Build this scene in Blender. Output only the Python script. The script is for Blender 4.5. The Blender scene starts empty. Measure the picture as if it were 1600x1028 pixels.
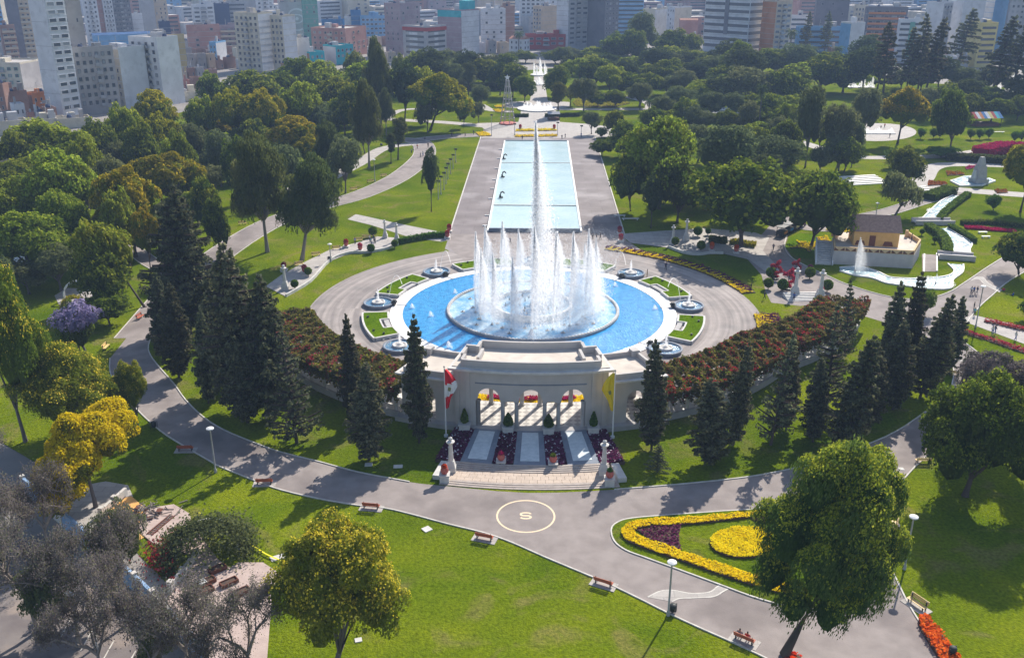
import bpy, math, random
import numpy as np
from mathutils import Vector
R = math.radians
PI = math.pi
rnd = random.Random(11)
S = bpy.context.scene

# ------------------------------------------------------------------ camera, sky, sun, exposure
F_PX, PITCH, YAW, CAM = 1475.1, 0.37648, -0.02749, (0.67, -169.15, 63.0)
cd = bpy.data.cameras.new('camera')
cd.sensor_width = 36.0
cd.lens = F_PX * 36.0 / 1600.0
cd.clip_start, cd.clip_end = 0.5, 9000.0
cam = bpy.data.objects.new('camera', cd)
S.collection.objects.link(cam)
cam.location = CAM
cam.rotation_euler = (PI / 2 - PITCH, 0, -YAW)
S.camera = cam

SUN_AZ, SUN_EL = 27.0, 38.8          # azimuth from +Y towards +X
HAZE = 0.00023
W = bpy.data.worlds.new('World')
S.world = W
W.use_nodes = True
wn = W.node_tree.nodes
sky = wn.new('ShaderNodeTexSky')
sky.sky_type = 'NISHITA'
sky.sun_disc = False
sky.sun_elevation = R(SUN_EL)
sky.sun_rotation = R(SUN_AZ)
sky.air_density = 1.0
sky.dust_density = 1.0
W.node_tree.links.new(sky.outputs[0], wn['Background'].inputs[0])
wn['Background'].inputs[1].default_value = 0.112
sd = bpy.data.lights.new('sun', 'SUN')
sd.energy = 4.9
sd.angle = R(0.6)
sd.color = (1.0, 0.93, 0.82)
so = bpy.data.objects.new('sun', sd)
S.collection.objects.link(so)
so.location = (60, 120, 150)
_t = Vector((-math.sin(R(SUN_AZ)) * math.cos(R(SUN_EL)), -math.cos(R(SUN_AZ)) * math.cos(R(SUN_EL)), -math.sin(R(SUN_EL))))
so.rotation_euler = _t.to_track_quat('-Z', 'Y').to_euler()
S.view_settings.view_transform = 'Standard'
S.view_settings.look = 'None'
S.view_settings.gamma = 1.0
S.view_settings.use_curve_mapping = False
S.view_settings.exposure = 0.66
S.cycles.use_denoising = True
S.cycles.max_bounces = 8
S.cycles.diffuse_bounces = 4
S.cycles.glossy_bounces = 2
S.cycles.transmission_bounces = 3
S.cycles.transparent_max_bounces = 24
S.cycles.volume_bounces = 0
S.cycles.use_adaptive_sampling = True
S.cycles.adaptive_threshold = 0.02

# ------------------------------------------------------------------ survey helpers: photo pixel -> place on the ground
_sp, _cp, _sy, _cy = math.sin(PITCH), math.cos(PITCH), math.sin(YAW), math.cos(YAW)
FW = np.array([_sy * _cp, _cy * _cp, -_sp]); RT = np.array([_cy, -_sy, 0.0]); UP = np.cross(RT, FW); CP = np.array(CAM)
def unp(px, py, z=0.0):
    d = FW * F_PX + RT * (px - 800) + UP * (514 - py)
    t = (z - CAM[2]) / d[2]
    q = CP + d * t
    return Vector((q[0], q[1], z))
def fwd(x, y):
    return (x - CAM[0]) * _sy + (y - CAM[1]) * _cy
def hz(x, y, py):
    """height above z=0 at (x, y) that is seen at photo row py"""
    v = (514 - py) / F_PX
    return CAM[2] + fwd(x, y) * (v * _cp - _sp) / (_cp + v * _sp)
def ppm(x, y, z=0.0):
    return F_PX / (fwd(x, y) * _cp - (z - CAM[2]) * _sp)
def pol(r, a):
    """polar place round the fountain, angle in degrees from the side facing the camera, positive to +X"""
    return (r * math.sin(R(a)), -r * math.cos(R(a)))

ORD = ['first', 'second', 'third', 'fourth', 'fifth', 'sixth', 'seventh', 'eighth', 'ninth', 'tenth', 'eleventh', 'twelfth', 'thirteenth', 'fourteenth', 'fifteenth', 'sixteenth', 'seventeenth', 'eighteenth', 'nineteenth', 'twentieth']
CITY = ((60, 'left of the tall white tower'), (140, 'by the tall white tower'), (215, 'by the unfinished concrete block'), (300, 'by the white apartments'), (380, 'by the mauve ribbed block'), (470, 'by the cream apartment towers'), (560, 'by the turquoise houses'), (630, 'by the light blue gridded block'), (700, 'by the red edged office'), (755, 'by the turquoise banded block'), (825, 'just left of the axis walk'), (870, 'just right of the axis walk'), (965, 'by the big axis tower'), (1010, 'by the pale glass tower'), (1095, 'left of the striped office tower'), (1195, 'by the striped office tower'), (1240, 'by the beige office'), (1320, 'by the plain grey tower'), (1405, 'by the orange balconies'), (1470, 'by the green panelled block'), (1525, 'by the tall blank white tower'), (1570, 'by the yellow block'), (9999, 'at the upper right corner'))
def near_city(x): return next(t for m, t in CITY if x < m)
# ------------------------------------------------------------------ materials
MAT = {}
def nodes_of(name):
    m = bpy.data.materials.new(name); m.use_nodes = True
    nt = m.node_tree
    return m, nt, nt.nodes, nt.links, nt.nodes['Principled BSDF']
def surf(name, c1, c2=None, scale=1.0, rough=0.8, bump=0.0, bscale=None, c3=None, scale2=None, spec=0.3, detail=6, metal=0.0, thr=(0.35, 0.65)):
    m, nt, N, L, b = nodes_of(name)
    b.inputs['Roughness'].default_value = rough
    b.inputs['Specular IOR Level'].default_value = spec
    b.inputs['Metallic'].default_value = metal
    tc = N.new('ShaderNodeTexCoord')
    col = None
    if c2 is None:
        b.inputs['Base Color'].default_value = (*c1, 1)
    else:
        n = N.new('ShaderNodeTexNoise'); n.inputs['Scale'].default_value = scale; n.inputs['Detail'].default_value = detail
        L.new(tc.outputs['Object'], n.inputs['Vector'])
        r = N.new('ShaderNodeValToRGB')
        r.color_ramp.elements[0].position, r.color_ramp.elements[1].position = thr
        r.color_ramp.elements[0].color = (*c1, 1); r.color_ramp.elements[1].color = (*c2, 1)
        L.new(n.outputs[0], r.inputs[0]); col = r.outputs[0]
        if c3 is not None:
            n2 = N.new('ShaderNodeTexNoise'); n2.inputs['Scale'].default_value = scale2; n2.inputs['Detail'].default_value = 5
            L.new(tc.outputs['Object'], n2.inputs['Vector'])
            r2 = N.new('ShaderNodeValToRGB'); r2.color_ramp.elements[0].position = 0.52; r2.color_ramp.elements[1].position = 0.68
            r2.color_ramp.elements[0].color = (0, 0, 0, 1); r2.color_ramp.elements[1].color = (1, 1, 1, 1)
            L.new(n2.outputs[0], r2.inputs[0])
            mx = N.new('ShaderNodeMix'); mx.data_type = 'RGBA'
            L.new(r2.outputs[0], mx.inputs[0]); L.new(col, mx.inputs[6]); mx.inputs[7].default_value = (*c3, 1)
            col = mx.outputs[2]
        L.new(col, b.inputs['Base Color'])
    if bump:
        n3 = N.new('ShaderNodeTexNoise'); n3.inputs['Scale'].default_value = bscale or scale * 4; n3.inputs['Detail'].default_value = 4
        L.new(tc.outputs['Object'], n3.inputs['Vector'])
        bp = N.new('ShaderNodeBump'); bp.inputs['Strength'].default_value = bump; bp.inputs['Distance'].default_value = 0.1
        L.new(n3.outputs[0], bp.inputs['Height']); L.new(bp.outputs[0], b.inputs['Normal'])
    MAT[name] = m
    return m
def leafmat(name, cols, trans=0.5, var=0.14, hue=0.02, hue0=0.5):
    """leaves: colour from a random per-leaf value, with a small shift per plant"""
    if name.startswith('leaf') or name == 'needle':     # reflected and transmitted shares of one leaf colour
        g = {'needle': 3.8, 'leaf_vine': 1.5, 'leaf_purple': 1.3, 'leaf_dark': 1.9}.get(name, 1.7); cols = [tuple(v * g for v in c) for c in cols]
    m, nt, N, L, b = nodes_of(name)
    out = N['Material Output']; N.remove(b)
    at = N.new('ShaderNodeAttribute'); at.attribute_name = 'tint'
    r = N.new('ShaderNodeValToRGB')
    el = r.color_ramp.elements
    while len(el) < len(cols): el.new(0.5)
    for i, c in enumerate(cols):
        el[i].position = i / max(1, len(cols) - 1); el[i].color = (*c, 1)
    L.new(at.outputs['Fac'], r.inputs[0])
    oi = N.new('ShaderNodeObjectInfo')
    hs = N.new('ShaderNodeHueSaturation')
    mr = N.new('ShaderNodeMapRange'); mr.inputs[3].default_value = 1 - var; mr.inputs[4].default_value = 1 + var
    mh = N.new('ShaderNodeMapRange'); mh.inputs[3].default_value = hue0 - hue; mh.inputs[4].default_value = hue0 + hue
    ml = N.new('ShaderNodeMath'); ml.operation = 'MULTIPLY'; ml.inputs[1].default_value = 7.31
    fr = N.new('ShaderNodeMath'); fr.operation = 'FRACT'
    L.new(oi.outputs['Random'], mr.inputs[0]); L.new(oi.outputs['Random'], ml.inputs[0]); L.new(ml.outputs[0], fr.inputs[0]); L.new(fr.outputs[0], mh.inputs[0])
    L.new(mr.outputs[0], hs.inputs['Value']); L.new(mh.outputs[0], hs.inputs['Hue']); L.new(r.outputs[0], hs.inputs['Color'])
    d = N.new('ShaderNodeBsdfDiffuse'); t = N.new('ShaderNodeBsdfTranslucent'); mx = N.new('ShaderNodeMixShader')
    mx.inputs[0].default_value = trans
    L.new(hs.outputs[0], d.inputs[0]); L.new(hs.outputs[0], t.inputs[0])
    L.new(d.outputs[0], mx.inputs[1]); L.new(t.outputs[0], mx.inputs[2]); L.new(mx.outputs[0], out.inputs[0])
    MAT[name] = m
    return m

def grassmat(name, a, b_, worn, wornamt=0.62):
    m, nt, N, L, b = nodes_of(name)
    b.inputs['Roughness'].default_value = 1.0; b.inputs['Specular IOR Level'].default_value = 0.0
    tc = N.new('ShaderNodeTexCoord')
    def noise(sc, det=5, dist=0.0):
        n = N.new('ShaderNodeTexNoise'); n.inputs['Scale'].default_value = sc; n.inputs['Detail'].default_value = det
        n.inputs['Distortion'].default_value = dist
        L.new(tc.outputs['Object'], n.inputs['Vector']); return n.outputs[0]
    def ramp(x, p0, p1, ca, cb):
        r = N.new('ShaderNodeValToRGB'); e = r.color_ramp.elements
        e[0].position, e[1].position = p0, p1; e[0].color = (*ca, 1); e[1].color = (*cb, 1)
        L.new(x, r.inputs[0]); return r.outputs[0]
    def mix(f, x, y, mode='MIX'):
        q = N.new('ShaderNodeMix'); q.data_type = 'RGBA'; q.blend_type = mode
        if hasattr(f, 'links'): L.new(f, q.inputs[0])
        else: q.inputs[0].default_value = f
        L.new(x, q.inputs[6])
        if hasattr(y, 'links'): L.new(y, q.inputs[7])
        else: q.inputs[7].default_value = (*y, 1)
        return q.outputs[2]
    base = ramp(noise(0.09, 6, 0.6), 0.36, 0.64, a, b_)
    wornf = ramp(noise(0.16, 7, 1.2), wornamt, wornamt + 0.14, (0, 0, 0), (0.75, 0.75, 0.75))
    c = mix(wornf, base, worn)
    c = mix(1.0, c, ramp(noise(0.035, 4, 0.8), 0.35, 0.62, (0.74, 0.80, 0.8), (1.12, 1.06, 1.0)), 'MULTIPLY')
    c = mix(ramp(noise(0.45, 8, 0.5), 0.60, 0.74, (0, 0, 0), (0.5, 0.5, 0.5)), c, tuple(.6 * v for v in a))
    fine = ramp(noise(2.6, 8), 0.3, 0.7, (0.62, 0.64, 0.6), (1.32, 1.28, 1.2))
    c = mix(1.0, c, fine, 'MULTIPLY')
    L.new(c, b.inputs['Base Color'])
    n3 = noise(5.0, 5)
    bp = N.new('ShaderNodeBump'); bp.inputs['Strength'].default_value = 0.7; bp.inputs['Distance'].default_value = 0.25
    L.new(n3, bp.inputs['Height']); L.new(bp.outputs[0], b.inputs['Normal'])
    MAT[name] = m

def watermat(name, c1, c2, scale=0.5, bump=0.5, bscale=2.5, rough=0.12, spec=0.6):
    m = surf(name, c1, c2, scale, rough, 0, spec=spec)
    nt = m.node_tree; N, L = nt.nodes, nt.links; b = N['Principled BSDF']
    tc = N.new('ShaderNodeTexCoord'); n = N.new('ShaderNodeTexNoise'); n.inputs['Scale'].default_value = bscale; n.inputs['Detail'].default_value = 3
    L.new(tc.outputs['Object'], n.inputs['Vector'])
    bp = N.new('ShaderNodeBump'); bp.inputs['Strength'].default_value = bump; bp.inputs['Distance'].default_value = 0.25
    L.new(n.outputs[0], bp.inputs['Height']); L.new(bp.outputs[0], b.inputs['Normal'])

grassmat('grass', (0.088, 0.140, 0.006), (0.155, 0.196, 0.009), (0.175, 0.165, 0.055), 0.54)
grassmat('lawn_dark', (0.075, 0.145, 0.004), (0.125, 0.20, 0.005), (0.11, 0.14, 0.02), 0.66)
surf('asphalt', (0.235, 0.202, 0.190), (0.295, 0.256, 0.240), 0.5, 0.9, 0.25, 6, c3=(0.185, 0.158, 0.15), scale2=0.12)
surf('asphalt_wet', (0.15, 0.125, 0.125), (0.21, 0.18, 0.18), 0.12, 0.75, 0.2, 4, c3=(0.30, 0.27, 0.27), scale2=0.06)
surf('pavers', (0.30, 0.265, 0.248), (0.36, 0.32, 0.30), 0.4, 0.85, 0.2, 5, c3=(0.25, 0.23, 0.22), scale2=0.15)
def tracks(m):
    nt = m.node_tree; N, L = nt.nodes, nt.links; b = N['Principled BSDF']; src = b.inputs['Base Color'].links[0].from_socket
    tc = N.new('ShaderNodeTexCoord'); sx = N.new('ShaderNodeSeparateXYZ'); L.new(tc.outputs['Object'], sx.inputs[0])
    ln = N.new('ShaderNodeVectorMath'); ln.operation = 'LENGTH'; L.new(tc.outputs['Object'], ln.inputs[0])
    at = N.new('ShaderNodeMath'); at.operation = 'ARCTAN2'; L.new(sx.outputs[1], at.inputs[0]); L.new(sx.outputs[0], at.inputs[1])
    cb = N.new('ShaderNodeCombineXYZ'); L.new(ln.outputs['Value'], cb.inputs[0]); L.new(at.outputs[0], cb.inputs[1])
    n = N.new('ShaderNodeTexNoise'); n.inputs['Scale'].default_value = 0.9; n.inputs['Detail'].default_value = 5; L.new(cb.outputs[0], n.inputs['Vector'])
    r = N.new('ShaderNodeValToRGB'); r.color_ramp.elements[0].position = 0.40; r.color_ramp.elements[1].position = 0.62
    r.color_ramp.elements[0].color = (0.70, 0.69, 0.70, 1); r.color_ramp.elements[1].color = (1.06, 1.05, 1.04, 1); L.new(n.outputs[0], r.inputs[0])
    mx = N.new('ShaderNodeMix'); mx.data_type = 'RGBA'; mx.blend_type = 'MULTIPLY'; mx.inputs[0].default_value = 1.0
    L.new(src, mx.inputs[6]); L.new(r.outputs[0], mx.inputs[7]); L.new(mx.outputs[2], b.inputs['Base Color'])
tracks(MAT['pavers'])
def joints(m, w, h, dark=0.80, mort=0.012):
    """slab joints and odd slabs in a paved surface"""
    nt = m.node_tree; N, L = nt.nodes, nt.links; b = N['Principled BSDF']; src = b.inputs['Base Color'].links[0].from_socket
    tc = N.new('ShaderNodeTexCoord'); br = N.new('ShaderNodeTexBrick'); br.inputs['Scale'].default_value = 1.0; br.inputs['Brick Width'].default_value = w; br.inputs['Row Height'].default_value = h
    br.inputs['Mortar Size'].default_value = mort * w; br.inputs[1].default_value = (0.93, 0.93, 0.93, 1); br.inputs[2].default_value = (1.06, 1.06, 1.06, 1); br.inputs[3].default_value = (dark, dark, dark, 1)
    L.new(tc.outputs['Object'], br.inputs[0]); mx = N.new('ShaderNodeMix'); mx.data_type = 'RGBA'; mx.blend_type = 'MULTIPLY'; mx.inputs[0].default_value = 1.0
    L.new(src, mx.inputs[6]); L.new(br.outputs[0], mx.inputs[7]); L.new(mx.outputs[2], b.inputs['Base Color'])
joints(MAT['asphalt_wet'], 6.0, 4.0)
surf('street', (0.14, 0.12, 0.12), (0.20, 0.175, 0.165), 0.3, 0.9, 0.2, 6, c3=(0.27, 0.22, 0.19), scale2=0.25)
surf('concrete_path', (0.36, 0.33, 0.31), (0.43, 0.40, 0.37), 0.5, 0.85, 0.15, 5)
joints(MAT['concrete_path'], 2.4, 1.2, 0.82, 0.03)
surf('kerb', (0.46, 0.43, 0.39), (0.60, 0.57, 0.52), 1.2, 0.8)
surf('urban', (0.20, 0.18, 0.17), (0.28, 0.26, 0.24), 0.05, 0.9, c3=(0.15, 0.14, 0.14), scale2=0.02)
surf('white_deck', (0.70, 0.68, 0.65), (0.82, 0.80, 0.77), 0.5, 0.6, 0.1, 6)
surf('stone', (0.36, 0.345, 0.335), (0.44, 0.42, 0.41), 0.8, 0.85, 0.15, 6)
surf('stone_light', (0.50, 0.48, 0.46), (0.6, 0.58, 0.55), 1.2, 0.8, 0.15, 6)
surf('roofing', (0.52, 0.46, 0.40), (0.62, 0.56, 0.49), 0.6, 0.9, 0.15, 5, c3=(0.46, 0.40, 0.35), scale2=0.3)
surf('facade', (0.43, 0.405, 0.385), (0.49, 0.46, 0.435), 0.5, 0.85, 0.1, 4)
surf('bluestone', (0.16, 0.19, 0.24), (0.21, 0.24, 0.29), 1.0, 0.7, 0.1, 6)
surf('whitestone', (0.48, 0.55, 0.58), (0.60, 0.66, 0.68), 1.5, 0.6, 0.1, 6)
surf('step_stone', (0.37, 0.315, 0.28), (0.44, 0.38, 0.34), 1.5, 0.8, 0.1, 6)
surf('step_riser', (0.30, 0.24, 0.21), (0.36, 0.29, 0.26), 1.5, 0.8)
surf('landing', (0.46, 0.37, 0.30), (0.53, 0.43, 0.35), 1.1, 0.8, 0.1, 6)
surf('terracotta', (0.42, 0.10, 0.08), (0.50, 0.14, 0.11), 3, 0.7)
surf('bench_red', (0.40, 0.09, 0.045), (0.48, 0.13, 0.07), 4, 0.6)
surf('bench_yellow', (0.72, 0.50, 0.20), (0.80, 0.58, 0.28), 4, 0.6)
surf('metal_dark', (0.03, 0.035, 0.035), None, rough=0.5)
surf('metal_grey', (0.34, 0.33, 0.33), (0.40, 0.39, 0.38), 3, 0.5)
surf('metal_white', (0.75, 0.75, 0.74), None, rough=0.5)
surf('bark', (0.06, 0.045, 0.04), (0.11, 0.085, 0.075), 3, 0.95, 0.4, 10)
surf('bark_grey', (0.11, 0.095, 0.09), (0.17, 0.15, 0.145), 3, 0.95, 0.4, 10)
surf('bark_pale', (0.20, 0.17, 0.15), (0.30, 0.26, 0.23), 3, 0.95, 0.4, 10)
surf('soil', (0.07, 0.045, 0.035), (0.11, 0.07, 0.05), 2, 0.95)
surf('purple_bed', (0.085, 0.018, 0.05), (0.14, 0.03, 0.085), 1.6, 0.95, 0.8, 6)
surf('sand', (0.66, 0.33, 0.09), (0.74, 0.42, 0.15), 0.5, 0.95, 0.3, 3)
surf('pink_paving', (0.40, 0.31, 0.28), (0.48, 0.38, 0.34), 0.7, 0.9, 0.2, 4)
surf('wall_pale', (0.50, 0.47, 0.44), (0.60, 0.57, 0.53), 1, 0.85)
surf('wall_blue', (0.20, 0.32, 0.50), (0.28, 0.40, 0.58), 1, 0.85)
surf('yellow_paint', (0.75, 0.52, 0.03), None, rough=0.6)
surf('road_paint', (0.78, 0.60, 0.40), None, rough=0.7)
surf('tape', (0.8, 0.72, 0.03), None, rough=0.5)
surf('adobe', (0.58, 0.36, 0.12), (0.66, 0.43, 0.17), 1, 0.9, 0.1, 8)
surf('adobe_rim', (0.62, 0.42, 0.22), (0.68, 0.48, 0.27), 1, 0.9)
surf('thatch', (0.20, 0.13, 0.11), (0.28, 0.19, 0.16), 2, 0.95, 0.5, 9)
surf('plinth', (0.46, 0.42, 0.41), (0.52, 0.48, 0.46), 0.8, 0.9)
surf('door_brown', (0.14, 0.05, 0.03), None, rough=0.6)
surf('red_cloth', (0.62, 0.015, 0.03), None, rough=0.8)
surf('white_cloth', (0.75, 0.75, 0.75), None, rough=0.8)
surf('yellow_cloth', (0.75, 0.55, 0.02), None, rough=0.8)
surf('emblem', (0.25, 0.25, 0.1), None, rough=0.8)
surf('skin', (0.42, 0.24, 0.16), None, rough=0.6)
surf('hair', (0.02, 0.015, 0.012), None, rough=0.6)
for n_, c_ in dict(red=(0.5, 0.03, 0.03), blue=(0.05, 0.12, 0.4), white=(0.7, 0.7, 0.7), navy=(0.02, 0.03, 0.08), black=(0.015, 0.015, 0.02), grey=(0.25, 0.25, 0.27), teal=(0.03, 0.3, 0.35), tan=(0.4, 0.3, 0.2)).items():
    surf('cloth_' + n_, c_, None, rough=0.9)
watermat('pool_water', (0.012, 0.22, 0.52), (0.035, 0.33, 0.66), 0.9, 0.65, 2.6, 0.08)
watermat('inner_water', (0.07, 0.32, 0.58), (0.50, 0.64, 0.74), 0.30, 0.9, 1.6, 0.14)
watermat('long_water', (0.40, 0.54, 0.55), (0.50, 0.63, 0.63), 0.10, 0.5, 1.2, 0.14)
watermat('canal_water', (0.17, 0.32, 0.38), (0.30, 0.44, 0.49), 0.3, 0.6, 2.0, 0.14)
watermat('bowl_water', (0.06, 0.17, 0.30), (0.12, 0.25, 0.38), 1.0, 0.7, 4.0, 0.12)
def spraymat():
    """fine white water drops: they scatter light both ways and let part of it straight through"""
    m, nt, N, L, b = nodes_of('spray')
    out = N['Material Output']; N.remove(b)
    d = N.new('ShaderNodeBsdfDiffuse'); t = N.new('ShaderNodeBsdfTranslucent'); mx = N.new('ShaderNodeMixShader')
    tr = N.new('ShaderNodeBsdfTransparent'); m2 = N.new('ShaderNodeMixShader')
    for q in (d, t): q.inputs[0].default_value = (0.97, 0.97, 0.98, 1)
    mx.inputs[0].default_value = 0.72; m2.inputs[0].default_value = 0.62
    L.new(d.outputs[0], mx.inputs[1]); L.new(t.outputs[0], mx.inputs[2])
    L.new(mx.outputs[0], m2.inputs[1]); L.new(tr.outputs[0], m2.inputs[2]); L.new(m2.outputs[0], out.inputs[0])
    MAT['spray'] = m
spraymat()
def checkmat():
    m = surf('checker_floor', (0.62, 0.60, 0.57), None, rough=0.6)
    nt = m.node_tree; N, L = nt.nodes, nt.links
    tc = N.new('ShaderNodeTexCoord'); mp = N.new('ShaderNodeMapping'); ck = N.new('ShaderNodeTexChecker')
    mp.inputs['Rotation'].default_value = (0, 0, R(45)); ck.inputs['Scale'].default_value = 1.15
    ck.inputs[1].default_value = (0.56, 0.53, 0.49, 1); ck.inputs[2].default_value = (0.34, 0.32, 0.30, 1)
    L.new(tc.outputs['Object'], mp.inputs[0]); L.new(mp.outputs[0], ck.inputs[0]); L.new(ck.outputs[0], N['Principled BSDF'].inputs['Base Color'])
checkmat()
# foliage
leafmat('leaf_ficus', [(0.028, 0.044, 0.009), (0.056, 0.080, 0.013), (0.10, 0.122, 0.022)])
leafmat('leaf_tipa', [(0.056, 0.080, 0.009), (0.102, 0.130, 0.013), (0.175, 0.180, 0.020)])
leafmat('leaf_gold', [(0.10, 0.106, 0.011), (0.195, 0.170, 0.013), (0.29, 0.230, 0.018)])
leafmat('blossom_yellow', [(0.80, 0.58, 0.006), (0.90, 0.70, 0.012), (0.92, 0.77, 0.03)], 0.4, 0.06, 0.006)
leafmat('blossom_gold', [(0.42, 0.32, 0.010), (0.62, 0.47, 0.012), (0.76, 0.60, 0.02)], 0.4, 0.06, 0.006)
leafmat('blossom_pale', [(0.48, 0.39, 0.02), (0.68, 0.54, 0.04), (0.80, 0.65, 0.10)], 0.4, 0.06, 0.006)
leafmat('leaf_euca', [(0.035, 0.05, 0.018), (0.065, 0.078, 0.022), (0.11, 0.11, 0.032)])
leafmat('leaf_lit_top', [(0.12, 0.16, 0.014), (0.18, 0.21, 0.02), (0.24, 0.25, 0.03)])  # pale green that paints sunlight onto the crown tops
leafmat('leaf_olive', [(0.05, 0.065, 0.028), (0.085, 0.10, 0.038), (0.13, 0.14, 0.055)])
leafmat('leaf_dark', [(0.020, 0.031, 0.012), (0.040, 0.054, 0.018), (0.068, 0.083, 0.027)])
leafmat('leaf_pepper', [(0.03, 0.055, 0.014), (0.06, 0.095, 0.02), (0.13, 0.16, 0.035)])
leafmat('needle', [(0.015, 0.019, 0.012), (0.034, 0.037, 0.020), (0.060, 0.060, 0.031)], 0.4, 0.3, 0.03)
leafmat('leaf_mauve', [(0.075, 0.063, 0.062), (0.118, 0.10, 0.10), (0.10, 0.108, 0.052)])
leafmat('blossom_mauve', [(0.22, 0.18, 0.34), (0.32, 0.27, 0.46), (0.42, 0.37, 0.56)])
leafmat('leaf_vine', [(0.070, 0.072, 0.020), (0.125, 0.102, 0.034), (0.17, 0.125, 0.05)])
leafmat('blossom_red', [(0.30, 0.025, 0.04), (0.46, 0.04, 0.065), (0.52, 0.11, 0.12)], 0.3, 0.15, 0.01)
leafmat('blossom_orange', [(0.6, 0.06, 0.012), (0.7, 0.09, 0.015), (0.72, 0.15, 0.03)], 0.3, 0.1, 0.01)
leafmat('blossom_rust', [(0.24, 0.07, 0.015), (0.34, 0.10, 0.02), (0.38, 0.15, 0.03)], 0.3, 0.1, 0.01)
leafmat('blossom_magenta', [(0.35, 0.008, 0.07), (0.45, 0.015, 0.11), (0.5, 0.05, 0.16)], 0.3, 0.1, 0.01)
leafmat('blossom_white', [(0.6, 0.55, 0.6), (0.75, 0.7, 0.75)], 0.3, 0.05, 0.0)
leafmat('leaf_purple', [(0.06, 0.012, 0.035), (0.10, 0.022, 0.06), (0.15, 0.035, 0.09)], 0.25, 0.1, 0.01)
leafmat('leaf_hedge', [(0.03, 0.06, 0.010), (0.06, 0.11, 0.015), (0.10, 0.16, 0.02)])
leafmat('leaf_palm', [(0.025, 0.04, 0.018), (0.05, 0.07, 0.026), (0.08, 0.10, 0.034)])

# ------------------------------------------------------------------ mesh builder and tagging
class MB:
    def __init__(s): s.v, s.f, s.m = [], [], []
    def add(s, vs, fs, mi=0):
        o = len(s.v); s.v += [tuple(v) for v in vs]
        for f in fs: s.f.append(tuple(i + o for i in f)); s.m.append(mi)
        return s
    def box(s, cx, cy, z0, sx, sy, h, rz=0.0, mi=0, top=None):
        c, q = math.cos(rz), math.sin(rz); vs = []
        for z, k in ((z0, 1.0), (z0 + h, top if top else 1.0)):
            for a, b in ((-1, -1), (1, -1), (1, 1), (-1, 1)):
                x, y = a * sx / 2 * k, b * sy / 2 * k
                vs.append((cx + x * c - y * q, cy + x * q + y * c, z))
        return s.add(vs, [(3, 2, 1, 0), (4, 5, 6, 7), (0, 1, 5, 4), (1, 2, 6, 5), (2, 3, 7, 6), (3, 0, 4, 7)], mi)
    def prism(s, pts, z0, z1, mi=0, side=None):
        n = len(pts)
        if sum(pts[i][0] * pts[(i + 1) % n][1] - pts[(i + 1) % n][0] * pts[i][1] for i in range(n)) < 0: pts = pts[::-1]
        vs = [(p[0], p[1], z0) for p in pts] + [(p[0], p[1], z1) for p in pts]
        s.add(vs, [tuple(range(n, 2 * n))], mi)
        s.add(vs, [(i, (i + 1) % n, n + (i + 1) % n, n + i) for i in range(n)], mi if side is None else side)
        return s
    def lathe(s, prof, n=24, cx=0, cy=0, mi=0, a0=0, a1=360):
        full = abs(a1 - a0 - 360) < 1e-6
        k = n if full else n + 1
        vs = []
        for r, z in prof:
            for i in range(k):
                a = R(a0 + (a1 - a0) * i / n); vs.append((cx + r * math.cos(a), cy + r * math.sin(a), z))
        fs = []
        for j in range(len(prof) - 1):
            for i in range(n):
                i2 = (i + 1) % k
                fs.append((j * k + i, j * k + i2, (j + 1) * k + i2, (j + 1) * k + i))
        return s.add(vs, fs, mi)
    def tube(s, pts, rad, n=6, mi=0, cap=True):
        pts = [Vector(p) for p in pts]
        if not hasattr(rad, '__len__'): rad = [rad] * len(pts)
        vs = []
        for i, p in enumerate(pts):
            t = (pts[min(i + 1, len(pts) - 1)] - pts[max(i - 1, 0)]).normalized()
            u = t.cross(Vector((0, 0, 1)) if abs(t.z) < 0.9 else Vector((1, 0, 0))).normalized(); w = t.cross(u)
            for j in range(n):
                a = 2 * PI * j / n; vs.append(p + (u * math.cos(a) + w * math.sin(a)) * rad[i])
        fs = [(i * n + j, i * n + (j + 1) % n, (i + 1) * n + (j + 1) % n, (i + 1) * n + j) for i in range(len(pts) - 1) for j in range(n)]
        if cap: fs += [tuple(range(n))[::-1], tuple(range((len(pts) - 1) * n, len(pts) * n))]
        return s.add(vs, fs, mi)
    def sector(s, r0, r1, a0, a1, z0, z1, n=None, mi=0):
        n = n or max(1, int(abs(a1 - a0) / 2.0) + 1); vs = []
        for i in range(n + 1):
            a = a0 + (a1 - a0) * i / n
            for r, z in ((r0, z0), (r1, z0), (r1, z1), (r0, z1)): vs.append((*pol(r, a), z))
        fs = [(0, 1, 2, 3), (4 * n + 3, 4 * n + 2, 4 * n + 1, 4 * n)]
        for i in range(n):
            for j in range(4): fs.append((4 * i + j, 4 * (i + 1) + j, 4 * (i + 1) + (j + 1) % 4, 4 * i + (j + 1) % 4))
        return s.add(vs, fs, mi)
    def build(s, name, mats, parent=None, smooth=False):
        if isinstance(mats, str): mats = [mats]
        me = bpy.data.meshes.new(name)
        off = parent['_org'] if parent is not None and '_org' in parent else (0, 0, 0)
        me.from_pydata([(v[0] - off[0], v[1] - off[1], v[2] - off[2]) for v in s.v], [], s.f)
        for k in mats: me.materials.append(MAT[k])
        if len(mats) > 1: me.polygons.foreach_set('material_index', s.m)
        if smooth: me.polygons.foreach_set('use_smooth', [True] * len(me.polygons))
        o = link(name, me, parent)
        if smooth and smooth != 'all':
            pass
        return o
def link(name, me, parent=None):
    o = bpy.data.objects.new(name, me); S.collection.objects.link(o)
    if parent is not None: o.parent = parent
    return o
def tag(o, label=None, cat=None, group=None, kind=None):
    if label: o['label'] = label
    if cat: o['category'] = cat
    if group: o['group'] = group
    if kind: o['kind'] = kind
    return o
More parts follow.
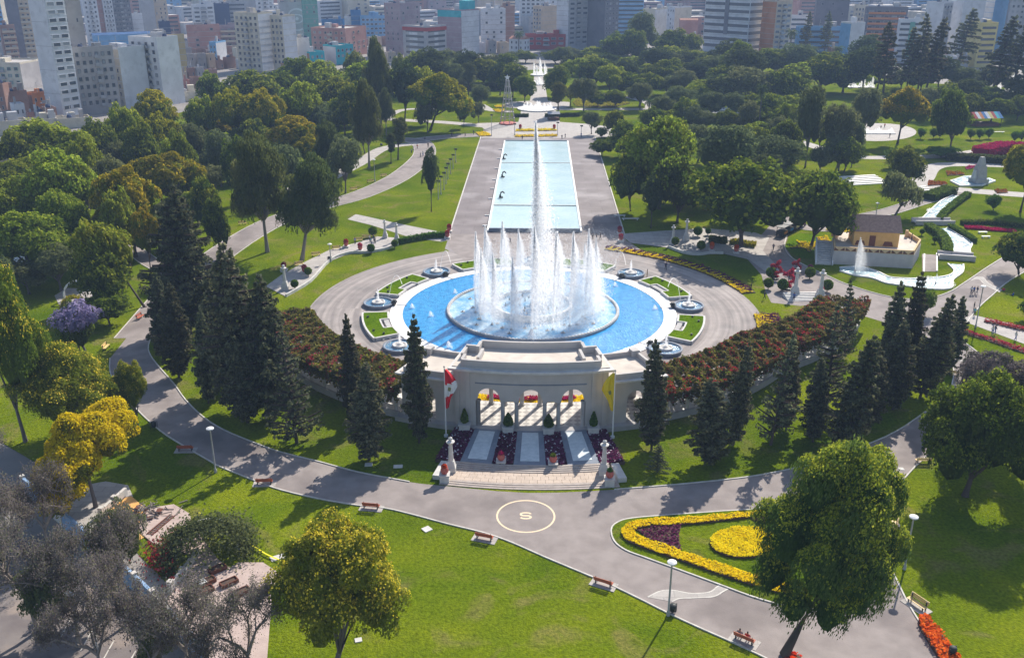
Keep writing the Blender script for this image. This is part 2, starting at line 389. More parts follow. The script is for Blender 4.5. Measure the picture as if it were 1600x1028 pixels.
def thing(name, label, cat, loc=(0, 0, 0), rz=0.0, group=None, world=False):
    """an Empty at the thing's base; with world=True its parts are given in world coordinates"""
    o = bpy.data.objects.new(name, None); S.collection.objects.link(o)
    o.location = loc; o.rotation_euler = (0, 0, rz); o.empty_display_size = 0.5
    if world: o['_org'] = tuple(loc)
    return tag(o, label, cat, group)
def copy_tree(o, parent=None):
    c = o.copy(); S.collection.objects.link(c)
    if parent is not None: c.parent = parent
    for ch in list(o.children): copy_tree(ch, c)
    return c
def copy_thing(o, loc, rz=0.0, label=None, group=None, scale=None):
    c = copy_tree(o); c.location = loc; c.rotation_euler = (0, 0, rz)
    if scale: c.scale = scale if hasattr(scale, '__len__') else (scale,) * 3
    if label: c['label'] = label
    if group: c['group'] = group
    return c
def struct(o): o['kind'] = 'structure'; return o
def smoothline(pts, closed=False, k=6):
    P = [Vector(p) for p in pts]; n = len(P); out = []
    for i in range(n if closed else n - 1):
        g = (lambda j: P[j % n]) if closed else (lambda j: P[max(0, min(n - 1, j))])
        a, b, c, d = g(i - 1), g(i), g(i + 1), g(i + 2)
        for t in range(k):
            t /= k
            out.append(0.5 * ((2 * b) + (c - a) * t + (2 * a - 5 * b + 4 * c - d) * t * t + (3 * b - a - 3 * c + d) * t ** 3))
    if not closed: out.append(P[-1])
    return out
def pxs(pts, z=0.0): return [unp(x, y, z) for x, y in pts]
def flat(name, pts, z, mat, thick=None):
    """one flat sheet (or a slab when thick) over a world outline"""
    m = MB()
    if thick: m.prism([(p[0], p[1]) for p in pts], z - thick, z)
    else:
        n = len(pts)
        if sum(pts[i][0] * pts[(i + 1) % n][1] - pts[(i + 1) % n][0] * pts[i][1] for i in range(n)) < 0: pts = pts[::-1]
        m.add([(p[0], p[1], z) for p in pts], [tuple(range(n))])
    return m.build(name, mat)
def ribbon(name, line, width, z0, z1, mat, parent=None):
    """a raised strip along a line (kerbs, rims, hedges' bases)"""
    m = MB(); n = len(line); vs = []
    for i, p in enumerate(line):
        t = Vector(line[min(i + 1, n - 1)]) - Vector(line[max(i - 1, 0)]); t.z = 0
        if t.length < 1e-6: t = Vector((1, 0, 0))
        t.normalize(); q = Vector((-t.y, t.x, 0)) * width / 2
        for s_, z in ((1, z0), (-1, z0), (-1, z1), (1, z1)): vs.append((p[0] + q.x * s_, p[1] + q.y * s_, z))
    fs = [(0, 1, 2, 3), (4 * n - 1, 4 * n - 2, 4 * n - 3, 4 * n - 4)]
    for i in range(n - 1):
        for j in range(4): fs.append((4 * i + j, 4 * i + (j + 1) % 4, 4 * (i + 1) + (j + 1) % 4, 4 * (i + 1) + j))
    m.add(vs, fs); return m.build(name, mat, parent)
def quads_mesh(name, V, mat, tint=None, extra=None):
    """a mesh of separate quads from an (n,4,3) array, plus optional (verts, faces) of solid core"""
    V = np.asarray(V, np.float32); n = V.shape[0]
    vv = V.reshape(-1, 3); nf = n; loops = np.arange(n * 4, dtype=np.int32); starts = np.arange(n, dtype=np.int32) * 4
    if tint is None: tint = np.random.RandomState(len(name) + n).rand(n)
    if extra is not None and len(extra[1]):
        ev, ef = np.asarray(extra[0], np.float32), np.asarray(extra[1], np.int32)
        o = len(vv); vv = np.concatenate([vv, ev]); starts = np.concatenate([starts, len(loops) + 3 * np.arange(len(ef), dtype=np.int32)])
        loops = np.concatenate([loops, (ef + o).ravel()]); nf += len(ef); tint = np.concatenate([tint, np.full(len(ef), 0.25)])
    me = bpy.data.meshes.new(name)
    me.vertices.add(len(vv)); me.vertices.foreach_set('co', vv.ravel())
    me.loops.add(len(loops)); me.loops.foreach_set('vertex_index', loops)
    me.polygons.add(nf); me.polygons.foreach_set('loop_start', starts)
    a = me.attributes.new('tint', 'FLOAT', 'FACE'); a.data.foreach_set('value', np.asarray(tint, np.float32))
    me.update(calc_edges=True); me.validate()
    me.materials.append(MAT[mat])
    return me

# ------------------------------------------------------------------ foliage scatter
def quads_at(rng, P, Nrm, size, jit=0.9, aspect=1.0):
    """leaf quads at points P facing roughly Nrm"""
    n = len(P)
    N = Nrm + jit * rng.normal(size=(n, 3)); N /= np.linalg.norm(N, axis=1, keepdims=True) + 1e-9
    A = rng.normal(size=(n, 3)); U = np.cross(N, A); U /= np.linalg.norm(U, axis=1, keepdims=True) + 1e-9
    V = np.cross(N, U)
    s = (size * (0.55 + 0.9 * rng.rand(n)))[:, None] if not hasattr(size, '__len__') else size[:, None]
    U = U * s * aspect; V = V * s
    return np.stack([P - U * 0.5 - V * 0.15, P - V * 0.5 + U * 0.1, P + U * 0.5 + V * 0.15, P + V * 0.5 - U * 0.1], 1)
def in_poly(P, poly):
    x, y = P[:, 0], P[:, 1]; ins = np.zeros(len(P), bool); n = len(poly)
    for i in range(n):
        x1, y1 = poly[i][:2]; x2, y2 = poly[(i + 1) % n][:2]
        c = ((y1 > y) != (y2 > y)) & (x < (x2 - x1) * (y - y1) / ((y2 - y1) + 1e-12) + x1)
        ins ^= c
    return ins
def pts_in_poly(rng, poly, n):
    a = np.array([p[:2] for p in poly]); lo, hi = a.min(0), a.max(0); out = np.zeros((0, 2))
    while len(out) < n:
        q = lo + (hi - lo) * rng.rand(n * 2 + 50, 2); out = np.concatenate([out, q[in_poly(q, a)]])
    return out[:n]
def poly_area(poly):
    return abs(sum(poly[i][0] * poly[(i + 1) % len(poly)][1] - poly[(i + 1) % len(poly)][0] * poly[i][1] for i in range(len(poly)))) / 2
_seed = [100]
def rng_new():
    _seed[0] += 1; return np.random.RandomState(_seed[0])
def carpet(name, poly, mat, z, h, size, dens, parent=None, lump=0.5):
    """low flowers or leaves covering a bed"""
    rng = rng_new(); n = int(min(26000, max(60, poly_area(poly) * dens)))
    q = pts_in_poly(rng, poly, n)
    zz = z + h * (0.35 + 0.65 * rng.rand(n)) * (1 - lump * 0.5 + lump * 0.5 * np.sin(q[:, 0] * 2.1 + 1.3 * np.sin(q[:, 1] * 1.7)))
    P = np.column_stack([q, zz])
    if parent is not None and '_org' in parent: P = P - np.array(parent['_org'])
    V = quads_at(rng, P, np.array([[0, 0, 1.0]]), size, 0.42)
    me = quads_mesh(name, V, mat, rng.rand(n))
    o = link(name, me, parent); o['kind'] = 'stuff'
    return o
def flower_bed(label, poly, mat, name='flower_bed', h=0.35, size=0.28, dens=26, cat='flower bed', group=None, soil='soil', edge=0.12):
    c = sum((Vector((p[0], p[1], 0)) for p in poly), Vector()) / len(poly)
    t = thing(name, label, cat, c, group=group, world=True)
    MB().prism([(p[0], p[1]) for p in poly], 0.0, edge).build('soil', soil, t)
    carpet('flowers', poly, mat, edge, h, size, dens, t)
    return t

# ------------------------------------------------------------------ the ground, lawns, roads and paths
GR = struct(flat('ground', [(-3000, -240), (3000, -240), (3000, 4200), (-3000, 4200)], -0.06, 'urban'))
park = pxs([(-400, 760), (-200, 420), (-60, 330), (60, 240), (200, 195), (330, 165), (420, 140), (560, 130), (700, 118), (800, 112), (950, 100), (1100, 98), (1300, 105), (1450, 130), (1620, 140), (1800, 200), (2100, 420), (2300, 1300), (420, 1300), (380, 1028), (230, 880), (120, 760), (0, 690)])
struct(flat('lawn', park, 0.0, 'grass'))
struct(flat('street', pxs([(-500, 1300), (-500, 640), (0, 850), (60, 836), (105, 880), (190, 960), (262, 1060), (420, 1300)]), -0.03, 'street'))
ZR, ZL = 0.02, 0.07
lower = [(172, 560), (172, 580), (182, 603), (215, 641), (250, 673), (287, 697), (330, 722), (345, 730), (400, 752), (440, 766), (500, 780), (560, 790), (600, 794), (640, 803), (700, 819), (757, 833), (800, 848), (850, 870), (905, 893), (950, 912), (1000, 936), (1050, 961), (1100, 984), (1150, 1006), (1200, 1030), (1260, 1060)]
rightk = [(1500, 1075), (1478, 1040), (1462, 1010), (1445, 985), (1420, 945), (1405, 915), (1392, 885), (1384, 850), (1383, 820), (1387, 795), (1400, 765), (1430, 729), (1462, 700), (1500, 650), (1528, 590), (1535, 562), (1520, 545), (1497, 529)]
upper = [(1475, 545), (1480, 560), (1490, 580), (1480, 615), (1430, 655), (1385, 682), (1320, 707), (1260, 727), (1190, 742), (1130, 750), (1050, 758), (960, 765), (825, 770), (694, 759), (640, 753), (560, 738), (500, 722), (440, 707), (400, 693), (350, 672), (318, 652), (290, 625), (272, 600), (250, 575), (235, 555), (232, 540), (240, 520), (252, 503)]
lw, rk, up_ = smoothline(pxs(lower), k=3), smoothline(pxs(rightk), k=3), smoothline(pxs(upper[:11]), k=3)
up2 = smoothline(pxs(upper[14:]), k=3)
struct(flat('road', lw + rk + smoothline(pxs(upper), k=3) + pxs([(225, 500), (200, 525)]), ZR, 'asphalt'))
for l_ in (lw, rk, up_ + pxs(upper[11:12]), up2): struct(ribbon('kerb', l_, 0.17, 0.0, 0.13, 'kerb'))
# left park paths
def path(name, line, w, mat, z=ZR, kerb=True):
    P = smoothline(pxs(line), k=5); n = len(P); Lf, Rt = [], []
    for i, p in enumerate(P):
        t = P[min(i + 1, n - 1)] - P[max(i - 1, 0)]; t.z = 0; t.normalize()
        q = Vector((-t.y, t.x, 0)) * (w[min(len(w) - 1, int(i / n * len(w)))] if hasattr(w, '__len__') else w) / 2
        Lf.append(p + q); Rt.append(p - q)
    struct(flat(name, Lf + Rt[::-1], z, mat))
    if kerb:
        struct(ribbon('kerb', Lf, 0.16, 0.0, 0.12, 'kerb')); struct(ribbon('kerb', Rt, 0.16, 0.0, 0.12, 'kerb'))
path('path', [(212, 528), (258, 472), (285, 440), (330, 407), (380, 373), (430, 346), (490, 325), (560, 306), (620, 279), (655, 252), (664, 236), (655, 222), (625, 218)], 7.5, 'asphalt', ZR + 0.004)
path('path', [(655, 224), (600, 232), (560, 256), (500, 285), (440, 300), (380, 322)], 5.0, 'concrete_path', ZR + 0.008, False)
path('path', [(655, 219), (700, 214), (757, 211)], 7.0, 'asphalt', ZR - 0.004)
path('path', [(285, 440), (262, 425), (235, 410), (205, 390), (150, 372)], 4.0, 'asphalt', ZR + 0.012)
struct(flat('path', pxs([(543, 343), (556, 335), (620, 349), (704, 366), (704, 375), (690, 378), (640, 371), (580, 352)]), ZR + 0.016, 'concrete_path'))
terrace_l = pxs([(447, 464), (485, 441), (515, 409), (545, 397), (570, 396), (600, 391), (622, 383), (618, 372), (590, 370), (560, 379), (515, 391), (470, 413), (440, 430), (415, 448)])
struct(flat('terrace', terrace_l, 0.09, 'concrete_path'))
struct(ribbon('terrace_edge', smoothline(pxs([(447, 464), (485, 441), (515, 409), (545, 397), (570, 396), (600, 391), (622, 383)]), k=4), 0.35, 0.0, 0.6, 'stone_light'))
terrace_r = pxs([(968, 366), (1040, 361), (1100, 357), (1180, 364), (1202, 372), (1192, 392), (1222, 425), (1200, 428), (1170, 406), (1130, 397), (1090, 399), (1040, 387), (985, 380)])
struct(flat('terrace', terrace_r, 0.09, 'concrete_path'))
struct(ribbon('terrace_edge', smoothline(pxs([(1046, 388), (1068, 396), (1090, 399), (1110, 397), (1130, 397)]), k=4), 0.35, 0.0, 0.6, 'stone_light'))
# ring road round the fountain, promenade, far plazas
ring = [pol(43.0, a) for a in range(0, 360, 3)]
struct(flat('plaza', ring, 0.016, 'pavers'))
struct(flat('promenade', [(-20.6, 40), (-20.6, 200), (21.8, 200), (21.8, 40), (16, 34), (-16, 34)], 0.024, 'asphalt_wet'))
struct(flat('plaza', pxs([(700, 385), (703, 366), (965, 368), (985, 380), (1010, 396), (930, 420), (740, 420)]), 0.032, 'asphalt'))
for x_ in (-20.7, 21.9): struct(ribbon('kerb', [Vector((x_, 52, 0)), Vector((x_, 186, 0))], 0.3, 0, 0.15, 'kerb'))
struct(flat('path', pxs([(752, 216), (760, 205), (745, 193), (810, 191), (815, 170), (790, 168), (790, 160), (828, 158), (836, 112), (848, 112), (856, 158), (890, 160), (890, 168), (868, 171), (875, 191), (930, 195), (990, 205), (985, 212), (924, 216)]), 0.04, 'concrete_path'))
path('path', [(540, 178), (600, 186), (700, 192), (760, 198)], 6.0, 'concrete_path', 0.044, False)
path('path', [(860, 171), (930, 171), (1000, 171), (1090, 175), (1200, 178), (1260, 185)], 6.0, 'concrete_path', 0.044, False)
path('path', [(700, 160), (745, 163), (765, 172), (800, 175)], 5.0, 'concrete_path', 0.048, False)
path('path', [(910, 147), (960, 149), (1010, 160), (1015, 172)], 4.5, 'concrete_path', 0.048, False)
path('path', [(600, 186), (630, 172), (690, 170), (745, 163)], 4.0, 'concrete_path', 0.052, False)
# right side of the park
struct(flat('road', pxs([(1165, 402), (1180, 378), (1205, 350), (1226, 337), (1250, 338), (1234, 362), (1226, 385), (1240, 405), (1290, 430), (1330, 447), (1390, 464), (1440, 468), (1480, 458), (1510, 440), (1560, 407), (1640, 360), (1640, 405), (1580, 437), (1550, 462), (1530, 480), (1510, 505), (1497, 530), (1475, 547), (1440, 520), (1380, 503), (1330, 488), (1290, 474), (1250, 478), (1205, 473), (1196, 455), (1190, 430)]), 0.012, 'asphalt'))
struct(ribbon('kerb', smoothline(pxs([(1232, 362), (1226, 385), (1240, 405), (1290, 430), (1330, 447), (1390, 464), (1440, 468), (1480, 458), (1510, 440), (1560, 407), (1640, 362)]), k=4), 0.2, 0, 0.13, 'kerb'))
struct(ribbon('kerb', smoothline(pxs([(1640, 405), (1580, 437), (1550, 462), (1530, 480), (1510, 505), (1497, 529)]), k=4), 0.2, 0, 0.13, 'kerb'))
path('path', [(1228, 350), (1290, 358), (1340, 342), (1392, 330), (1440, 315), (1500, 300)], 5.0, 'asphalt', ZR + 0.006)
path('path', [(1190, 200), (1250, 222), (1330, 244), (1400, 246), (1490, 242), (1620, 222)], 5.5, 'concrete_path', 0.03, False)
path('path', [(1405, 300), (1440, 282), (1456, 262), (1500, 257), (1640, 262)], 6.0, 'concrete_path', 0.036, False)
path('path', [(1440, 290), (1500, 297), (1640, 308)], 6.5, 'concrete_path', 0.042, False)
struct(flat('plaza', [unp(1370 + 62 * math.cos(a), 207 + 14 * math.sin(a)) for a in np.linspace(0, 2 * PI, 32)[:-1]], 0.05, 'concrete_path'))
struct(flat('path', pxs([(1500, 500), (1620, 545), (1640, 520), (1520, 492)]), 0.034, 'concrete_path'))
# paved terrace, sand and street side, lower left
struct(flat('paved_terrace', pxs([(226, 796), (272, 789), (297, 804), (299, 818), (322, 850), (342, 876), (360, 888), (372, 880), (411, 880), (440, 899), (432, 918), (425, 931), (415, 1060), (350, 1120), (262, 940), (280, 900), (300, 868), (240, 850), (215, 830)]), 0.16, 'pink_paving', 0.3))
struct(flat('sand', pxs([(150, 840), (158, 805), (180, 782), (205, 775), (232, 798), (240, 815), (235, 835), (205, 850), (170, 862)]), 0.05, 'sand'))
struct(flat('path', pxs([(120, 760), (165, 752), (200, 758), (208, 776), (180, 783), (158, 806), (150, 842), (100, 830)]), 0.03, 'concrete_path'))
# paved bands across the roads (paler cobbles between white lines)
def band(c1, c2, mat='concrete_path'):
    a, b = smoothline(pxs(c1), k=5), smoothline(pxs(c2), k=5)
    struct(flat('cobble_band', a + b[::-1], ZR + 0.02, mat))
    for q in (a, b): struct(ribbon('band_line', q, 0.16, ZR, ZR + 0.028, 'kerb'))
band([(1012, 933), (1030, 924), (1050, 922), (1080, 927), (1108, 925), (1120, 917), (1128, 913)], [(1050, 940), (1062, 935), (1085, 934), (1115, 932), (1130, 924), (1141, 918)])
band([(1364, 882), (1378, 887), (1390, 889)], [(1366, 898), (1382, 903), (1396, 906)])
band([(1475, 556), (1490, 558), (1505, 561)], [(1478, 562), (1492, 563), (1510, 566)])
band([(1517, 438), (1530, 437), (1540, 446), (1562, 457)], [(1521, 434), (1535, 433), (1545, 443), (1566, 453)])
for px, py, w, d, rz in ((667, 827, 1.0, 1.0, .7), (438, 870, 2.2, .9, .55), (576, 726, 1.0, .9, .1), (622, 729, 1.2, .8, .1), (1408, 733, .7, .7, 0), (560, 1000, .7, .6, 0.3)):
    c = unp(px, py); m = MB().box(c.x, c.y, 0.0, w, d, 0.09, rz).build('concrete_slab', 'stone_light')
    tag(m, {667: 'pale square concrete slab alone in the grass near the round road marking', 438: 'pale oblong concrete slab in the grass under the yellow tape', 576: 'pale square slab in shaded lawn beside the largest left fir trees', 622: 'grey slab in shaded lawn left of the stairs', 1408: 'round pale utility cover on the right road', 560: 'pale slab in grass behind the yellow flowering tree'}[px], 'slab')
# road marking: ring with the letter S
c = unp(821.5, 806)
m = MB(); vs = []; n = 72
for i in range(n):
    a = 2 * PI * i / n
    for r in (3.36, 3.58): vs.append((c.x + r * math.cos(a), c.y + r * math.sin(a), ZR + 0.006))
m.add(vs, [(2 * i, 2 * i + 1, (2 * i + 3) % (2 * n), (2 * i + 2) % (2 * n)) for i in range(n)])
for sgn in (1, -1):     # the S, two mirrored hooks of a flat stroke
    line = [(0, 0.0), (-0.35, 0.02), (-0.56, 0.16), (-0.6, 0.34), (-0.5, 0.56), (-0.2, 0.68), (0.2, 0.68), (0.48, 0.58), (0.6, 0.42)]
    P = smoothline([Vector((x, y * 0.92, 0)) for x, y in line], k=4); vv = []
    for i, p in enumerate(P):
        t = P[min(i + 1, len(P) - 1)] - P[max(i - 1, 0)]; t.normalize(); q = Vector((-t.y, t.x, 0)) * 0.13
        for s_ in (1, -1): vv.append((c.x + sgn * (p.x + q.x * s_), c.y + 0.05 + sgn * (p.y + q.y * s_), ZR + 0.008))
    m.add(vv, [(2 * i, 2 * i + 1, 2 * i + 3, 2 * i + 2) for i in range(len(P) - 1)])
tag(m.build('road_marking', 'road_paint'), 'pale orange ring with the letter S painted on the road', 'road marking')

# ------------------------------------------------------------------ fountain
T = thing('fountain_pool', 'huge round fountain pool with bright blue water and white rim', 'fountain', world=True)
m = MB()
m.sector(24.75, 27.2, -180, 180, 0.02, 0.14, 120); m.build('deck', 'white_deck', T)
MB().lathe([(24.75, 0.02), (24.75, 0.13)], 96).build('pool_edge', 'bluestone', T)
MB().lathe([(16.4, 0.075), (24.74, 0.075)], 96).build('outer_water', 'pool_water', T)
MB().lathe([(0.01, 0.28), (16.0, 0.28)], 96).build('inner_water', 'inner_water', T)
MB().lathe([(15.85, 0.0), (15.85, 0.5), (15.95, 0.55), (16.35, 0.55), (16.45, 0.5), (16.45, 0.0)], 120).build('ring_wall', 'stone', T)
m = MB()
for i in range(150):
    x, y = pol(16.15, i * 2.4); m.box(x, y, 0.55, 0.34, 0.34, 0.12, R(i * 2.4))
o = m.build('ring_stones', 'white_deck', T); o['kind'] = 'stuff'
MB().lathe([(7.0, 0.3), (7.0, 1.45), (7.1, 1.55), (7.45, 1.55), (7.55, 1.45), (7.5, 0.2)], 96).build('inner_basin_wall', 'white_deck', T)
MB().lathe([(0.01, 1.1), (6.99, 1.1)], 64).build('basin_water', 'inner_water', T)
for i in range(30):
    x, y = pol(2.6 + 1.3 * (i % 3), i * 12); 
    MB().lathe([(0.16, 1.1), (0.12, 1.35), (0.07, 1.4), (0.05, 1.75), (0.001, 1.76)], 6, x, y).build('nozzle', 'metal_dark', T)
for i in range(34):
    r = (10.2, 11.5, 13.4)[i % 3]; x, y = pol(r, i * 10.6 + 3)
    MB().lathe([(0.42, 0.285), (0.4, 0.36), (0.12, 0.42), (0.08, 0.62), (0.001, 0.63)], 8, x, y).build('nozzle', 'metal_grey', T)

def jet_mesh(seed, H, r0, drift, n, size, wide=0.10, fall=0.75, core=0.2):
    """a standing jet: a tight rising column and the spray that falls from it on the lee side"""
    rng = np.random.RandomState(seed)
    n1 = int(n * core)
    t = rng.rand(n1) ** 0.75; z = H * t
    w = r0 * (0.35 + 0.5 * np.sin(t * PI)) * np.clip((1.0 - t) * 7, 0.15, 1)
    P1 = np.column_stack([rng.normal(size=n1) * w + drift * 0.10 * t ** 2, rng.normal(size=n1) * w, z])
    n2 = n - n1
    u = rng.rand(n2) ** 0.62                       # 0 at the crown, 1 at the water
    z2 = H * (1.0 - u) + 0.012 * H * rng.normal(size=n2) * u
    side = np.abs(rng.normal(size=n2)) * 0.6
    xx = drift * (0.08 + 0.75 * u) * side * np.minimum(1, u * 4) + rng.normal(size=n2) * (r0 * 0.2 + wide * 0.34 * u * (1.25 - 0.5 * u)) + drift * 0.07
    yy = rng.normal(size=n2) * (r0 * 0.2 + wide * 0.34 * u)
    keep = rng.rand(n2) < (1 - fall * u ** 1.6)
    P2 = np.column_stack([xx, yy, z2])[keep]
    ph = np.sin(P2[:, 0] / H * 60 + seed) + 0.7 * np.sin(P2[:, 0] / H * 140 + P2[:, 1] / H * 30)
    P2 = P2[(ph > -0.4) | (rng.rand(len(P2)) < 0.6)]
    P = np.concatenate([P1, P2])
    sz = size * (0.35 + 0.9 * rng.rand(len(P)))
    A = rng.normal(size=(len(P), 3)) * sz[:, None] * 0.5; B = rng.normal(size=(len(P), 3)) * sz[:, None] * 0.5
    C = np.array([[0, 0, 1.0]]) * sz[:, None] * 1.2
    V = np.stack([P - A - C * .5, P + B, P + A + C * .5, P - B], 1)
    return quads_mesh('spray', V, 'spray', rng.rand(len(P)))
JETS = [jet_mesh(40 + i, 1.0, 0.0105, 0.23, 54000, 0.0060, 0.115, core=0.12) for i in range(4)]
def jet(x, y, z, H, i, label, group=None, wid=1.0, rz=0.0):
    t = thing('water_jet', label, 'fountain jet', (x, y, z), rz, group)
    o = link('spray', JETS[i % 4], t); o.scale = (H * wid, H * wid, H); o['kind'] = 'stuff'
    MB().lathe([(0.30, -0.05), (0.26, 0.12), (0.10, 0.2), (0.08, 0.4), (0.001, 0.41)], 8).build('nozzle', 'metal_grey', t)
    return t
tops = [(743, 488, 362), (751, 499, 388), (757, 470, 352), (769, 507, 395), (783, 460, 346), (799, 515, 402), (808, 455, 358), (831, 517, 352), (838, 452, 346), (864, 515, 362), (868, 455, 362), (890, 509, 362), (893, 458, 370), (914, 498, 358), (910, 462, 380), (926, 484, 372), (921, 472, 392)]
_rows = {r: sorted(t[0] for t in tops if (t[1] > 480) == (r == 'near')) for r in ('near', 'far')}
for i, (x, yb, yt) in enumerate(tops):
    r_ = 'near' if yb > 480 else 'far'
    p = unp(x, yb, 0.3); jet(p.x, p.y, 0.3, hz(p.x, p.y, yt) - 0.3, i, ORD[_rows[r_].index(x)] + ' tall white jet from the left on the ' + r_ + ' side of the jet circle', 'water jets of the inner ring', 0.85 if yb > 480 else 1.0, R((-14, 8, 0, 12, -6)[i % 5]))
big = jet_mesh(77, 1.0, 0.0085, 0.13, 100000, 0.0040, 0.070, 0.15, 0.03)
t = thing('central_jet', 'tallest water jet shooting up from the middle of the fountain', 'fountain jet', (-0.1, 0, 1.1))
o = link('spray', big, t); o.scale = (34, 34, 34.6); o['kind'] = 'stuff'
MB().lathe([(0.5, 0), (0.4, 0.3), (0.15, 0.45), (0.1, 0.8), (0.001, 0.81)], 10).build('nozzle', 'metal_grey', t)
# mist hanging over the inner pool
rng = rng_new(); n = 200000
a = rng.rand(n) * 2 * PI; r = 12.8 * rng.rand(n) ** 0.42; z = 0.4 + 14 * rng.rand(n) ** 2.1
P = np.column_stack([r * np.cos(a) + 1.5 + z * 0.2, r * np.sin(a), z])
V = quads_at(rng, P, np.array([[0, 0, 1.0]]), 0.075, 3.0)
o = link('water_mist', quads_mesh('water_mist', V, 'spray')); tag(o, 'fine white spray drifting over the inner fountain ring', 'spray', kind='stuff')
# small low splashes round the outer pool
splash = jet_mesh(91, 1.0, 0.10, 0.5, 1500, 0.055, 0.6, 0.2)
for k, (x, y, h) in enumerate(((710, 458, .9), (643, 481, .9), (700, 543, 1.2), (828, 533, 2.2), (1022, 483, .9), (960, 447, .9), (672, 494, 1.0))):
    p = unp(x, y, 0.08); t = thing('splash', ('low white splash at the back left of the outer pool', 'low white splash at the left rim of the outer pool', 'low white splash left of the gateway roof', 'upright white splash just above the gateway roof', 'low white splash at the right rim of the outer pool', 'low white splash at the back right of the outer pool', 'faint arch of splashes left of the inner ring')[k], 'splash', (p.x, p.y, 0.08), 0, 'splashes in the outer pool')
    o = link('spray', splash, t); o.scale = (h * 1.2, h * 1.2, h); o['kind'] = 'stuff'

# satellite bowls round the pool
def bowl(ang, label):
    x, y = pol(30.0, ang)
    t = thing('small_fountain', label, 'small fountain', (x, y, 0), R(ang), 'bowls round the fountain pool')
    MB().lathe([(2.75, 0), (2.85, 0.35), (2.95, 0.55), (2.9, 0.66), (2.6, 0.66), (2.5, 0.5), (2.45, 0.3)], 36).build('basin', 'bluestone', t, True)
    MB().lathe([(1.15, 0.45), (2.5, 0.45)], 36).build('water', 'bowl_water', t)
    MB().lathe([(1.3, 0.3), (1.3, 0.78), (1.0, 0.8), (0.95, 0.6), (0.5, 0.95), (0.3, 1.0), (0.001, 1.0)], 24).build('inner_dish', 'stone_light', t, True)
    o = link('spray', splash, t); o.location = (0, 0, 0.9); o.scale = (0.9, 0.9, 2.4); o['kind'] = 'stuff'
    # crouching water spout at the pool side
    m = MB(); m.box(0, 2.9, 0.0, 1.3, 0.9, 0.75, top=0.85).box(0, 3.1, 0.7, 0.8, 0.8, 0.45, top=0.7).box(-0.4, 3.35, 0.55, 0.25, 0.5, 0.3).box(0.4, 3.35, 0.55, 0.25, 0.5, 0.3)
    m.build('spout', 'metal_dark', t)
    MB().box(0, 4.55, 0.10, 0.35, 2.0, 0.06).build('channel', 'bluestone', t)
    return t
BA = [(-49.5, 'small bowl fountain half hidden by the fir left of the gateway'), (-94, 'small bowl fountain at the left end of the pool'), (-136.5, 'small bowl fountain behind the pool on its left'), (180, 'small bowl fountain at the back of the pool on the axis'), (136.5, 'small bowl fountain behind the pool on its right'), (94, 'small bowl fountain at the right end of the pool'), (49.5, 'small bowl fountain half hidden by the fir right of the gateway')]
for a_, l_ in BA: bowl(a_, l_)
# thin arching jets
for (x0, y0, x1, y1, yt, l_) in ((608, 463, 629, 446, 438, 'over the left planter'), (688, 418, 704, 410, 397, 'behind the back left bowl'), (960, 418, 978, 414, 398, 'behind the back right bowl'), (1063, 468, 1043, 450, 440, 'over the right planter')):
    a, b = unp(x0, y0, .6), unp(x1, y1, .3); h = 3.2; m = MB()
    m.tube([a.lerp(b, k / 12) + Vector((0, 0, h * 4 * (k / 12) * (1 - k / 12))) for k in range(13)], 0.07, 5)
    tag(m.build('arching_jet', 'spray'), 'thin arch of water ' + l_, 'fountain jet', 'thin arching jets round the pool')
# planters with grass and benches between bowls
PL = [(-71.5, 'grassed stone planter left of the pool, nearest the left pergola'), (-115.5, 'grassed stone planter behind the left end of the pool'), (-158.5, 'grassed stone planter behind the pool, left of the axis'), (158.5, 'grassed stone planter behind the pool, right of the axis'), (115.5, 'grassed stone planter behind the right end of the pool'), (71.5, 'grassed stone planter right of the pool, nearest the right pergola')]
for ac, l_ in PL:
    t = thing('planter', l_, 'planter', (*pol(30, ac), 0), 0, 'grass planters round the pool', world=True)
    m = MB(); w_ = 12.0
    m.sector(32.0, 32.35, ac - w_, ac + w_, 0, 0.62); m.sector(27.25, 27.6, ac - w_, ac - 4.5, 0, 0.62); m.sector(27.25, 27.6, ac + 4.5, ac + w_, 0, 0.62)
    m.sector(28.9, 29.2, ac - 4.5, ac + 4.5, 0, 0.62)
    for a_ in (-w_, w_): m.sector(27.6, 32.0, ac + a_ - 0.35, ac + a_ + 0.35, 0, 0.618, 1)
    for a_ in (-4.5, 4.5): m.sector(27.6, 28.9, ac + a_ - 0.3, ac + a_ + 0.3, 0, 0.616, 1)
    m.build('stone_rim', 'stone_light', t)
    m = MB(); m.sector(29.2, 32.0, ac - w_ + .3, ac + w_ - .3, 0.02, 0.6); m.sector(27.6, 29.195, ac - w_ + .3, ac - 4.8, 0.02, 0.598); m.sector(27.6, 29.195, ac + 4.8, ac + w_ - .3, 0.02, 0.598)
    m.build('turf', 'lawn_dark', t)
    MB().sector(27.5, 28.4, ac - 3.6, ac + 3.6, 0.0, 0.5).build('stone_bench', 'stone', t)
    for r_, a_ in ((31.2, -7), (31.2, 6), (30, 10)):
        x, y = pol(r_, ac + a_); MB().box(x, y, 0.6, 0.35, 0.35, 0.3, R(ac)).build('floodlight', 'metal_dark', t)
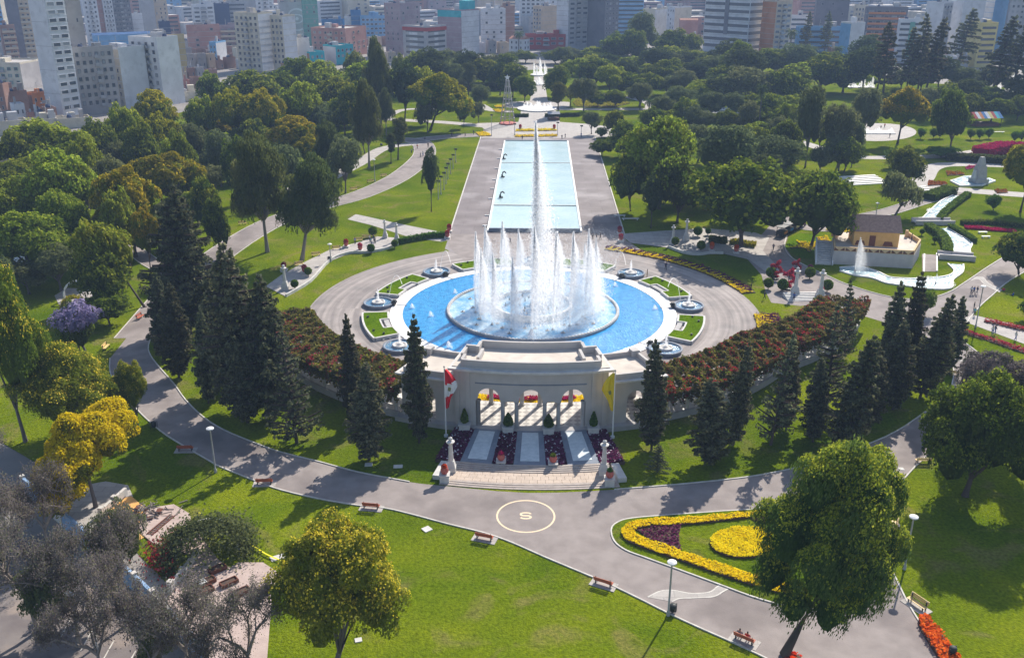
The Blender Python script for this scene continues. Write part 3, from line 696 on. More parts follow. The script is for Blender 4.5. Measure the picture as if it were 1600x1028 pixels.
for ac in (-60.6, -82.6, -104.5, -126.5, -147.5, -169.5, 169.5, 147.5, 126.5, 104.5, 82.6, 60.6):
    t = thing('steps', 'low stone steps ' + {60.6: 'between the near %s bowl and the near planter', 82.6: 'between the near %s planter and the end bowl', 104.5: 'between the %s end bowl and the planter behind it', 126.5: 'between the middle %s planter and the back bowl', 147.5: 'between the back %s bowl and the back planter', 169.5: 'between the back %s planter and the axis bowl'}[abs(ac)] % ('left' if ac < 0 else 'right'), 'steps', (*pol(29, ac), 0), 0, 'steps round the pool', world=True)
    for k in range(3):
        MB().sector(28.0 + 1.25 * k, 28.35 + 1.25 * k, ac - 2.3, ac + 2.3, 0.0, 0.10 + 0.06 * k, 2).build('step', 'stone', t)
# long reflecting pool
T = thing('reflecting_pool', 'long pale blue reflecting pool behind the fountain', 'pool', (0, 115, 0), world=True)
x0, x1, y0, y1 = -11.2, 11.2, 55.2, 175.0
m = MB(); m.box(x0 - .25, 115.1, 0.03, .5, 120.8, .42); m.box(x1 + .25, 115.1, 0.03, .5, 120.8, .42); m.build('side_rim', 'white_deck', T)
MB().box(0, y0 - .25, 0.03, 22.4, .5, .9).build('front_wall', 'bluestone', T); MB().box(0, y1 + .25, 0.03, 22.4, .5, .6).build('back_wall', 'bluestone', T)
for (a_, b_, z_) in ((y0, 80.0, .26), (80.35, 136.0, .32), (136.35, y1, .38)):
    MB().add([(x0, a_, z_), (x1, a_, z_), (x1, b_, z_), (x0, b_, z_)], [(0, 1, 2, 3)]).build('water', 'long_water', T)
for yy in (80.17, 136.17): MB().box(0, yy, 0.03, 22.4, .35, .42).build('weir', 'stone_light', T)
for k, (x, y) in enumerate(((787, 249), (785, 277), (782, 309))):
    p = unp(x, y, .3); t = thing('fish_spout', ('farthest', 'middle', 'nearest')[k] + ' dark curved spout standing in the long pool', 'spout', (p.x, p.y, .3), 0, 'dark spouts in the long pool')
    m = MB(); m.tube([(0, 0, 0), (-.1, 0, .7), (.1, 0, 1.4), (.6, 0, 1.7), (1.0, 0, 1.4), (1.05, 0, 1.1)], [.3, .28, .25, .22, .2, .1], 7); m.box(0.15, 0, 0, 1.1, .8, .3); m.build('body', 'metal_dark', t, True)
for k, y in enumerate((60, 70, 88, 100, 112, 128, 144, 160)):
    tag(MB().box(-12.4, y, .03, 1.2, .35, .25).build('water_grating', 'white_deck'), ORD[k] + ' small white block from the fountain along the left rim of the long pool', 'block', 'blocks along the long pool')

# ------------------------------------------------------------------ gateway building between fountain and stairs
ZF, RF, RB = 0.7, 49.8, 42.2
ZS, ZA = 4.75, 6.7
def arch_wall(mb, r0, r1, segs, ztop):
    """curved wall in polar segments; each (a0, a1, low) with low a height or ('arch', spring, top)"""
    def low(s, u):
        if isinstance(s[2], tuple):
            k = 2 * u - 1; return s[2][1] + (s[2][2] - s[2][1]) * math.sqrt(max(0, 1 - k * k))
        return s[2]
    prev = None
    for s in segs:
        n = 14 if isinstance(s[2], tuple) else max(1, int(abs(s[1] - s[0]) / 1.5))
        P = [(s[0] + (s[1] - s[0]) * i / n, low(s, i / n)) for i in range(n + 1)]
        for (a, za), (b, zb) in zip(P[:-1], P[1:]):
            A0, A1, B0, B1 = pol(r0, a), pol(r1, a), pol(r0, b), pol(r1, b)
            mb.add([(*A1, za), (*B1, zb), (*B1, ztop), (*A1, ztop)], [(0, 1, 2, 3)])
            mb.add([(*A0, za), (*B0, zb), (*B0, ztop), (*A0, ztop)], [(3, 2, 1, 0)])
            mb.add([(*A0, za), (*B0, zb), (*B1, zb), (*A1, za)], [(0, 1, 2, 3)])
            mb.add([(*A0, ztop), (*B0, ztop), (*B1, ztop), (*A1, ztop)], [(3, 2, 1, 0)])
        z0 = P[0][1]
        if prev is None: prev = ztop
        if abs(prev - z0) > 1e-3:
            A0, A1 = pol(r0, s[0]), pol(r1, s[0]); mb.add([(*A0, prev), (*A1, prev), (*A1, z0), (*A0, z0)], [(0, 1, 2, 3)])
        prev = P[-1][1]
    A0, A1 = pol(r0, segs[-1][1]), pol(r1, segs[-1][1]); mb.add([(*A0, prev), (*A1, prev), (*A1, ztop), (*A0, ztop)], [(0, 1, 2, 3)])
    return mb
G = thing('gateway_building', 'long pale stone gateway with three arches and a flat walled roof', 'gateway', (*pol(46, 0), 0), world=True)
MB().sector(41.6, 50.6, -23, 23, 0.0, ZF, 24).build('podium', 'stone', G)
MB().sector(41.65, 49.3, -22.6, 22.6, ZF, ZF + .012, 24).build('floor', 'checker_floor', G)
aw, sp = 1.95, 6.85
segs = [(-12.6, -8.95, ZF + .012), (-8.95, -sp - aw, ZS)]
for c_ in (-sp, 0, sp):
    segs.append((c_ - aw, c_ + aw, ('arch', ZS, ZA)))
    segs.append((c_ + aw, min(c_ + 2 * sp - aw - sp * 0 - 0, 8.95) if c_ < sp else 8.95, ZS))
segs = [(-12.6, -8.95, ZF + .012), (-8.95, -sp - aw, ZS), (-sp - aw, -sp + aw, ('arch', ZS, ZA)), (-sp + aw, -aw, ZS), (-aw, aw, ('arch', ZS, ZA)), (aw, sp - aw, ZS), (sp - aw, sp + aw, ('arch', ZS, ZA)), (sp + aw, 8.95, ZS), (8.95, 12.6, ZF + .012)]
arch_wall(MB(), 49.1, RF, segs, 9.3).build('front_wall', 'facade', G)
MB().sector(RF, RF + .1, -9.0, 9.0, 7.35, 7.5).build('string_course', 'bluestone', G)
for s in (-1, 1):
    for a_ in (10.2, 12.0): MB().sector(RF, RF + .14, s * a_ - .35 * s, s * a_ + .35 * s, ZF, 9.2, 1).build('pilaster', 'facade', G)
# back: open colonnade under a beam
MB().sector(RB, RB + .7, -12.6, 12.6, 7.0, 9.3).build('back_beam', 'facade', G)
def column(a, r, z0, z1, rad, parent, mat='stone'):
    x, y = pol(r, a)
    MB().lathe([(rad * 1.35, z0), (rad * 1.35, z0 + .25), (rad * 1.02, z0 + .32), (rad * .92, z1 - .35), (rad * 1.25, z1 - .22), (rad * 1.25, z1)], 12, x, y).build('column', mat, parent)
for a_ in (-8.6, -sp + aw + .35, -aw - .35, aw + .35, sp - aw - .35, 8.6, -8.6 + .0):
    column(a_, 49.45, ZF, ZS, .3, G)
for a_ in (-11.5, -8.0, -5.2, -1.8, 1.8, 5.2, 8.0, 11.5): column(a_, RB + .35, ZF, 7.0, .32, G)
# roof of the middle block: slab, cornice, parapets
MB().sector(RB - .4, RF + .75, -13.3, 13.3, 9.3, 9.62, 18).build('cornice', 'stone_light', G)
MB().sector(RB, RF, -12.8, 12.8, 9.62, 9.72, 18).build('roof', 'roofing', G)
m = MB(); m.sector(RF - .5, RF - .1, -11.3, 11.3, 9.72, 10.75, 16).sector(RB + .0, RB + .4, -9.9, 9.9, 9.72, 10.85, 14)
m.build('parapet', 'facade', G)
for s in (-1, 1):
    m = MB(); m.sector(RF - 2.2, RF - .52, s * 11.3 - .25, s * 11.3 + .25, 9.72, 10.72, 1); m.sector(RB + .42, RB + 2.6, s * 9.9 - .3, s * 9.9 + .3, 9.72, 10.82, 1)
    m.sector(RB + 2.0, RB + 2.4, s * 9.9 + s * .32, s * 12.2, 9.72, 10.8, 1); m.sector(RB + 2.42, RB + 4.9, s * 12.0 - .25, s * 12.0 + .25, 9.72, 10.6, 1)
    m.build('parapet', 'facade', G)
    MB().sector(RF - 4.9, RF - 1.6, s * 8.9 - .25, s * 8.9 + .25, 9.72, 10.65, 1).build('roof_wall', 'facade', G)
    # wings, a storey lower
    a0, a1 = (12.62, 22.2) if s > 0 else (-22.2, -12.62)
    c_ = s * 17.6
    sg = [(a0, c_ - 1.55, ZF + .012), (c_ - 1.55, c_ + 1.55, ('arch', 4.0, 5.5)), (c_ + 1.55, a1, ZF + .012)]
    arch_wall(MB(), 48.7, RF - .35, sg, 7.2).build('wing_wall', 'facade', G)
    sg2 = [(a0, c_ - 1.8, ZF + .012), (c_ - 1.8, c_ + 1.8, ('arch', 4.0, 5.6)), (c_ + 1.8, a1, ZF + .012)]
    arch_wall(MB(), RB - .6, RB, sg2, 7.2).build('wing_wall', 'facade', G)
    MB().sector(RB + .003, 48.697, s * 22.2 - .4, s * 22.2 + .4, 5.8, 7.2, 1).build('wing_wall', 'facade', G)
    MB().sector(RB - 1.0, RF + .25, min(s * 13.32, s * 23.0), max(s * 13.32, s * 23.0), 7.2, 7.45, 8).build('cornice', 'stone_light', G)
    MB().sector(RB - .6, RF - .35, min(s * 13.34, s * 22.4), max(s * 13.34, s * 22.4), 7.45, 7.54, 8).build('roof', 'roofing', G)
    m = MB(); m.sector(RF - .85, RF - .45, min(s * 13.5, s * 21.8), max(s * 13.5, s * 21.8), 7.54, 8.3, 8); m.sector(RB - .6, RB - .2, min(s * 13.5, s * 20.6), max(s * 13.5, s * 20.6), 7.54, 8.25, 8)
    m.sector(RB - .8, RB + .6, s * 21.3 - .8, s * 21.3 + .8, 7.54, 8.6, 1); m.sector(RB + .62, RF - 2.5, s * 21.7 - .25, s * 21.7 + .25, 7.54, 8.3, 1)
    m.build('parapet', 'facade', G)
# bed of yellow and crimson flowers behind the gateway, seen through the arches
bp_ = [pol(39.0, a) for a in np.linspace(-13, 13, 14)] + [pol(41.55, a) for a in np.linspace(13, -13, 14)]
flower_bed('curved yellow flower bed seen through the gateway arches', [(*p, 0) for p in bp_], 'blossom_yellow', h=.3, dens=60, edge=.3)
for a0, a1 in ((-9.6, -5.0), (-2.9, 2.9), (4.6, 9.6)):
    q = [pol(39.3, a) for a in np.linspace(a0, a1, 7)] + [pol(40.5, a) for a in np.linspace(a1, a0, 7)]
    o = carpet('crimson_flowers', [(*p, 0) for p in q], 'blossom_magenta', .45, .5, .28, 70)
    tag(o, {-9.6: 'crimson flower clump seen through the left arch', -2.9: 'crimson flower clump seen through the middle arch', 4.6: 'crimson flower clump seen through the right arch'}[a0], 'flowers', 'crimson clumps behind the gateway')

# ------------------------------------------------------------------ stairs, walks and beds in front
Z2 = 0.42
for a_, l_ in ((-sp, 'left sloping stone walk with pale inlay below the gateway'), (0, 'middle stone walk with pale inlay below the gateway'), (sp, 'right sloping stone walk with pale inlay below the gateway')):
    t = thing('stone_walk', l_, 'walkway', (*pol(55, a_), 0), 0, 'inlaid walks below the gateway', world=True)
    w_ = 2.05
    def zz(r): return .56 + (.70 - .56) * (59.9 - r) / 9.3
    for nm, mt, r0, r1, b0, dz in (('border', 'bluestone', 50.62, 59.9, w_, 0.0), ('inlay', 'whitestone', 51.2, 59.0, 1.25, .05)):
        A, B, C_, D = pol(r0, a_ - b0), pol(r1, a_ - b0), pol(r1, a_ + b0), pol(r0, a_ + b0)
        MB().add([(*A, 0), (*B, 0), (*C_, 0), (*D, 0), (*A, zz(r0) + dz), (*B, zz(r1) + dz), (*C_, zz(r1) + dz), (*D, zz(r0) + dz)], [(4, 5, 6, 7), (0, 1, 5, 4), (1, 2, 6, 5), (2, 3, 7, 6), (3, 0, 4, 7)]).build(nm, mt, t)
for a0, a1, l_ in ((-12.2, -8.95, 'dark purple flower bed left of the left inlaid walk'), (-4.75, -2.1, 'dark purple flower bed between the left and middle inlaid walks'), (2.1, 4.75, 'dark purple flower bed between the middle and right inlaid walks'), (8.95, 12.2, 'dark purple flower bed right of the right inlaid walk')):
    k = 8
    q = [pol(50.65, a) for a in np.linspace(a0, a1, k)] + [pol(59.85, a) for a in np.linspace(a1, a0, k)]
    t = flower_bed(l_, [(*p, 0) for p in q], 'leaf_purple', h=.3, size=.3, dens=55, edge=.42, group='purple beds below the gateway')
    carpet('white_flowers', [(*p, 0) for p in q], 'blossom_white', .62, .16, .26, 1.5, t)
ST = thing('stairs', 'wide curved stone stairs with a landing below the flower beds', 'stairs', (*pol(62, 0), 0), world=True)
for k in range(4):
    r0 = 59.93 + .38 * k; z = .56 - .085 * k
    MB().sector(r0, r0 + .376, -10.0, 10.0, 0, z, 14).build('step', 'step_stone', ST)
    MB().sector(r0 + .377, r0 + .3785, -10.0, 10.0, z - .08, z - .012, 14).build('riser', 'step_riser', ST)
# the landing laid in separate slabs
m = MB()
for j in range(3):
    ra, rb = 61.46 + .86 * j, 61.46 + .86 * (j + 1) - .02
    for i in range(22):
        a0 = -10.4 + i * 20.8 / 22 + (.4 if j % 2 else 0); a1 = a0 + 20.8 / 22 - .03
        o = MB().sector(ra, rb, a0, min(a1, 10.5), 0.0, .22 + .004 * ((i * 7 + j * 3) % 3), 1).build('slab', 'landing', ST)
for k in range(3):
    r0 = 64.05 + .42 * k; z = .215 - .065 * k
    MB().sector(r0, r0 + .416, -10.2, 10.2, 0, z, 14).build('step', 'step_stone', ST)
    MB().sector(r0 + .417, r0 + .4185, -10.2, 10.2, z - .06, z - .01, 14).build('riser', 'step_riser', ST)
for s in (-1, 1):
    MB().sector(60.3, 64.2, s * 10.75 - .5, s * 10.75 + .5, 0, .62, 1).build('cheek_wall', 'stone_light', ST)

def stone_pylon(x, y, label, h=6.0, z=0.0, group='stone pylons of the park', mat='stone_light'):
    t = thing('stone_pylon', label, 'stone pillar', (x, y, z), 0, group)
    k = h / 6.0
    MB().box(0, 0, 0, 1.5 * k, 1.5 * k, 1.0 * k).box(0, 0, 1.0 * k, 1.35 * k, 1.35 * k, 1.0 * k, top=.66).build('base', mat, t)
    MB().lathe([(.42 * k, 2.0 * k), (.36 * k, 3.0 * k), (.28 * k, 4.5 * k), (.27 * k, 4.7 * k)], 12).build('shaft', mat, t, True)
    MB().lathe([(.27 * k, 4.7 * k), (.62 * k, 5.05 * k), (.66 * k, 5.2 * k), (.36 * k, 5.3 * k), (.2 * k, 5.42 * k), (.34 * k, 5.6 * k), (.3 * k, 5.8 * k), (.12 * k, 5.92 * k), (.001, 6.0 * k)], 12).build('finial', mat, t)
    return t
for (px, py, l_, h) in ((705, 737, 'pale stone pillar at the left top of the stairs', 5.2), (943, 742, 'pale stone pillar at the right top of the stairs', 5.2), (602, 372, 'stone pillar on the left terrace, the farther of its pair', 4.6), (620, 377, 'stone pillar on the left terrace, the nearer of its pair', 4.6), (446, 453, 'white stone pillar at the shaded near end of the left terrace', 5.4), (1051, 382, 'stone pillar at the left corner of the right terrace', 4.8), (1072, 376, 'stone pillar on the right terrace beside the first one', 5.4), (1242, 462, 'stone pillar left of the small stairs by the red sculptures', 6.0), (1281, 467, 'stone pillar right of the small stairs by the red sculptures', 6.2)):
    p = unp(px, py); stone_pylon(p.x, p.y, l_, h)
def pot(px, py, label, plant='leaf_hedge', red=True, z=0.0, ped=1.0, group='plant pots on pedestals', sc=1.0, ball=.55):
    p = unp(px, py, z); t = thing('plant_pot', label, 'plant pot', p, 0, group)
    MB().box(0, 0, 0, 1.5, 1.5, ped).box(0, 0, ped, 1.7, 1.7, .15).build('pedestal', 'stone_light', t)
    z0 = ped + .15
    MB().lathe([(.35, z0), (.62, z0 + .35), (.66, z0 + .7), (.5, z0 + 1.05), (.56, z0 + 1.2), (.4, z0 + 1.15)], 14).build('pot', 'terracotta' if red else 'stone', t, True)
    rng = rng_new(); n = 350; d = rng.normal(size=(n, 3)); d /= np.linalg.norm(d, axis=1, keepdims=True)
    P = d * ball * (0.8 + .3 * rng.rand(n, 1)) + np.array([0, 0, z0 + 1.25])
    o = link('leaves', quads_mesh('leaves', quads_at(rng, P, d, .26), plant), t); o['kind'] = 'stuff'
    if sc != 1: t.scale = (sc,) * 3
    return t
pot(695, 752, 'red clay pot on a pedestal at the left foot of the stairs', 'blossom_orange', ped=1.3, sc=.8, ball=.42)
pot(952, 758, 'red clay pot on a pedestal at the right foot of the stairs', ped=1.3, sc=.8, ball=.42)
pot(783, 727, 'red clay pot with pink flowers on a pedestal amid the upper steps, left', 'blossom_magenta', ped=.9, sc=.78, ball=.42)
pot(864, 730, 'red clay pot with green plant on a pedestal amid the upper steps, right', 'leaf_tipa', ped=.9, sc=.78, ball=.42)
def topiary(px, py, label, h=2.6, r=.8, cone=True, z=0.7, boxed=True, group='clipped shrubs in boxes', mat='leaf_hedge'):
    p = unp(px, py, z); t = thing('topiary', label, 'clipped shrub', p, 0, group)
    if boxed: MB().box(0, 0, -.3, 1.5, 1.5, .95).box(0, 0, .65, 1.7, 1.7, .14).build('stone_box', 'stone_light', t)
    z0 = .75 if boxed else 0
    rng = rng_new(); n = 1100; u = rng.rand(n); a = rng.rand(n) * 2 * PI
    if cone:
        rr = r * np.sin(np.clip((1 - u) * 1.15, 0, 1) * PI / 2) * np.clip(u * 6, .3, 1); P = np.column_stack([rr * np.cos(a), rr * np.sin(a), z0 + u * h]); Nn = np.column_stack([np.cos(a), np.sin(a), .5 + 0 * a])
    else:
        d = rng.normal(size=(n, 3)); d /= np.linalg.norm(d, axis=1, keepdims=True); P = d * r + np.array([0, 0, z0 + h - r]); Nn = d
        MB().tube([(0, 0, 0), (0, 0, z0 + h - r)], .1, 6).build('stem', 'bark', t)
    o = link('leaves', quads_mesh('leaves', quads_at(rng, P * (1, 1, 1), Nn, .3), mat), t); o['kind'] = 'stuff'
    return t
for px, py, l_, c_, h in ((726, 668, 'slim dark clipped cypress in a box left of the three arches', True, 3.3), (794, 672, 'clipped rounded shrub in a box between left and middle arches', True, 2.9), (857, 674, 'clipped rounded shrub in a box between middle and right arches', True, 2.9), (927, 673, 'slim clipped cypress in a box right of the three arches', True, 3.3)):
    topiary(px, py, l_, h * .66, .64 if h < 3 else .48, c_)

# flags
def flag(px, py, ytop, label, bands, flip):
    p = unp(px, py); H = hz(p.x, p.y, ytop)
    t = thing('flagpole', label, 'flag', p, 0, 'flags before the gateway')
    MB().tube([(0, 0, 0), (0, 0, H)], [.11, .06], 8).lathe([(.3, 0), (.3, .3), (.12, .35)], 10).build('pole', 'metal_white', t)
    MB().lathe([(.001, H + .25), (.12, H + .15), (.12, H + .02), (.001, H - .02)], 8).build('finial', 'metal_grey', t)
    # hanging cloth: rows from the hoist down, folds swinging out
    m = MB(); nx, nz = 12, 22; L_ = H * .56; vs = []
    for j in range(nz + 1):
        v = j / nz
        wv = (0.15 + 1.55 * math.sin(min(1, v / .46) * PI / 2)) if v < .46 else (1.7 - .95 * min(1, (v - .46) / .3) if v < .76 else .75 - .35 * (v - .76) / .24)
        for i in range(nx + 1):
            u = i / nx
            vs.append((.06 + u * wv, (0.16 * math.sin(u * 7 + v * 3) + .1 * math.sin(u * 13 + v * 9)) * (.3 + u), H - .2 - v * L_ - .12 * math.sin(u * 3)))
    for j in range(nz):
        for i in range(nx):
            v = (j + .5) / nz + (.11 * (i / nx) if j / nz < .7 else .0); b = 0
            if len(bands) > 1: b = 0 if v < .40 else (1 if v < .72 else 0)
            if abs(i - 4) < 2 and .50 < v < .58: b = len(bands)
            m.add([vs[j * (nx + 1) + i], vs[j * (nx + 1) + i + 1], vs[(j + 1) * (nx + 1) + i + 1], vs[(j + 1) * (nx + 1) + i]], [(0, 1, 2, 3)], b)
    o = m.build('cloth', bands + ['emblem'], t, True)
    o.scale = (flip, 1, 1); o.rotation_euler = (0, 0, .1)
flag(697, 682, 574, 'red and white hanging flag on a white pole left of the gateway', ['red_cloth', 'white_cloth'], 1)
flag(957, 684, 580, 'yellow hanging flag on a white pole right of the gateway', ['yellow_cloth'], -1)

# ------------------------------------------------------------------ curved pergolas under bougainvillea
def pergola(s, label, aend, drift):
    a0, a1 = 22.8, aend
    t = thing('pergola', label, 'pergola', (*pol(46, s * 45), 0), 0, 'curved pergolas either side of the gateway', world=True)
    def rr(a): return max(0, a - 56) * drift
    n = 26; AA = np.linspace(a0, a1, n)
    for nm, mt, q0, q1, z0, z1 in (('floor', 'white_deck', 42.3, 49.3, 0, .5), ('parapet', 'stone', 49.3, 49.7, 0, 1.0)):
        m = MB()
        for a, b in zip(AA[:-1], AA[1:]):
            vs = []
            for ang in (a, b):
                for r, z in ((q0, z0), (q1, z0), (q1, z1), (q0, z1)): vs.append((*pol(r + rr(ang), s * ang), z))
            m.add(vs, [(3, 2, 6, 7), (2, 1, 5, 6), (0, 3, 7, 4)])
        m.build(nm, mt, t)
    for a in np.arange(a0 + 1, a1, 4.2):
        for r in (42.9, 49.0): column(s * a, r + rr(a), .5, 4.0, .27, t, 'stone_light')
        p, q = pol(42.3 + rr(a), s * a), pol(49.6 + rr(a), s * a)
        MB().tube([(*p, 4.2), (*q, 4.2)], .16, 4).build('beam', 'stone_light', t)
    for r in (42.9, 49.0):
        MB().tube([(*pol(r + rr(a), s * a), 4.05) for a in AA], .17, 4).build('rail', 'stone_light', t)
    rng = rng_new()
    def cloud(nm, mat, n, size, clump):
        a = a0 - .5 + (a1 - a0 + 1) * rng.rand(n); r = 41.6 + 9.0 * rng.rand(n)
        z = 4.45 + .8 * rng.rand(n) + .45 * np.sin(a * .9) * np.sin(r * 1.3) + .3 * np.sin(a * 2.7 + r)
        k = rng.rand(n) < .17                     # curtain hanging on the outer side
        r[k] = 50.2 + .7 * rng.rand(k.sum()); z[k] = 5.0 - 2.2 * rng.rand(k.sum()) ** 1.5 * (0.55 + .45 * np.sin(a[k] * 1.9) ** 2)
        k2 = rng.rand(n) < .12; r[k2] = 41.4 - .4 * rng.rand(k2.sum()); z[k2] = 5.0 - 1.6 * rng.rand(k2.sum())
        r = r + np.maximum(0, a - 56) * drift
        if clump:
            f = np.sin(a * 1.1 + s) * np.sin(r * .9 + a * .3) + .6 * np.sin(a * 2.3 + r * 1.7) + .25 * rng.normal(size=n)
            f = f + .5 * ((r > 48).astype(float)) - .35 * (a > 64)
            kk = f > clump; a, r, z = a[kk], r[kk], z[kk] + .12
        P = np.column_stack([r * np.sin(np.radians(s * a)), -r * np.cos(np.radians(s * a)), z]) - np.array(t['_org'])
        o = link(nm, quads_mesh(nm, quads_at(rng, P, np.array([[0, 0, 1.0]]), size, .8), mat), t); o['kind'] = 'stuff'
    cloud('vine_leaves', 'leaf_vine', 38000, .36, None)
    cloud('vine_leaves', 'leaf_tipa', 8000, .32, None)
    cloud('bougainvillea', 'blossom_red', 24000, .28, .58 if s > 0 else .72)
    return t
pergola(-1, 'curved pergola left of the gateway roofed with reddish bougainvillea', 70, .0)
pergola(1, 'curved pergola right of the gateway roofed with reddish bougainvillea', 84, .38)

# ------------------------------------------------------------------ benches, lamps, bins
def make_bench(wood, label):
    t = thing('park_bench', label, 'bench')
    for k in range(3): MB().box(0, -.02 + .17 * k, .43, 2.0, .14, .05).build('slat', wood, t)
    for k in range(3): MB().box(0, .46 + .05 * k, .56 + .15 * k, 2.0, .05, .12).build('slat', wood, t)
    for x in (-.8, .8):
        MB().box(x, -.02, 0, .09, .09, .43).box(x, .42, 0, .09, .09, .98).box(x, .2, .38, .07, .55, .05).build('leg', 'metal_dark', t)
    return t
BW = {'r': make_bench('bench_red', 'x'), 'y': make_bench('bench_yellow', 'x')}
_first = {'r': True, 'y': True}
def bench(px, py, look, kind, label, pad=False, sc=1.0):
    """look = photo pixel the sitter faces"""
    p = unp(px, py); q = unp(*look); rz = math.atan2(q.y - p.y, q.x - p.x) + PI / 2
    if _first[kind]:
        t = BW[kind]; t.location = p; t.rotation_euler = (0, 0, rz); t['label'] = label; t['group'] = 'park benches'; _first[kind] = False
    else: t = copy_thing(BW[kind], p, rz, label, 'park benches')
    t.scale = (sc,) * 3
    if pad:
        d = Vector((math.cos(rz), math.sin(rz), 0)); m = MB(); f = Vector((-d.y, d.x, 0))
        c = p + f * .15; m.box(c.x, c.y, 0, 2.9, 1.5, .075, rz); tag(struct(m.build('bench_pad', 'concrete_path')))
    return t
for a in ((581, 793, (610, 740), 'r', 'red wooden bench on the near lawn edge under the fir shadows'), (758, 841, (790, 790), 'r', 'red wooden bench on the near lawn edge below the round road marking'), (944, 912, (980, 860), 'r', 'red wooden bench on the near lawn edge left of the cobbled band'), (1164, 1000, (1200, 950), 'r', 'red wooden bench where two people sit, lower right'), (414, 755, (430, 710), 'r', 'red wooden bench on the lawn edge left of the fir shadows'), (291, 703, (310, 670), 'r', 'red wooden bench beside the curving road near the tall left lamp')):
    bench(*a, pad=True, sc=1.05)
for a in ((1393, 826, (1340, 815), 'y', 'pale wooden bench at the kerb of the right lawn beside the road'), (1430, 948, (1370, 975), 'y', 'pale wooden bench next to the orange flower strip')): bench(*a, pad=True, sc=1.1)
for a in ((494, 401, (505, 420), 'y', 'pale bench on the left terrace walk nearest the big eucalyptus'), (526, 391, (535, 410), 'y', 'pale bench on the left terrace walk beside the lamp'), (468, 416, (485, 430), 'y', 'pale bench at the shaded near end of the left walk'), (573, 374, (580, 390), 'y', 'pale bench at the back of the left terrace'), (560, 378, (566, 395), 'y', 'pale bench at the back left of the terrace beside a red pot'), (579, 286, (590, 300), 'y', 'pale bench along the upper left path, between two others'), (600, 277, (612, 290), 'y', 'pale bench along the upper left path, farthest along'), (553, 298, (565, 312), 'y', 'pale bench along the upper left path, nearest'), (379, 352, (385, 370), 'y', 'pale bench by the path between the tall left trees'), (168, 545, (200, 545), 'y', 'orange lit bench at the bend of the left road'), (221, 498, (250, 500), 'r', 'red bench in tree shade above the road bend'), (1441, 722, (1425, 700), 'y', 'pale bench under the big dark tree by the right road'), (1488, 585, (1500, 570), 'y', 'pale bench behind the right firs')): bench(*a)
def lamp(px, py, ytop, label, head='disc', group='lamp posts'):
    p = unp(px, py); H = hz(p.x, p.y, ytop); t = thing('lamp_post', label, 'lamp post', p, 0, group)
    MB().lathe([(.2, 0), (.18, .5), (.11, .6), (.09, H - .2), (.13, H - .1)], 10).build('pole', 'metal_grey', t, True)
    if head == 'disc': MB().lathe([(.16, H - .15), (.5, H), (.48, H + .12), (.2, H + .24), (.001, H + .26)], 12).build('lamp_head', 'metal_white', t)
    else: MB().box(.25, 0, H - .25, .7, .25, .5).box(-.25, .1, H - .2, .4, .2, .4).build('lamp_head', 'metal_dark', t)
    return t
for a in ((1044, 961, 879, 'lamp post beside the green bin on the near lawn'), (1413, 889, 808, 'lamp post on the right lawn between two pale benches'), (337, 738, 670, 'lamp post at the curving road on the left lawn'), (1524, 512, 448, 'lamp post by the right road near the walkers'), (1368, 341, 318, 'lamp post by the path behind the adobe house'), (517, 409, 382, 'lamp post on the left terrace walk'), (586, 284, 250, 'lamp post beside the upper left path benches')): lamp(*a)
for k, (x, y) in enumerate(((685, 312), (689, 304), (694, 297), (697, 288), (700, 280), (704, 272), (708, 264), (712, 254))): lamp(x, y, y - (29 - 1.2 * k), ORD[k] + ' slim dark floodlight post, counted from the nearest, on the left lawn', 'flood', 'floodlight posts in a row on the left lawn')
for k, (x, y, t_, l_) in enumerate(((804, 212, 194, 'dark lamp post left of the far end of the long pool'), (871, 212, 192, 'dark lamp post right of the far end of the long pool'), (768, 213, 180, 'dark lamp post at the far left corner of the promenade'), (908, 214, 197, 'dark lamp post at the far right corner of the promenade'))): lamp(x, y, t_, l_, 'flood')
def bin_(px, py, label, mat='metal_dark'):
    p = unp(px, py); t = thing('litter_bin', label, 'bin', p, .6, 'litter bins')
    MB().lathe([(.3, .25), (.36, .3), (.38, .95), (.3, 1.05), (.001, 1.1)], 12).build('drum', mat, t, True)
    MB().tube([(-.5, 0, 0), (-.5, 0, 1.0), (-.38, 0, 1.0)], .04, 5).tube([(.5, 0, 0), (.5, 0, 1.0), (.38, 0, 1.0)], .04, 5).build('frame', 'metal_dark', t)
for a in ((1051, 957, 'dark green bin at the foot of the near lamp post'), (241, 669, 'dark bin at the edge of the curving left road'), (347, 402, 'dark bin by the path between the left trees'), (1405, 762, 'dark bin at the kerb under the big dark tree'), (1487, 1024, 'dark bin beside the orange flower strip'), (515, 408, 'grey bin on the left terrace walk'), (596, 229, 'dark bin beside the upper left path')): bin_(*a)

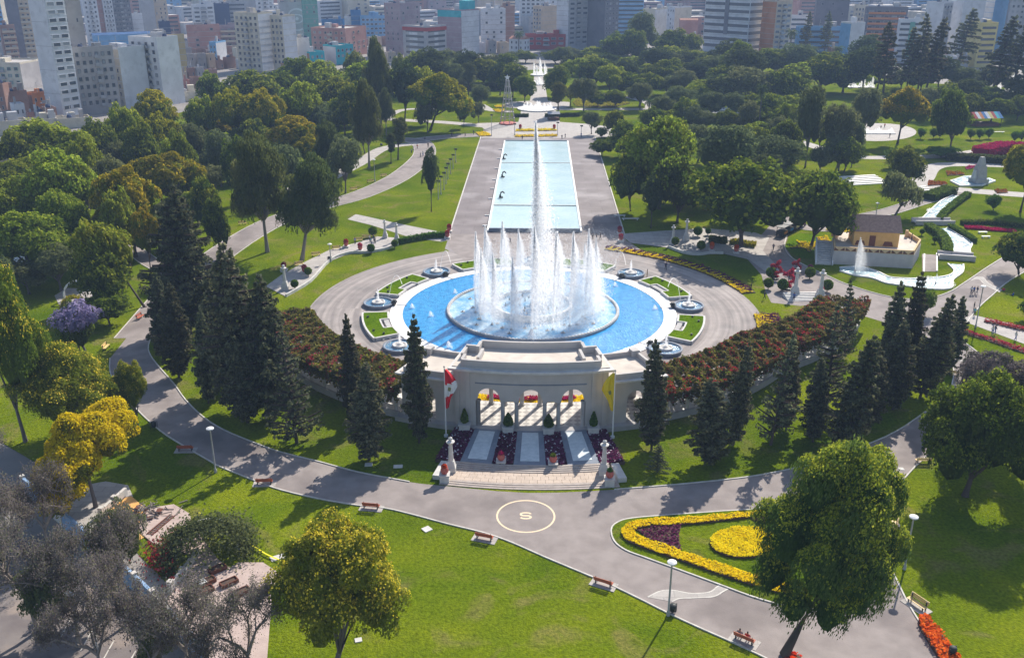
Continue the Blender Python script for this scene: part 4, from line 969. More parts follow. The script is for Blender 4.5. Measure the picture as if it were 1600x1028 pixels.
# ------------------------------------------------------------------ trees: one of each kind is built, then copied
def ico(c, r, rng, zs):
    """a rough low blob that closes the inside of a crown"""
    vs = []; fs = []; nu, nv = 8, 5
    for j in range(nv + 1):
        for i in range(nu):
            a, b = 2 * PI * i / nu, PI * j / nv; k = r * (0.8 + .4 * rng.rand())
            vs.append((c[0] + k * math.sin(b) * math.cos(a), c[1] + k * math.sin(b) * math.sin(a), (c[2] + k * math.cos(b)) / zs))
    for j in range(nv):
        for i in range(nu):
            a, b, c2, d = j * nu + i, j * nu + (i + 1) % nu, (j + 1) * nu + (i + 1) % nu, (j + 1) * nu + i
            fs += [(a, b, c2), (a, c2, d)]
    return vs, fs
def crown_pts(rng, blobs, n, shell=0.25, zmin=-0.35):
    """points over the outside of a heap of blobs; blobs in metres of a crown of radius 1"""
    B = np.array(blobs); w = B[:, 3] ** 2; k = rng.choice(len(B), n, p=w / w.sum())
    d = rng.normal(size=(n, 3)); d[:, 2] += 0.25; d /= np.linalg.norm(d, axis=1, keepdims=True)
    lo = d[:, 2] < zmin; d[lo, 2] *= -1
    P = B[k, :3] + d * (B[k, 3] * (1 - shell * rng.rand(n) ** 1.5 + 0.06 * rng.normal(size=n)))[:, None]
    ok = np.ones(n, bool)
    for b in blobs:
        ok &= ~(np.linalg.norm(P - np.array(b[:3]), axis=1) < b[3] * 0.66)
    return P[ok], d[ok], k[ok]
def cauli(blobs, rng, k=9, f=.46):
    """each big blob carries smaller ones, so that the crown reads as billows"""
    out = list(blobs)
    for b in blobs:
        for i in range(k):
            d = rng.normal(size=3); d[2] = abs(d[2]) * .9 - .15; d /= np.linalg.norm(d)
            out.append((b[0] + d[0] * b[3] * .96, b[1] + d[1] * b[3] * .96, b[2] + d[2] * b[3] * .96, b[3] * f * (.75 + .5 * rng.rand())))
    return out
def limbs(mb, blobs, q, th, rad, rng, bend=0.06):
    """trunk to the fork at th and a limb to each main blob (units: crown radius across, total height up)"""
    x1, y1 = bend * rng.normal(), bend * rng.normal()
    mb.tube([(0, 0, -.01), (x1 * .3, y1 * .3, th * .35 / q), (x1, y1, th / q)], [rad * 1.5, rad, rad * .8], 7)
    for b in blobs[:7]:
        m = ((x1 + b[0] * .6), (y1 + b[1] * .6), (th + (b[2] - th) * .45) / q)
        mb.tube([(x1, y1, th * .93 / q), m, (b[0], b[1], b[2] / q)], [rad * .6, rad * .4, rad * .16], 5)
PROTO = {}
def proto(key, variants):
    PROTO[key] = variants
def tree_root(name, parts):
    o = bpy.data.objects.new(name, None); S.collection.objects.link(o); o.empty_display_size = .5
    for nm, me in parts:
        c = link(nm, me, o)
        if nm in ('crown', 'blossoms', 'lit_top_leaves'): c['kind'] = 'stuff'
    return o
def mesh_of(mb, mat):
    o = mb.build('trunk', mat, None, True); me = o.data; bpy.data.objects.remove(o); return me
def broad(seed, q, th, blobs, n, leaf, mat, bark='bark', rad=.045, blossom_or_lit=None, jit=0.45, name='broadleaf_tree', flat_=1.0, droop=0, core=.66):
    """q = height / crown radius; th = fork height in crown radii"""
    rng = np.random.RandomState(seed)
    tb = MB(); limbs(tb, blobs, q, th, rad, rng)
    full = cauli(blobs, rng) if not droop else cauli(blobs, rng, 4, .5)
    P, d, k = crown_pts(rng, full, n)
    br = rng.rand(len(full)); tint = np.clip(0.45 * rng.rand(len(P)) + 0.55 * br[k], 0, 1)
    if droop:                                       # hanging strands below each point
        m = 5; P = np.repeat(P, m, 0); d = np.repeat(d, m, 0) * np.array([1, 1, .3]); tint = np.repeat(tint, m)
        st = np.tile(np.arange(m), len(P) // m); ln = np.repeat(droop * (.4 + rng.rand(len(P) // m)), m)
        P = P + np.column_stack([d[:, 0] * .05 * st / m, d[:, 1] * .05 * st / m, -ln * st / m]) + .024 * rng.normal(size=P.shape)
        V = quads_at(rng, P, d, leaf, .55); c = P[:, None, :]; V = (V - c) * np.array([.75, .75, 1.9]) + c
    else: V = quads_at(rng, P, d + np.array([0, 0, .35]), leaf, jit)
    V = V / np.array([1, 1, q])
    ev, ef = [], []
    for b in blobs:
        a, f = ico(b[:3], b[3] * core, rng, q); ef += [tuple(i + len(ev) for i in t) for t in f]; ev += a
    parts = [('trunk', mesh_of(tb, bark)), ('crown', quads_mesh('crown', V, mat, tint, (ev, ef)))]
    if blossom_or_lit:
        bm, bn, bs, zlo = blossom_or_lit
        P, d, k = crown_pts(rng, full, bn * 3, .08, 0.0)
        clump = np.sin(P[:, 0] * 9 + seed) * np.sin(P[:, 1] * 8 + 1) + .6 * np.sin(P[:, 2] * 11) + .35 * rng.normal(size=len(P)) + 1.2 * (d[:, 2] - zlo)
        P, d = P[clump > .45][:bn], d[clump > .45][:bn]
        parts.append(('lit_top_leaves' if bm == 'leaf_lit_top' else 'blossoms', quads_mesh('blossoms', quads_at(rng, P + d * .03, d + np.array([0, 0, .4]), bs, .7) / np.array([1, 1, q]), bm, rng.rand(len(P)))))
    return tree_root(name, parts)
def heap(seed, n, zc, rz, rlo, rhi, flat_=False, inner=0.62):
    """n blobs filling a crown of radius 1 centred at height zc"""
    rng = np.random.RandomState(seed); out = [(0, 0, zc, rhi)]
    for i in range(n):
        a = 2.4 * i + rng.rand() * .8; t = (i + .5) / n; rr = inner * math.sqrt(t) * (0.8 + .35 * rng.rand())
        z = zc + rz * ((1 - rr ** 2 / .6) * .75 - .25 + .35 * rng.normal() * .5) if not flat_ else zc + rz * (.5 - rr ** 2) + .05 * rng.normal()
        out.append((rr * math.cos(a), rr * math.sin(a), z, rlo + (rhi - rlo) * rng.rand()))
    return out
def conifer(seed, tiers, per, nq, q, mat='needle', z0=.07, dens=1.0, sparse=False, taper=.85, up=.12, name='fir_tree', trunkmat='bark', leaf=.05, prof=None):
    rng = np.random.RandomState(seed); tb = MB(); tb.tube([(0, 0, -.01), (0, 0, .5), (0, 0, .985)], [.075, .05, .012], 7)
    PP, NN, SS = [], [], []
    for t in range(tiers):
        f = t / (tiers - 1); z = z0 + (.975 - z0) * f ** .92
        L_ = (1 - f) ** taper * (.86 + .2 * rng.rand()) + .05
        if prof: L_ = prof(f) * (.88 + .24 * rng.rand())
        for b in range(per):
            if sparse and rng.rand() < .25: continue
            a = 2 * PI * (b + .5 * (t % 2)) / per + .25 * rng.normal(); l2 = L_ * (.62 + .48 * rng.rand())
            m = max(6, int(nq * l2)); s = rng.rand(m) ** .65
            rr = .03 + l2 * s; wd = .16 * l2 * (1 - .45 * s) * rng.normal(size=m) * (1.0 if not sparse else .6)
            zz = z + (up * l2 * s ** 1.6 - .10 * l2 * s * (1 - f)) / q + .0075 * rng.normal(size=m) - .35 * np.abs(wd) / q
            PP.append(np.column_stack([rr * math.cos(a) - wd * math.sin(a), rr * math.sin(a) + wd * math.cos(a), zz * q]))
            NN.append(np.tile([[.3 * math.cos(a), .3 * math.sin(a), 1.0]], (m, 1)))
            if b % 1 == 0: tb.tube([(0, 0, z), (rr.max() * .95 * math.cos(a), rr.max() * .95 * math.sin(a), z + (up * l2 - .0) / q)], [.014, .005], 3, cap=False)
    P, N_ = np.concatenate(PP), np.concatenate(NN)
    V = quads_at(rng, P, N_, leaf, .65, 1.5) / np.array([1, 1, q])
    return tree_root(name, [('trunk', mesh_of(tb, trunkmat)), ('crown', quads_mesh('crown', V, mat, rng.rand(len(P))))])
def palm(seed, q=5.0, n=22, name='palm_tree'):
    rng = np.random.RandomState(seed); tb = MB(); tb.tube([(0, 0, -.01), (.04, 0, .4), (0, 0, .86)], [.12, .085, .08], 7)
    vs = []
    for i in range(n):
        a = 2.4 * i; e = 1.1 - 1.9 * (i / n); pr = (0, 0, .86 * q)
        x = z = 0.0
        for k in range(9):
            ee = e - .19 * k; x2, z2 = x + .125 * math.cos(ee), z + .125 * math.sin(ee)
            for sd in (-1, 1):
                w = .17 * math.sin((k + 1) / 10 * PI) + .03
                p0 = np.array((x * math.cos(a), x * math.sin(a), .86 * q + z)); p1 = np.array((x2 * math.cos(a), x2 * math.sin(a), .86 * q + z2))
                o = np.array((-math.sin(a) * sd * w, math.cos(a) * sd * w, -.09))
                vs.append([p0, p1 - (p1 - p0) * .35, p1 - (p1 - p0) * .35 + o + (p1 - p0) * .4, p0 + o + (p1 - p0) * .4])
            x, z = x2, z2
    V = np.array(vs) / np.array([1, 1, q])
    return tree_root(name, [('trunk', mesh_of(tb, 'bark_grey')), ('crown', quads_mesh('crown', V, 'leaf_palm', rng.rand(len(V))))])
def twiggy(seed, nleaf, mat='leaf_mauve', q=1.7, name='bare_tree', blossom_or_lit=None):
    """thin-leaved tree: limbs and twigs show through a haze of small leaves"""
    rng = np.random.RandomState(seed); tb = MB(); tips = []
    def grow(p, d, l, r, lev):
        e = p + d * l; mid = p + d * l * .5 + Vector(rng.normal(size=3)) * l * .05
        tb.tube([(p.x, p.y, p.z / q), (mid.x, mid.y, mid.z / q), (e.x, e.y, e.z / q)], [r, r * .8, r * .6], 5 if lev < 2 else 3, cap=False)
        if lev >= 2: tips.append((p, e))
        if lev == 5: return
        for k in range(3 if lev < 4 else 2):
            v = Vector(rng.normal(size=3)); v.z = abs(v.z) * .6 if lev < 2 else v.z * .5 + .1
            nd = (d * (.75 if lev else .5) + v.normalized() * .85).normalized()
            grow(e, nd, l * (.68 + .14 * rng.rand()), r * .58, lev + 1)
    grow(Vector((0, 0, 0)), Vector((.05, 0, 1)), .5, .045, 0)
    E = np.array([[*a, *b] for a, b in tips]); k = rng.randint(len(E), size=nleaf); t = rng.rand(nleaf, 1)
    P = E[k, :3] * (1 - t) + E[k, 3:] * t + .05 * rng.normal(size=(nleaf, 3))
    rr = np.hypot(P[:, 0], P[:, 1]); sc = 1 / np.percentile(rr, 96)
    for i, v in enumerate(tb.v): tb.v[i] = (v[0] * sc, v[1] * sc, v[2])
    P = P * np.array([sc, sc, 1]); zt = np.percentile(P[:, 2], 99)
    for i, v in enumerate(tb.v): tb.v[i] = (v[0], v[1], v[2] * q / zt)
    P[:, 2] *= q / zt
    V = quads_at(rng, P, np.array([[0, 0, 1.0]]), .022, 1.3) / np.array([1, 1, q])
    return tree_root(name, [('trunk', mesh_of(tb, 'bark_pale')), ('crown', quads_mesh('crown', V, mat, rng.rand(nleaf)))])

proto('ficus', [broad(1 + i, 1.72, .3, heap(1 + i, 12, .82, .66, .36, .56), 13000, .066, 'leaf_ficus', blossom_or_lit=('leaf_tipa', 4500, .066, .15)) for i in range(4)])  # lighter leaves over the top paint the crown as sunlit
proto('round', [broad(11 + i, 2.3, .7, heap(11 + i, 7, 1.4, .7, .5, .66, inner=.4), 10000, .08, 'leaf_dark') for i in range(2)])
proto('tipa', [broad(21 + i, 1.7, .55, heap(21 + i, 15, 1.02, .62, .28, .44, True, .74), 14000, .06, 'leaf_tipa', rad=.04, blossom_or_lit=('leaf_lit_top', 4500, .06, .15), name='umbrella_tree') for i in range(4)])  # yellow-green upper leaves put the lit look into the colour
proto('gold', [broad(31 + i, 1.7, .6, heap(31 + i, 15, 1.08, .58, .28, .44, True, .74), 13000, .06, 'leaf_tipa', rad=.04, blossom_or_lit=('leaf_gold', 10500, .06, .05), name='umbrella_tree') for i in range(3)])
proto('euca', [broad(41 + i, 3.6, 1.1, [(x, y, z, r) for x, y, z, r in [(0, 0, 2.9, .55), (.3, .2, 2.3, .55), (-.35, .1, 2.1, .55), (.1, -.35, 1.8, .5), (.45, -.1, 1.55, .4), (-.4, -.25, 1.45, .42), (.0, .4, 1.7, .5), (-.1, .1, 3.25, .3), (-.25, .35, 2.55, .4), (.3, -.2, 2.75, .38)]], 6500, .05, 'leaf_euca', 'bark_pale', rad=.06, droop=.34, name='tall_tree', core=.62) for i in range(2)])
proto('slim', [broad(51, 4.6, 1.6, [(0, 0, 3.9, .6), (.2, .1, 3.2, .65), (-.2, -.1, 2.6, .6), (.1, .2, 2.1, .5)], 9000, .10, 'leaf_euca', rad=.07, name='tall_tree')])
proto('olive', [broad(61 + i, 1.9, .45, heap(61 + i, 12, 1.08, .7, .32, .5), 12000, .065, 'leaf_olive', 'bark_grey') for i in range(3)])
proto('weeping', [broad(66, 2.0, .7, heap(67, 9, 1.35, .45, .36, .5), 2200, .08, 'leaf_olive', 'bark_grey', droop=.5, name='weeping_tree')])
proto('jacaranda', [broad(68, 1.7, .7, heap(68, 11, 1.15, .5, .26, .40, True), 7000, .06, 'blossom_mauve', 'bark_grey', name='jacaranda_tree', core=.45)])
proto('shrub', [broad(71 + i, 1.35, .2, heap(71 + i, 6, .62, .45, .4, .55, inner=.45), 4500, .10, 'leaf_hedge', name='shrub') for i in range(2)])
proto('pine', [conifer(81 + i, 19, 8, 120, 4.4, z0=.08, leaf=.085, prof=lambda f: (.45 + .65 * min(1, f * 5)) * (1 - f) ** .72 * 1.12 + .05) for i in range(4)])
proto('pine_open', [conifer(86 + i, 17, 7, 44, 3.6, sparse=True, z0=.10, up=.22, leaf=.085, prof=lambda f: (1 - f) ** .8 + .05) for i in range(2)])
proto('pine_big', [conifer(89 + i, 19, 9, 190, 2.9, z0=.10, leaf=.05, prof=lambda f: (.55 + .5 * min(1, f * 4)) * (1 - f) ** .75 * 1.08 + .05) for i in range(3)])
proto('araucaria', [conifer(92 + i, 16, 6, 46, 4.8, z0=.30, sparse=True, up=.1, leaf=.13, name='araucaria_tree', prof=lambda f: (.55 + .45 * min(1, f * 3)) * (1 - f) ** .65 + .08) for i in range(2)])
proto('palm', [palm(96)])
# the large ones near the camera, with finer leaves
proto('near_pepper', [broad(101, 2.5, .9, [(0, 0, 2.15, .38), (.32, .25, 1.95, .42), (-.35, .1, 1.95, .40), (.05, -.4, 1.85, .42), (.5, -.15, 1.55, .36), (-.55, -.1, 1.5, .38), (-.2, -.55, 1.4, .38), (.35, -.5, 1.35, .34), (.55, .25, 1.3, .36), (-.5, .35, 1.35, .36), (0, .5, 1.5, .4), (0, 0, 1.5, .55), (.62, -.2, 1.0, .25), (-.6, .05, .98, .27), (.1, -.6, .95, .25), (-.35, -.5, .9, .22)], 32000, .021, 'leaf_pepper', 'bark', rad=.055, droop=.085, blossom_or_lit=('leaf_lit_top', 22000, .026, -.05), name='weeping_tree', core=.7)])  # light green tufts are highlights painted on the upper crown
proto('near_tipa', [broad(111 + i, 1.7, .35, heap(111 + i, 22, .98, .78, .24, .38, False, .72), 120000, .026, 'leaf_tipa', 'bark_grey', rad=.045, blossom_or_lit=('blossom_pale', 8000 if i else 4000, .026, .0), name='flowering_tree') for i in range(2)])
proto('near_gold', [broad(121, 1.25, .5, [(-.5, .1, .95, .36), (-.2, .3, 1.0, .36), (.15, .0, 1.02, .36), (.42, .2, .9, .30), (.7, .1, .78, .26), (-.65, -.25, .62, .32), (-.25, -.3, .7, .36), (.2, -.4, .55, .28), (.6, -.2, .42, .2), (-.75, .2, .75, .25)], 60000, .026, 'leaf_tipa', 'bark_grey', rad=.03, blossom_or_lit=('blossom_gold', 46000, .028, -.25), name='flowering_tree')])
proto('near_ficus', [broad(131, 1.3, .25, heap(131, 22, .70, .48, .24, .42, False, .70), 76000, .032, 'leaf_ficus', 'bark', blossom_or_lit=('leaf_tipa', 14000, .032, .1), name='broadleaf_tree')])  # top lightened by leaf colour to look sunlit
proto('near_grey', [broad(136, 1.6, .6, heap(136, 14, 1.0, .5, .28, .42, False, .66), 34000, .034, 'leaf_mauve', 'bark_grey', name='broadleaf_tree', core=.6)])
proto('twiggy', [twiggy(141 + i, 13000) for i in range(3)])
_used = set()
KIND = dict(ficus='tree', round='tree', tipa='tree', gold='tree')
def tree(kind, cx, yt, yb, w, label, group=None, base=None, var=None, cat='tree', lean=None):
    """a tree whose crown is centred at column cx, top at row yt, foot at row yb and w pixels wide"""
    v = PROTO[kind]; i = rnd.randrange(len(v)) if var is None else var % len(v)
    p = unp(base if base else cx, yb); H = hz(p.x, p.y, yt); Rr = w / 2 / ppm(p.x, p.y, H * .6)
    H -= .25 * Rr * (0 if 'pine' in kind or kind in ('araucaria', 'palm') else 1) * .5
    key = (kind, i); src = v[i]
    if key in _used: o = copy_tree(src)
    else: o = src; _used.add(key)
    k = .86 + .28 * rnd.random()
    o.location = p; o.scale = (Rr * (1 if base else k), Rr * (1 if base else 1 / k), H); o.rotation_euler = (R(2.2) * rnd.gauss(0, 1), R(2.2) * rnd.gauss(0, 1), rnd.random() * 6.28)
    if base and base != cx:                       # the crown stands off the foot: the whole tree leans
        d = (cx - base) / ppm(p.x, p.y, H * .6); o.rotation_euler = (0, math.atan2(d, H * .65), 0)
    tag(o, label, cat, group)
    return o

# ------------------------------------------------------------------ every tree of the park
PFX = dict(ficus='dense dark green tree', round='round dark tree', tipa='broad green umbrella tree', gold='golden topped umbrella tree', euca='tall drooping brown-green eucalyptus', slim='slim tall tree', olive='loose grey-green tree', weeping='weeping grey-green tree', jacaranda='mauve flowering jacaranda', shrub='low green shrub', pine='dark narrow fir', pine_open='thin open fir with bare trunk', pine_big='large dark fir', araucaria='tall tiered araucaria', palm='palm tree')
def grove(group, rows):
    for r in rows:
        kind, cx, yt, yb, w, where = r[:6]
        if kind == 'pine_big': w *= 1.2
        tree(kind, cx, yt, yb, w, PFX[kind] + ' ' + where, group, *r[6:])
grove('trees of the left wood', [
    ('tipa', 88, 193, 300, 132, 'widest crown of the wood below the flat pale roofs'),
    ('ficus', 22, 215, 315, 70, 'at the left edge beneath the wide crown'),
    ('ficus', 163, 182, 285, 58, 'between the pale roof and the white tower block'),
    ('tipa', 205, 168, 272, 64, 'directly below the unfinished grey building'),
    ('gold', 248, 152, 245, 76, 'in front of the white apartment block'),
    ('gold', 266, 182, 275, 64, 'just below the one fronting the white block'),
    ('olive', 310, 190, 280, 40, 'with yellowish leaves beside the path of dark crowns'),
    ('ficus', 209, 211, 292, 44, 'tucked under the unfinished building trees'),
    ('tipa', 322, 154, 240, 54, 'right of the white apartment block'),
    ('gold', 374, 144, 240, 72, 'bright yellow, left half of the pair above the eucalyptus'),
    ('gold', 418, 147, 240, 62, 'bright yellow, right half of the pair above the eucalyptus'),
    ('olive', 346, 207, 292, 54, 'grey one left of the big eucalyptus'),
    ('ficus', 342, 120, 190, 58, 'at the foot of the low houses right of the white block'),
    ('ficus', 398, 108, 186, 86, 'below the twin cream tower block'),
    ('ficus', 446, 110, 178, 70, 'right of the twin cream tower block foot'),
    ('tipa', 500, 96, 172, 86, 'below the turquoise house'),
    ('ficus', 555, 81, 152, 38, 'rounded, right of the turquoise house'),
    ('euca', 594, 56, 200, 44, 'feathery and dark, before the brick block', 596),
    ('ficus', 626, 83, 145, 36, 'right of the feathery dark eucalyptus'),
    ('tipa', 652, 82, 145, 42, 'before the grey office with red roof edge'),
    ('round', 632, 109, 198, 56, 'tall one left of the golden umbrella by the path'),
    ('tipa', 664, 111, 192, 56, 'pale green behind the golden umbrella by the path'),
    ('gold', 692, 121, 205, 94, 'spreading over the upper path with a leaning trunk', 672),
    ('olive', 668, 153, 207, 36, 'small under the spreading golden crown'),
    ('euca', 577, 122, 263, 50, 'brown one on a long bare trunk by the upper path'),
    ('euca', 604, 137, 212, 26, 'narrow one right of the long bare trunk'),
    ('ficus', 528, 119, 198, 74, 'wide behind the brown eucalyptus'),
    ('ficus', 560, 140, 222, 54, 'shaded left of the long bare trunk'),
    ('tipa', 474, 132, 224, 78, 'deep green above the mauve-grey crowns'),
    ('olive', 498, 160, 226, 60, 'between deep green crowns left of the brown eucalyptus'),
    ('gold', 418, 146, 238, 56, 'yellow, leaning toward the deep green crown'),
    ('gold', 462, 190, 268, 80, 'broad, behind the two great eucalyptus'),
    ('euca', 417, 198, 394, 92, 'great one left of the pair by the path', 418),
    ('euca', 498, 232, 407, 94, 'great one right of the pair by the path', 472),
    ('euca', 517, 185, 292, 50, 'dark bronze behind the right great eucalyptus'),
    ('olive', 540, 213, 302, 58, 'dark bronze by the lawn edge near the long path'),
    ('slim', 625, 183, 250, 32, 'with two stems beside the gathering of people', 622),
    ('slim', 611, 208, 256, 18, 'short one left of the two stems'),
    ('round', 674, 247, 331, 30, 'alone on the left lawn casting a long shadow'),
    ('olive', 750, 131, 172, 33, 'small rounded by the far left walk'),
    ('slim', 732, 96, 150, 26, 'before the blank brick wall building'),
    ('olive', 676, 102, 145, 38, 'brownish, between office and the golden umbrella'),
    ('olive', 748, 159, 192, 26, 'low, by the steel tower frame'),
    ('olive', 725, 166, 200, 20, 'tiny, left of the steel tower frame'),
    ('tipa', 105, 248, 382, 112, 'big, centre of the left wood'),
    ('tipa', 35, 288, 392, 84, 'at the left edge above the arch'),
    ('olive', 190, 247, 342, 72, 'yellowish, upper middle of the left wood'),
    ('gold', 212, 270, 402, 88, 'warm green, right of the big central crown'),
    ('tipa', 105, 308, 416, 82, 'half hidden behind the front row of the left wood'),
    ('tipa', 52, 336, 442, 110, 'in the front row at the left, above the white arch'),
    ('tipa', 172, 332, 480, 86, 'with a long curving trunk behind the white arch', 226),
    ('ficus', 162, 384, 492, 90, 'deep green just right of the white arch'),
    ('gold', 237, 334, 442, 46, 'behind the big grey fir'),
    ('gold', 272, 243, 335, 96, 'dark bronze behind the top of the big grey fir'),
    ('ficus', 326, 274, 375, 42, 'narrow right of the big grey fir top'),
    ('ficus', 346, 318, 400, 38, 'low right of the big grey fir'),
    ('ficus', 300, 215, 320, 44, 'behind the dark bronze crown'),
    ('ficus', 238, 205, 300, 62, 'under the golden crowns of the white block'),
    ('ficus', 372, 215, 320, 50, 'left of the left great eucalyptus'),
    ('tipa', 140, 222, 330, 60, 'in the second row behind the big central crown'),
    ('tipa', 280, 222, 320, 50, 'between the golden crowns and the bronze crown'),
    ('olive', 8, 400, 500, 60, 'at the left edge above the yellow-green tree'),
    ('tipa', 205, 300, 420, 60, 'under the warm green crown'),
    ('olive', 455, 225, 315, 44, 'between the two great eucalyptus'),
    ('olive', 570, 190, 240, 36, 'small, on the grass below the brown eucalyptus'),
    ('ficus', 130, 470, 560, 50, 'dark, behind the mauve jacaranda'),
])
grove('firs round the gateway lawns', [
    ('pine_big', 296, 290, 522, 104, 'with grey branches rising above the left wood'),
    ('pine_big', 388, 376, 640, 112, 'tallest of the left group by the pergola'),
    ('pine', 256, 425, 560, 48, 'at the outer left of the left group'),
    ('pine', 280, 440, 590, 62, 'second from the left in the left group'),
    ('pine', 326, 480, 630, 48, 'with visible stem foot near the curving road'),
    ('pine', 352, 430, 612, 60, 'behind the tallest one of the left group'),
    ('pine_big', 428, 430, 655, 92, 'right of the tallest one of the left group'),
    ('pine', 387, 520, 660, 58, 'in front of the tallest one of the left group'),
    ('pine_open', 464, 520, 692, 84, 'casting its shadow on the left lawn'),
    ('pine', 555, 488, 665, 44, 'slender spire before the left pergola'),
    ('pine', 577, 562, 718, 70, 'broad and near, between the two slender spires'),
    ('pine', 655, 488, 692, 48, 'slender spire left of the red and white flag'),
    ('pine', 1018, 533, 703, 48, 'right of the yellow flag, before the wing roof'),
    ('pine', 1152, 532, 695, 46, 'spire behind the broad one right of the lawn', 1146),
    ('pine', 1112, 590, 725, 74, 'broad one on the right lawn near the stairs'),
    ('pine_open', 1027, 694, 737, 38, 'very young and small, right of the stairs'),
    ('pine_open', 1215, 520, 695, 66, 'with a pale stem before the right pergola', 1204),
    ('pine', 1228, 518, 672, 44, 'spire against the right pergola flowers'),
    ('pine', 1330, 520, 712, 76, 'large leaning one in the middle of the right lawn', 1310),
    ('pine_open', 1288, 480, 660, 72, 'thin one through the right pergola'),
    ('pine_open', 1319, 438, 560, 36, 'small thin one by the red sculptures'),
    ('pine', 1382, 438, 612, 52, 'left of the close pair behind the right road'),
    ('pine', 1413, 424, 600, 44, 'tallest of the close pair behind the right road'),
    ('pine', 1395, 500, 640, 60, 'lower, under the close pair'),
    ('pine', 1453, 457, 622, 62, 'whose shadow points across the right road', 1407 + 30),
    ('pine', 1482, 460, 580, 40, 'outermost at the right road bend'),
    ('pine', 1355, 540, 668, 50, 'behind the large leaning one'),
    ('pine', 1270, 560, 690, 54, 'between the pale stemmed and the leaning ones'),
    ('shrub', 1370, 612, 650, 26, 'under the right firs'),
    ('shrub', 1445, 455, 492, 34, 'palm-like bush between the firs by the canal'),
])
tree('near_tipa', 38, 424, 690, 122, 'yellow-green flowering tree at the left edge with a thick dark trunk', 'large trees near the camera', 40, 0)
tree('near_tipa', 118, 545, 682, 172, 'wide green tree dotted with yellow flowers beside the curving left road', 'large trees near the camera', None, 0)
tree('near_tipa', 216, 572, 668, 58, 'small green tree overhanging the curving left road', 'large trees near the camera', None, 0)
tree('near_gold', 150, 655, 792, 196, 'brilliant golden flowering tree above the sand heap', 'large trees near the camera')
tree('near_tipa', 538, 826, 1052, 212, 'big yellow-flowered tree in the near lawn', 'large trees near the camera', 522, 1)
tree('near_pepper', 1278, 697, 1026, 218, 'massive weeping pepper tree standing by the near road', 'large trees near the camera', 1224)
tree('near_ficus', 1508, 602, 775, 180, 'huge dense dark tree overhanging the right road', 'large trees near the camera')
tree('near_grey', 1532, 548, 690, 130, 'greyish thin-leaved tree behind the huge dark tree', 'large trees near the camera')
tree('near_grey', 1612, 560, 720, 90, 'greyish tree cut by the right edge of the lawn', 'large trees near the camera')
tree('jacaranda', 138, 475, 562, 82, 'mauve flowering jacaranda near the white arch', 'large trees near the camera')
for a in ((60, 790, 985, 170, 'thin-leaved mauve-grey tree at the left by the street'), (125, 840, 1010, 150, 'thin-leaved tree right of the loaded tricycle'), (225, 845, 1035, 150, 'thin-leaved tree over the blue wall'), (300, 905, 1070, 160, 'leafless greyish tree over the paved terrace'), (395, 905, 1080, 130, 'leafless tree at the right end of the paved terrace'), (10, 640, 830, 130, 'mauve-grey tree at the left edge below the flowering tree'), (165, 915, 1075, 150, 'dense thin-leaved tree in the lower left corner'), (30, 740, 900, 110, 'mauve tree over the dark parked car'), (200, 800, 975, 120, 'thin-leaved tree between sand heap and blue wall'), (80, 725, 870, 110, 'grey tree left of the golden flowering tree'), (350, 960, 1100, 130, 'greyish tree low in front of the paved terrace'), (245, 940, 1085, 120, 'grey tree low before the blue wall')):
    tree('twiggy', *a[:4], a[4], 'bare trees by the street')
for a in ((185, 800, 950, 90, 'small olive-leaved tree beside the blue wall'), (95, 880, 1000, 90, 'olive-leaved tree by the street corner'), (250, 960, 1060, 80, 'olive-leaved bush in the lower corner')):
    tree('olive', *a[:4], a[4], 'bare trees by the street')
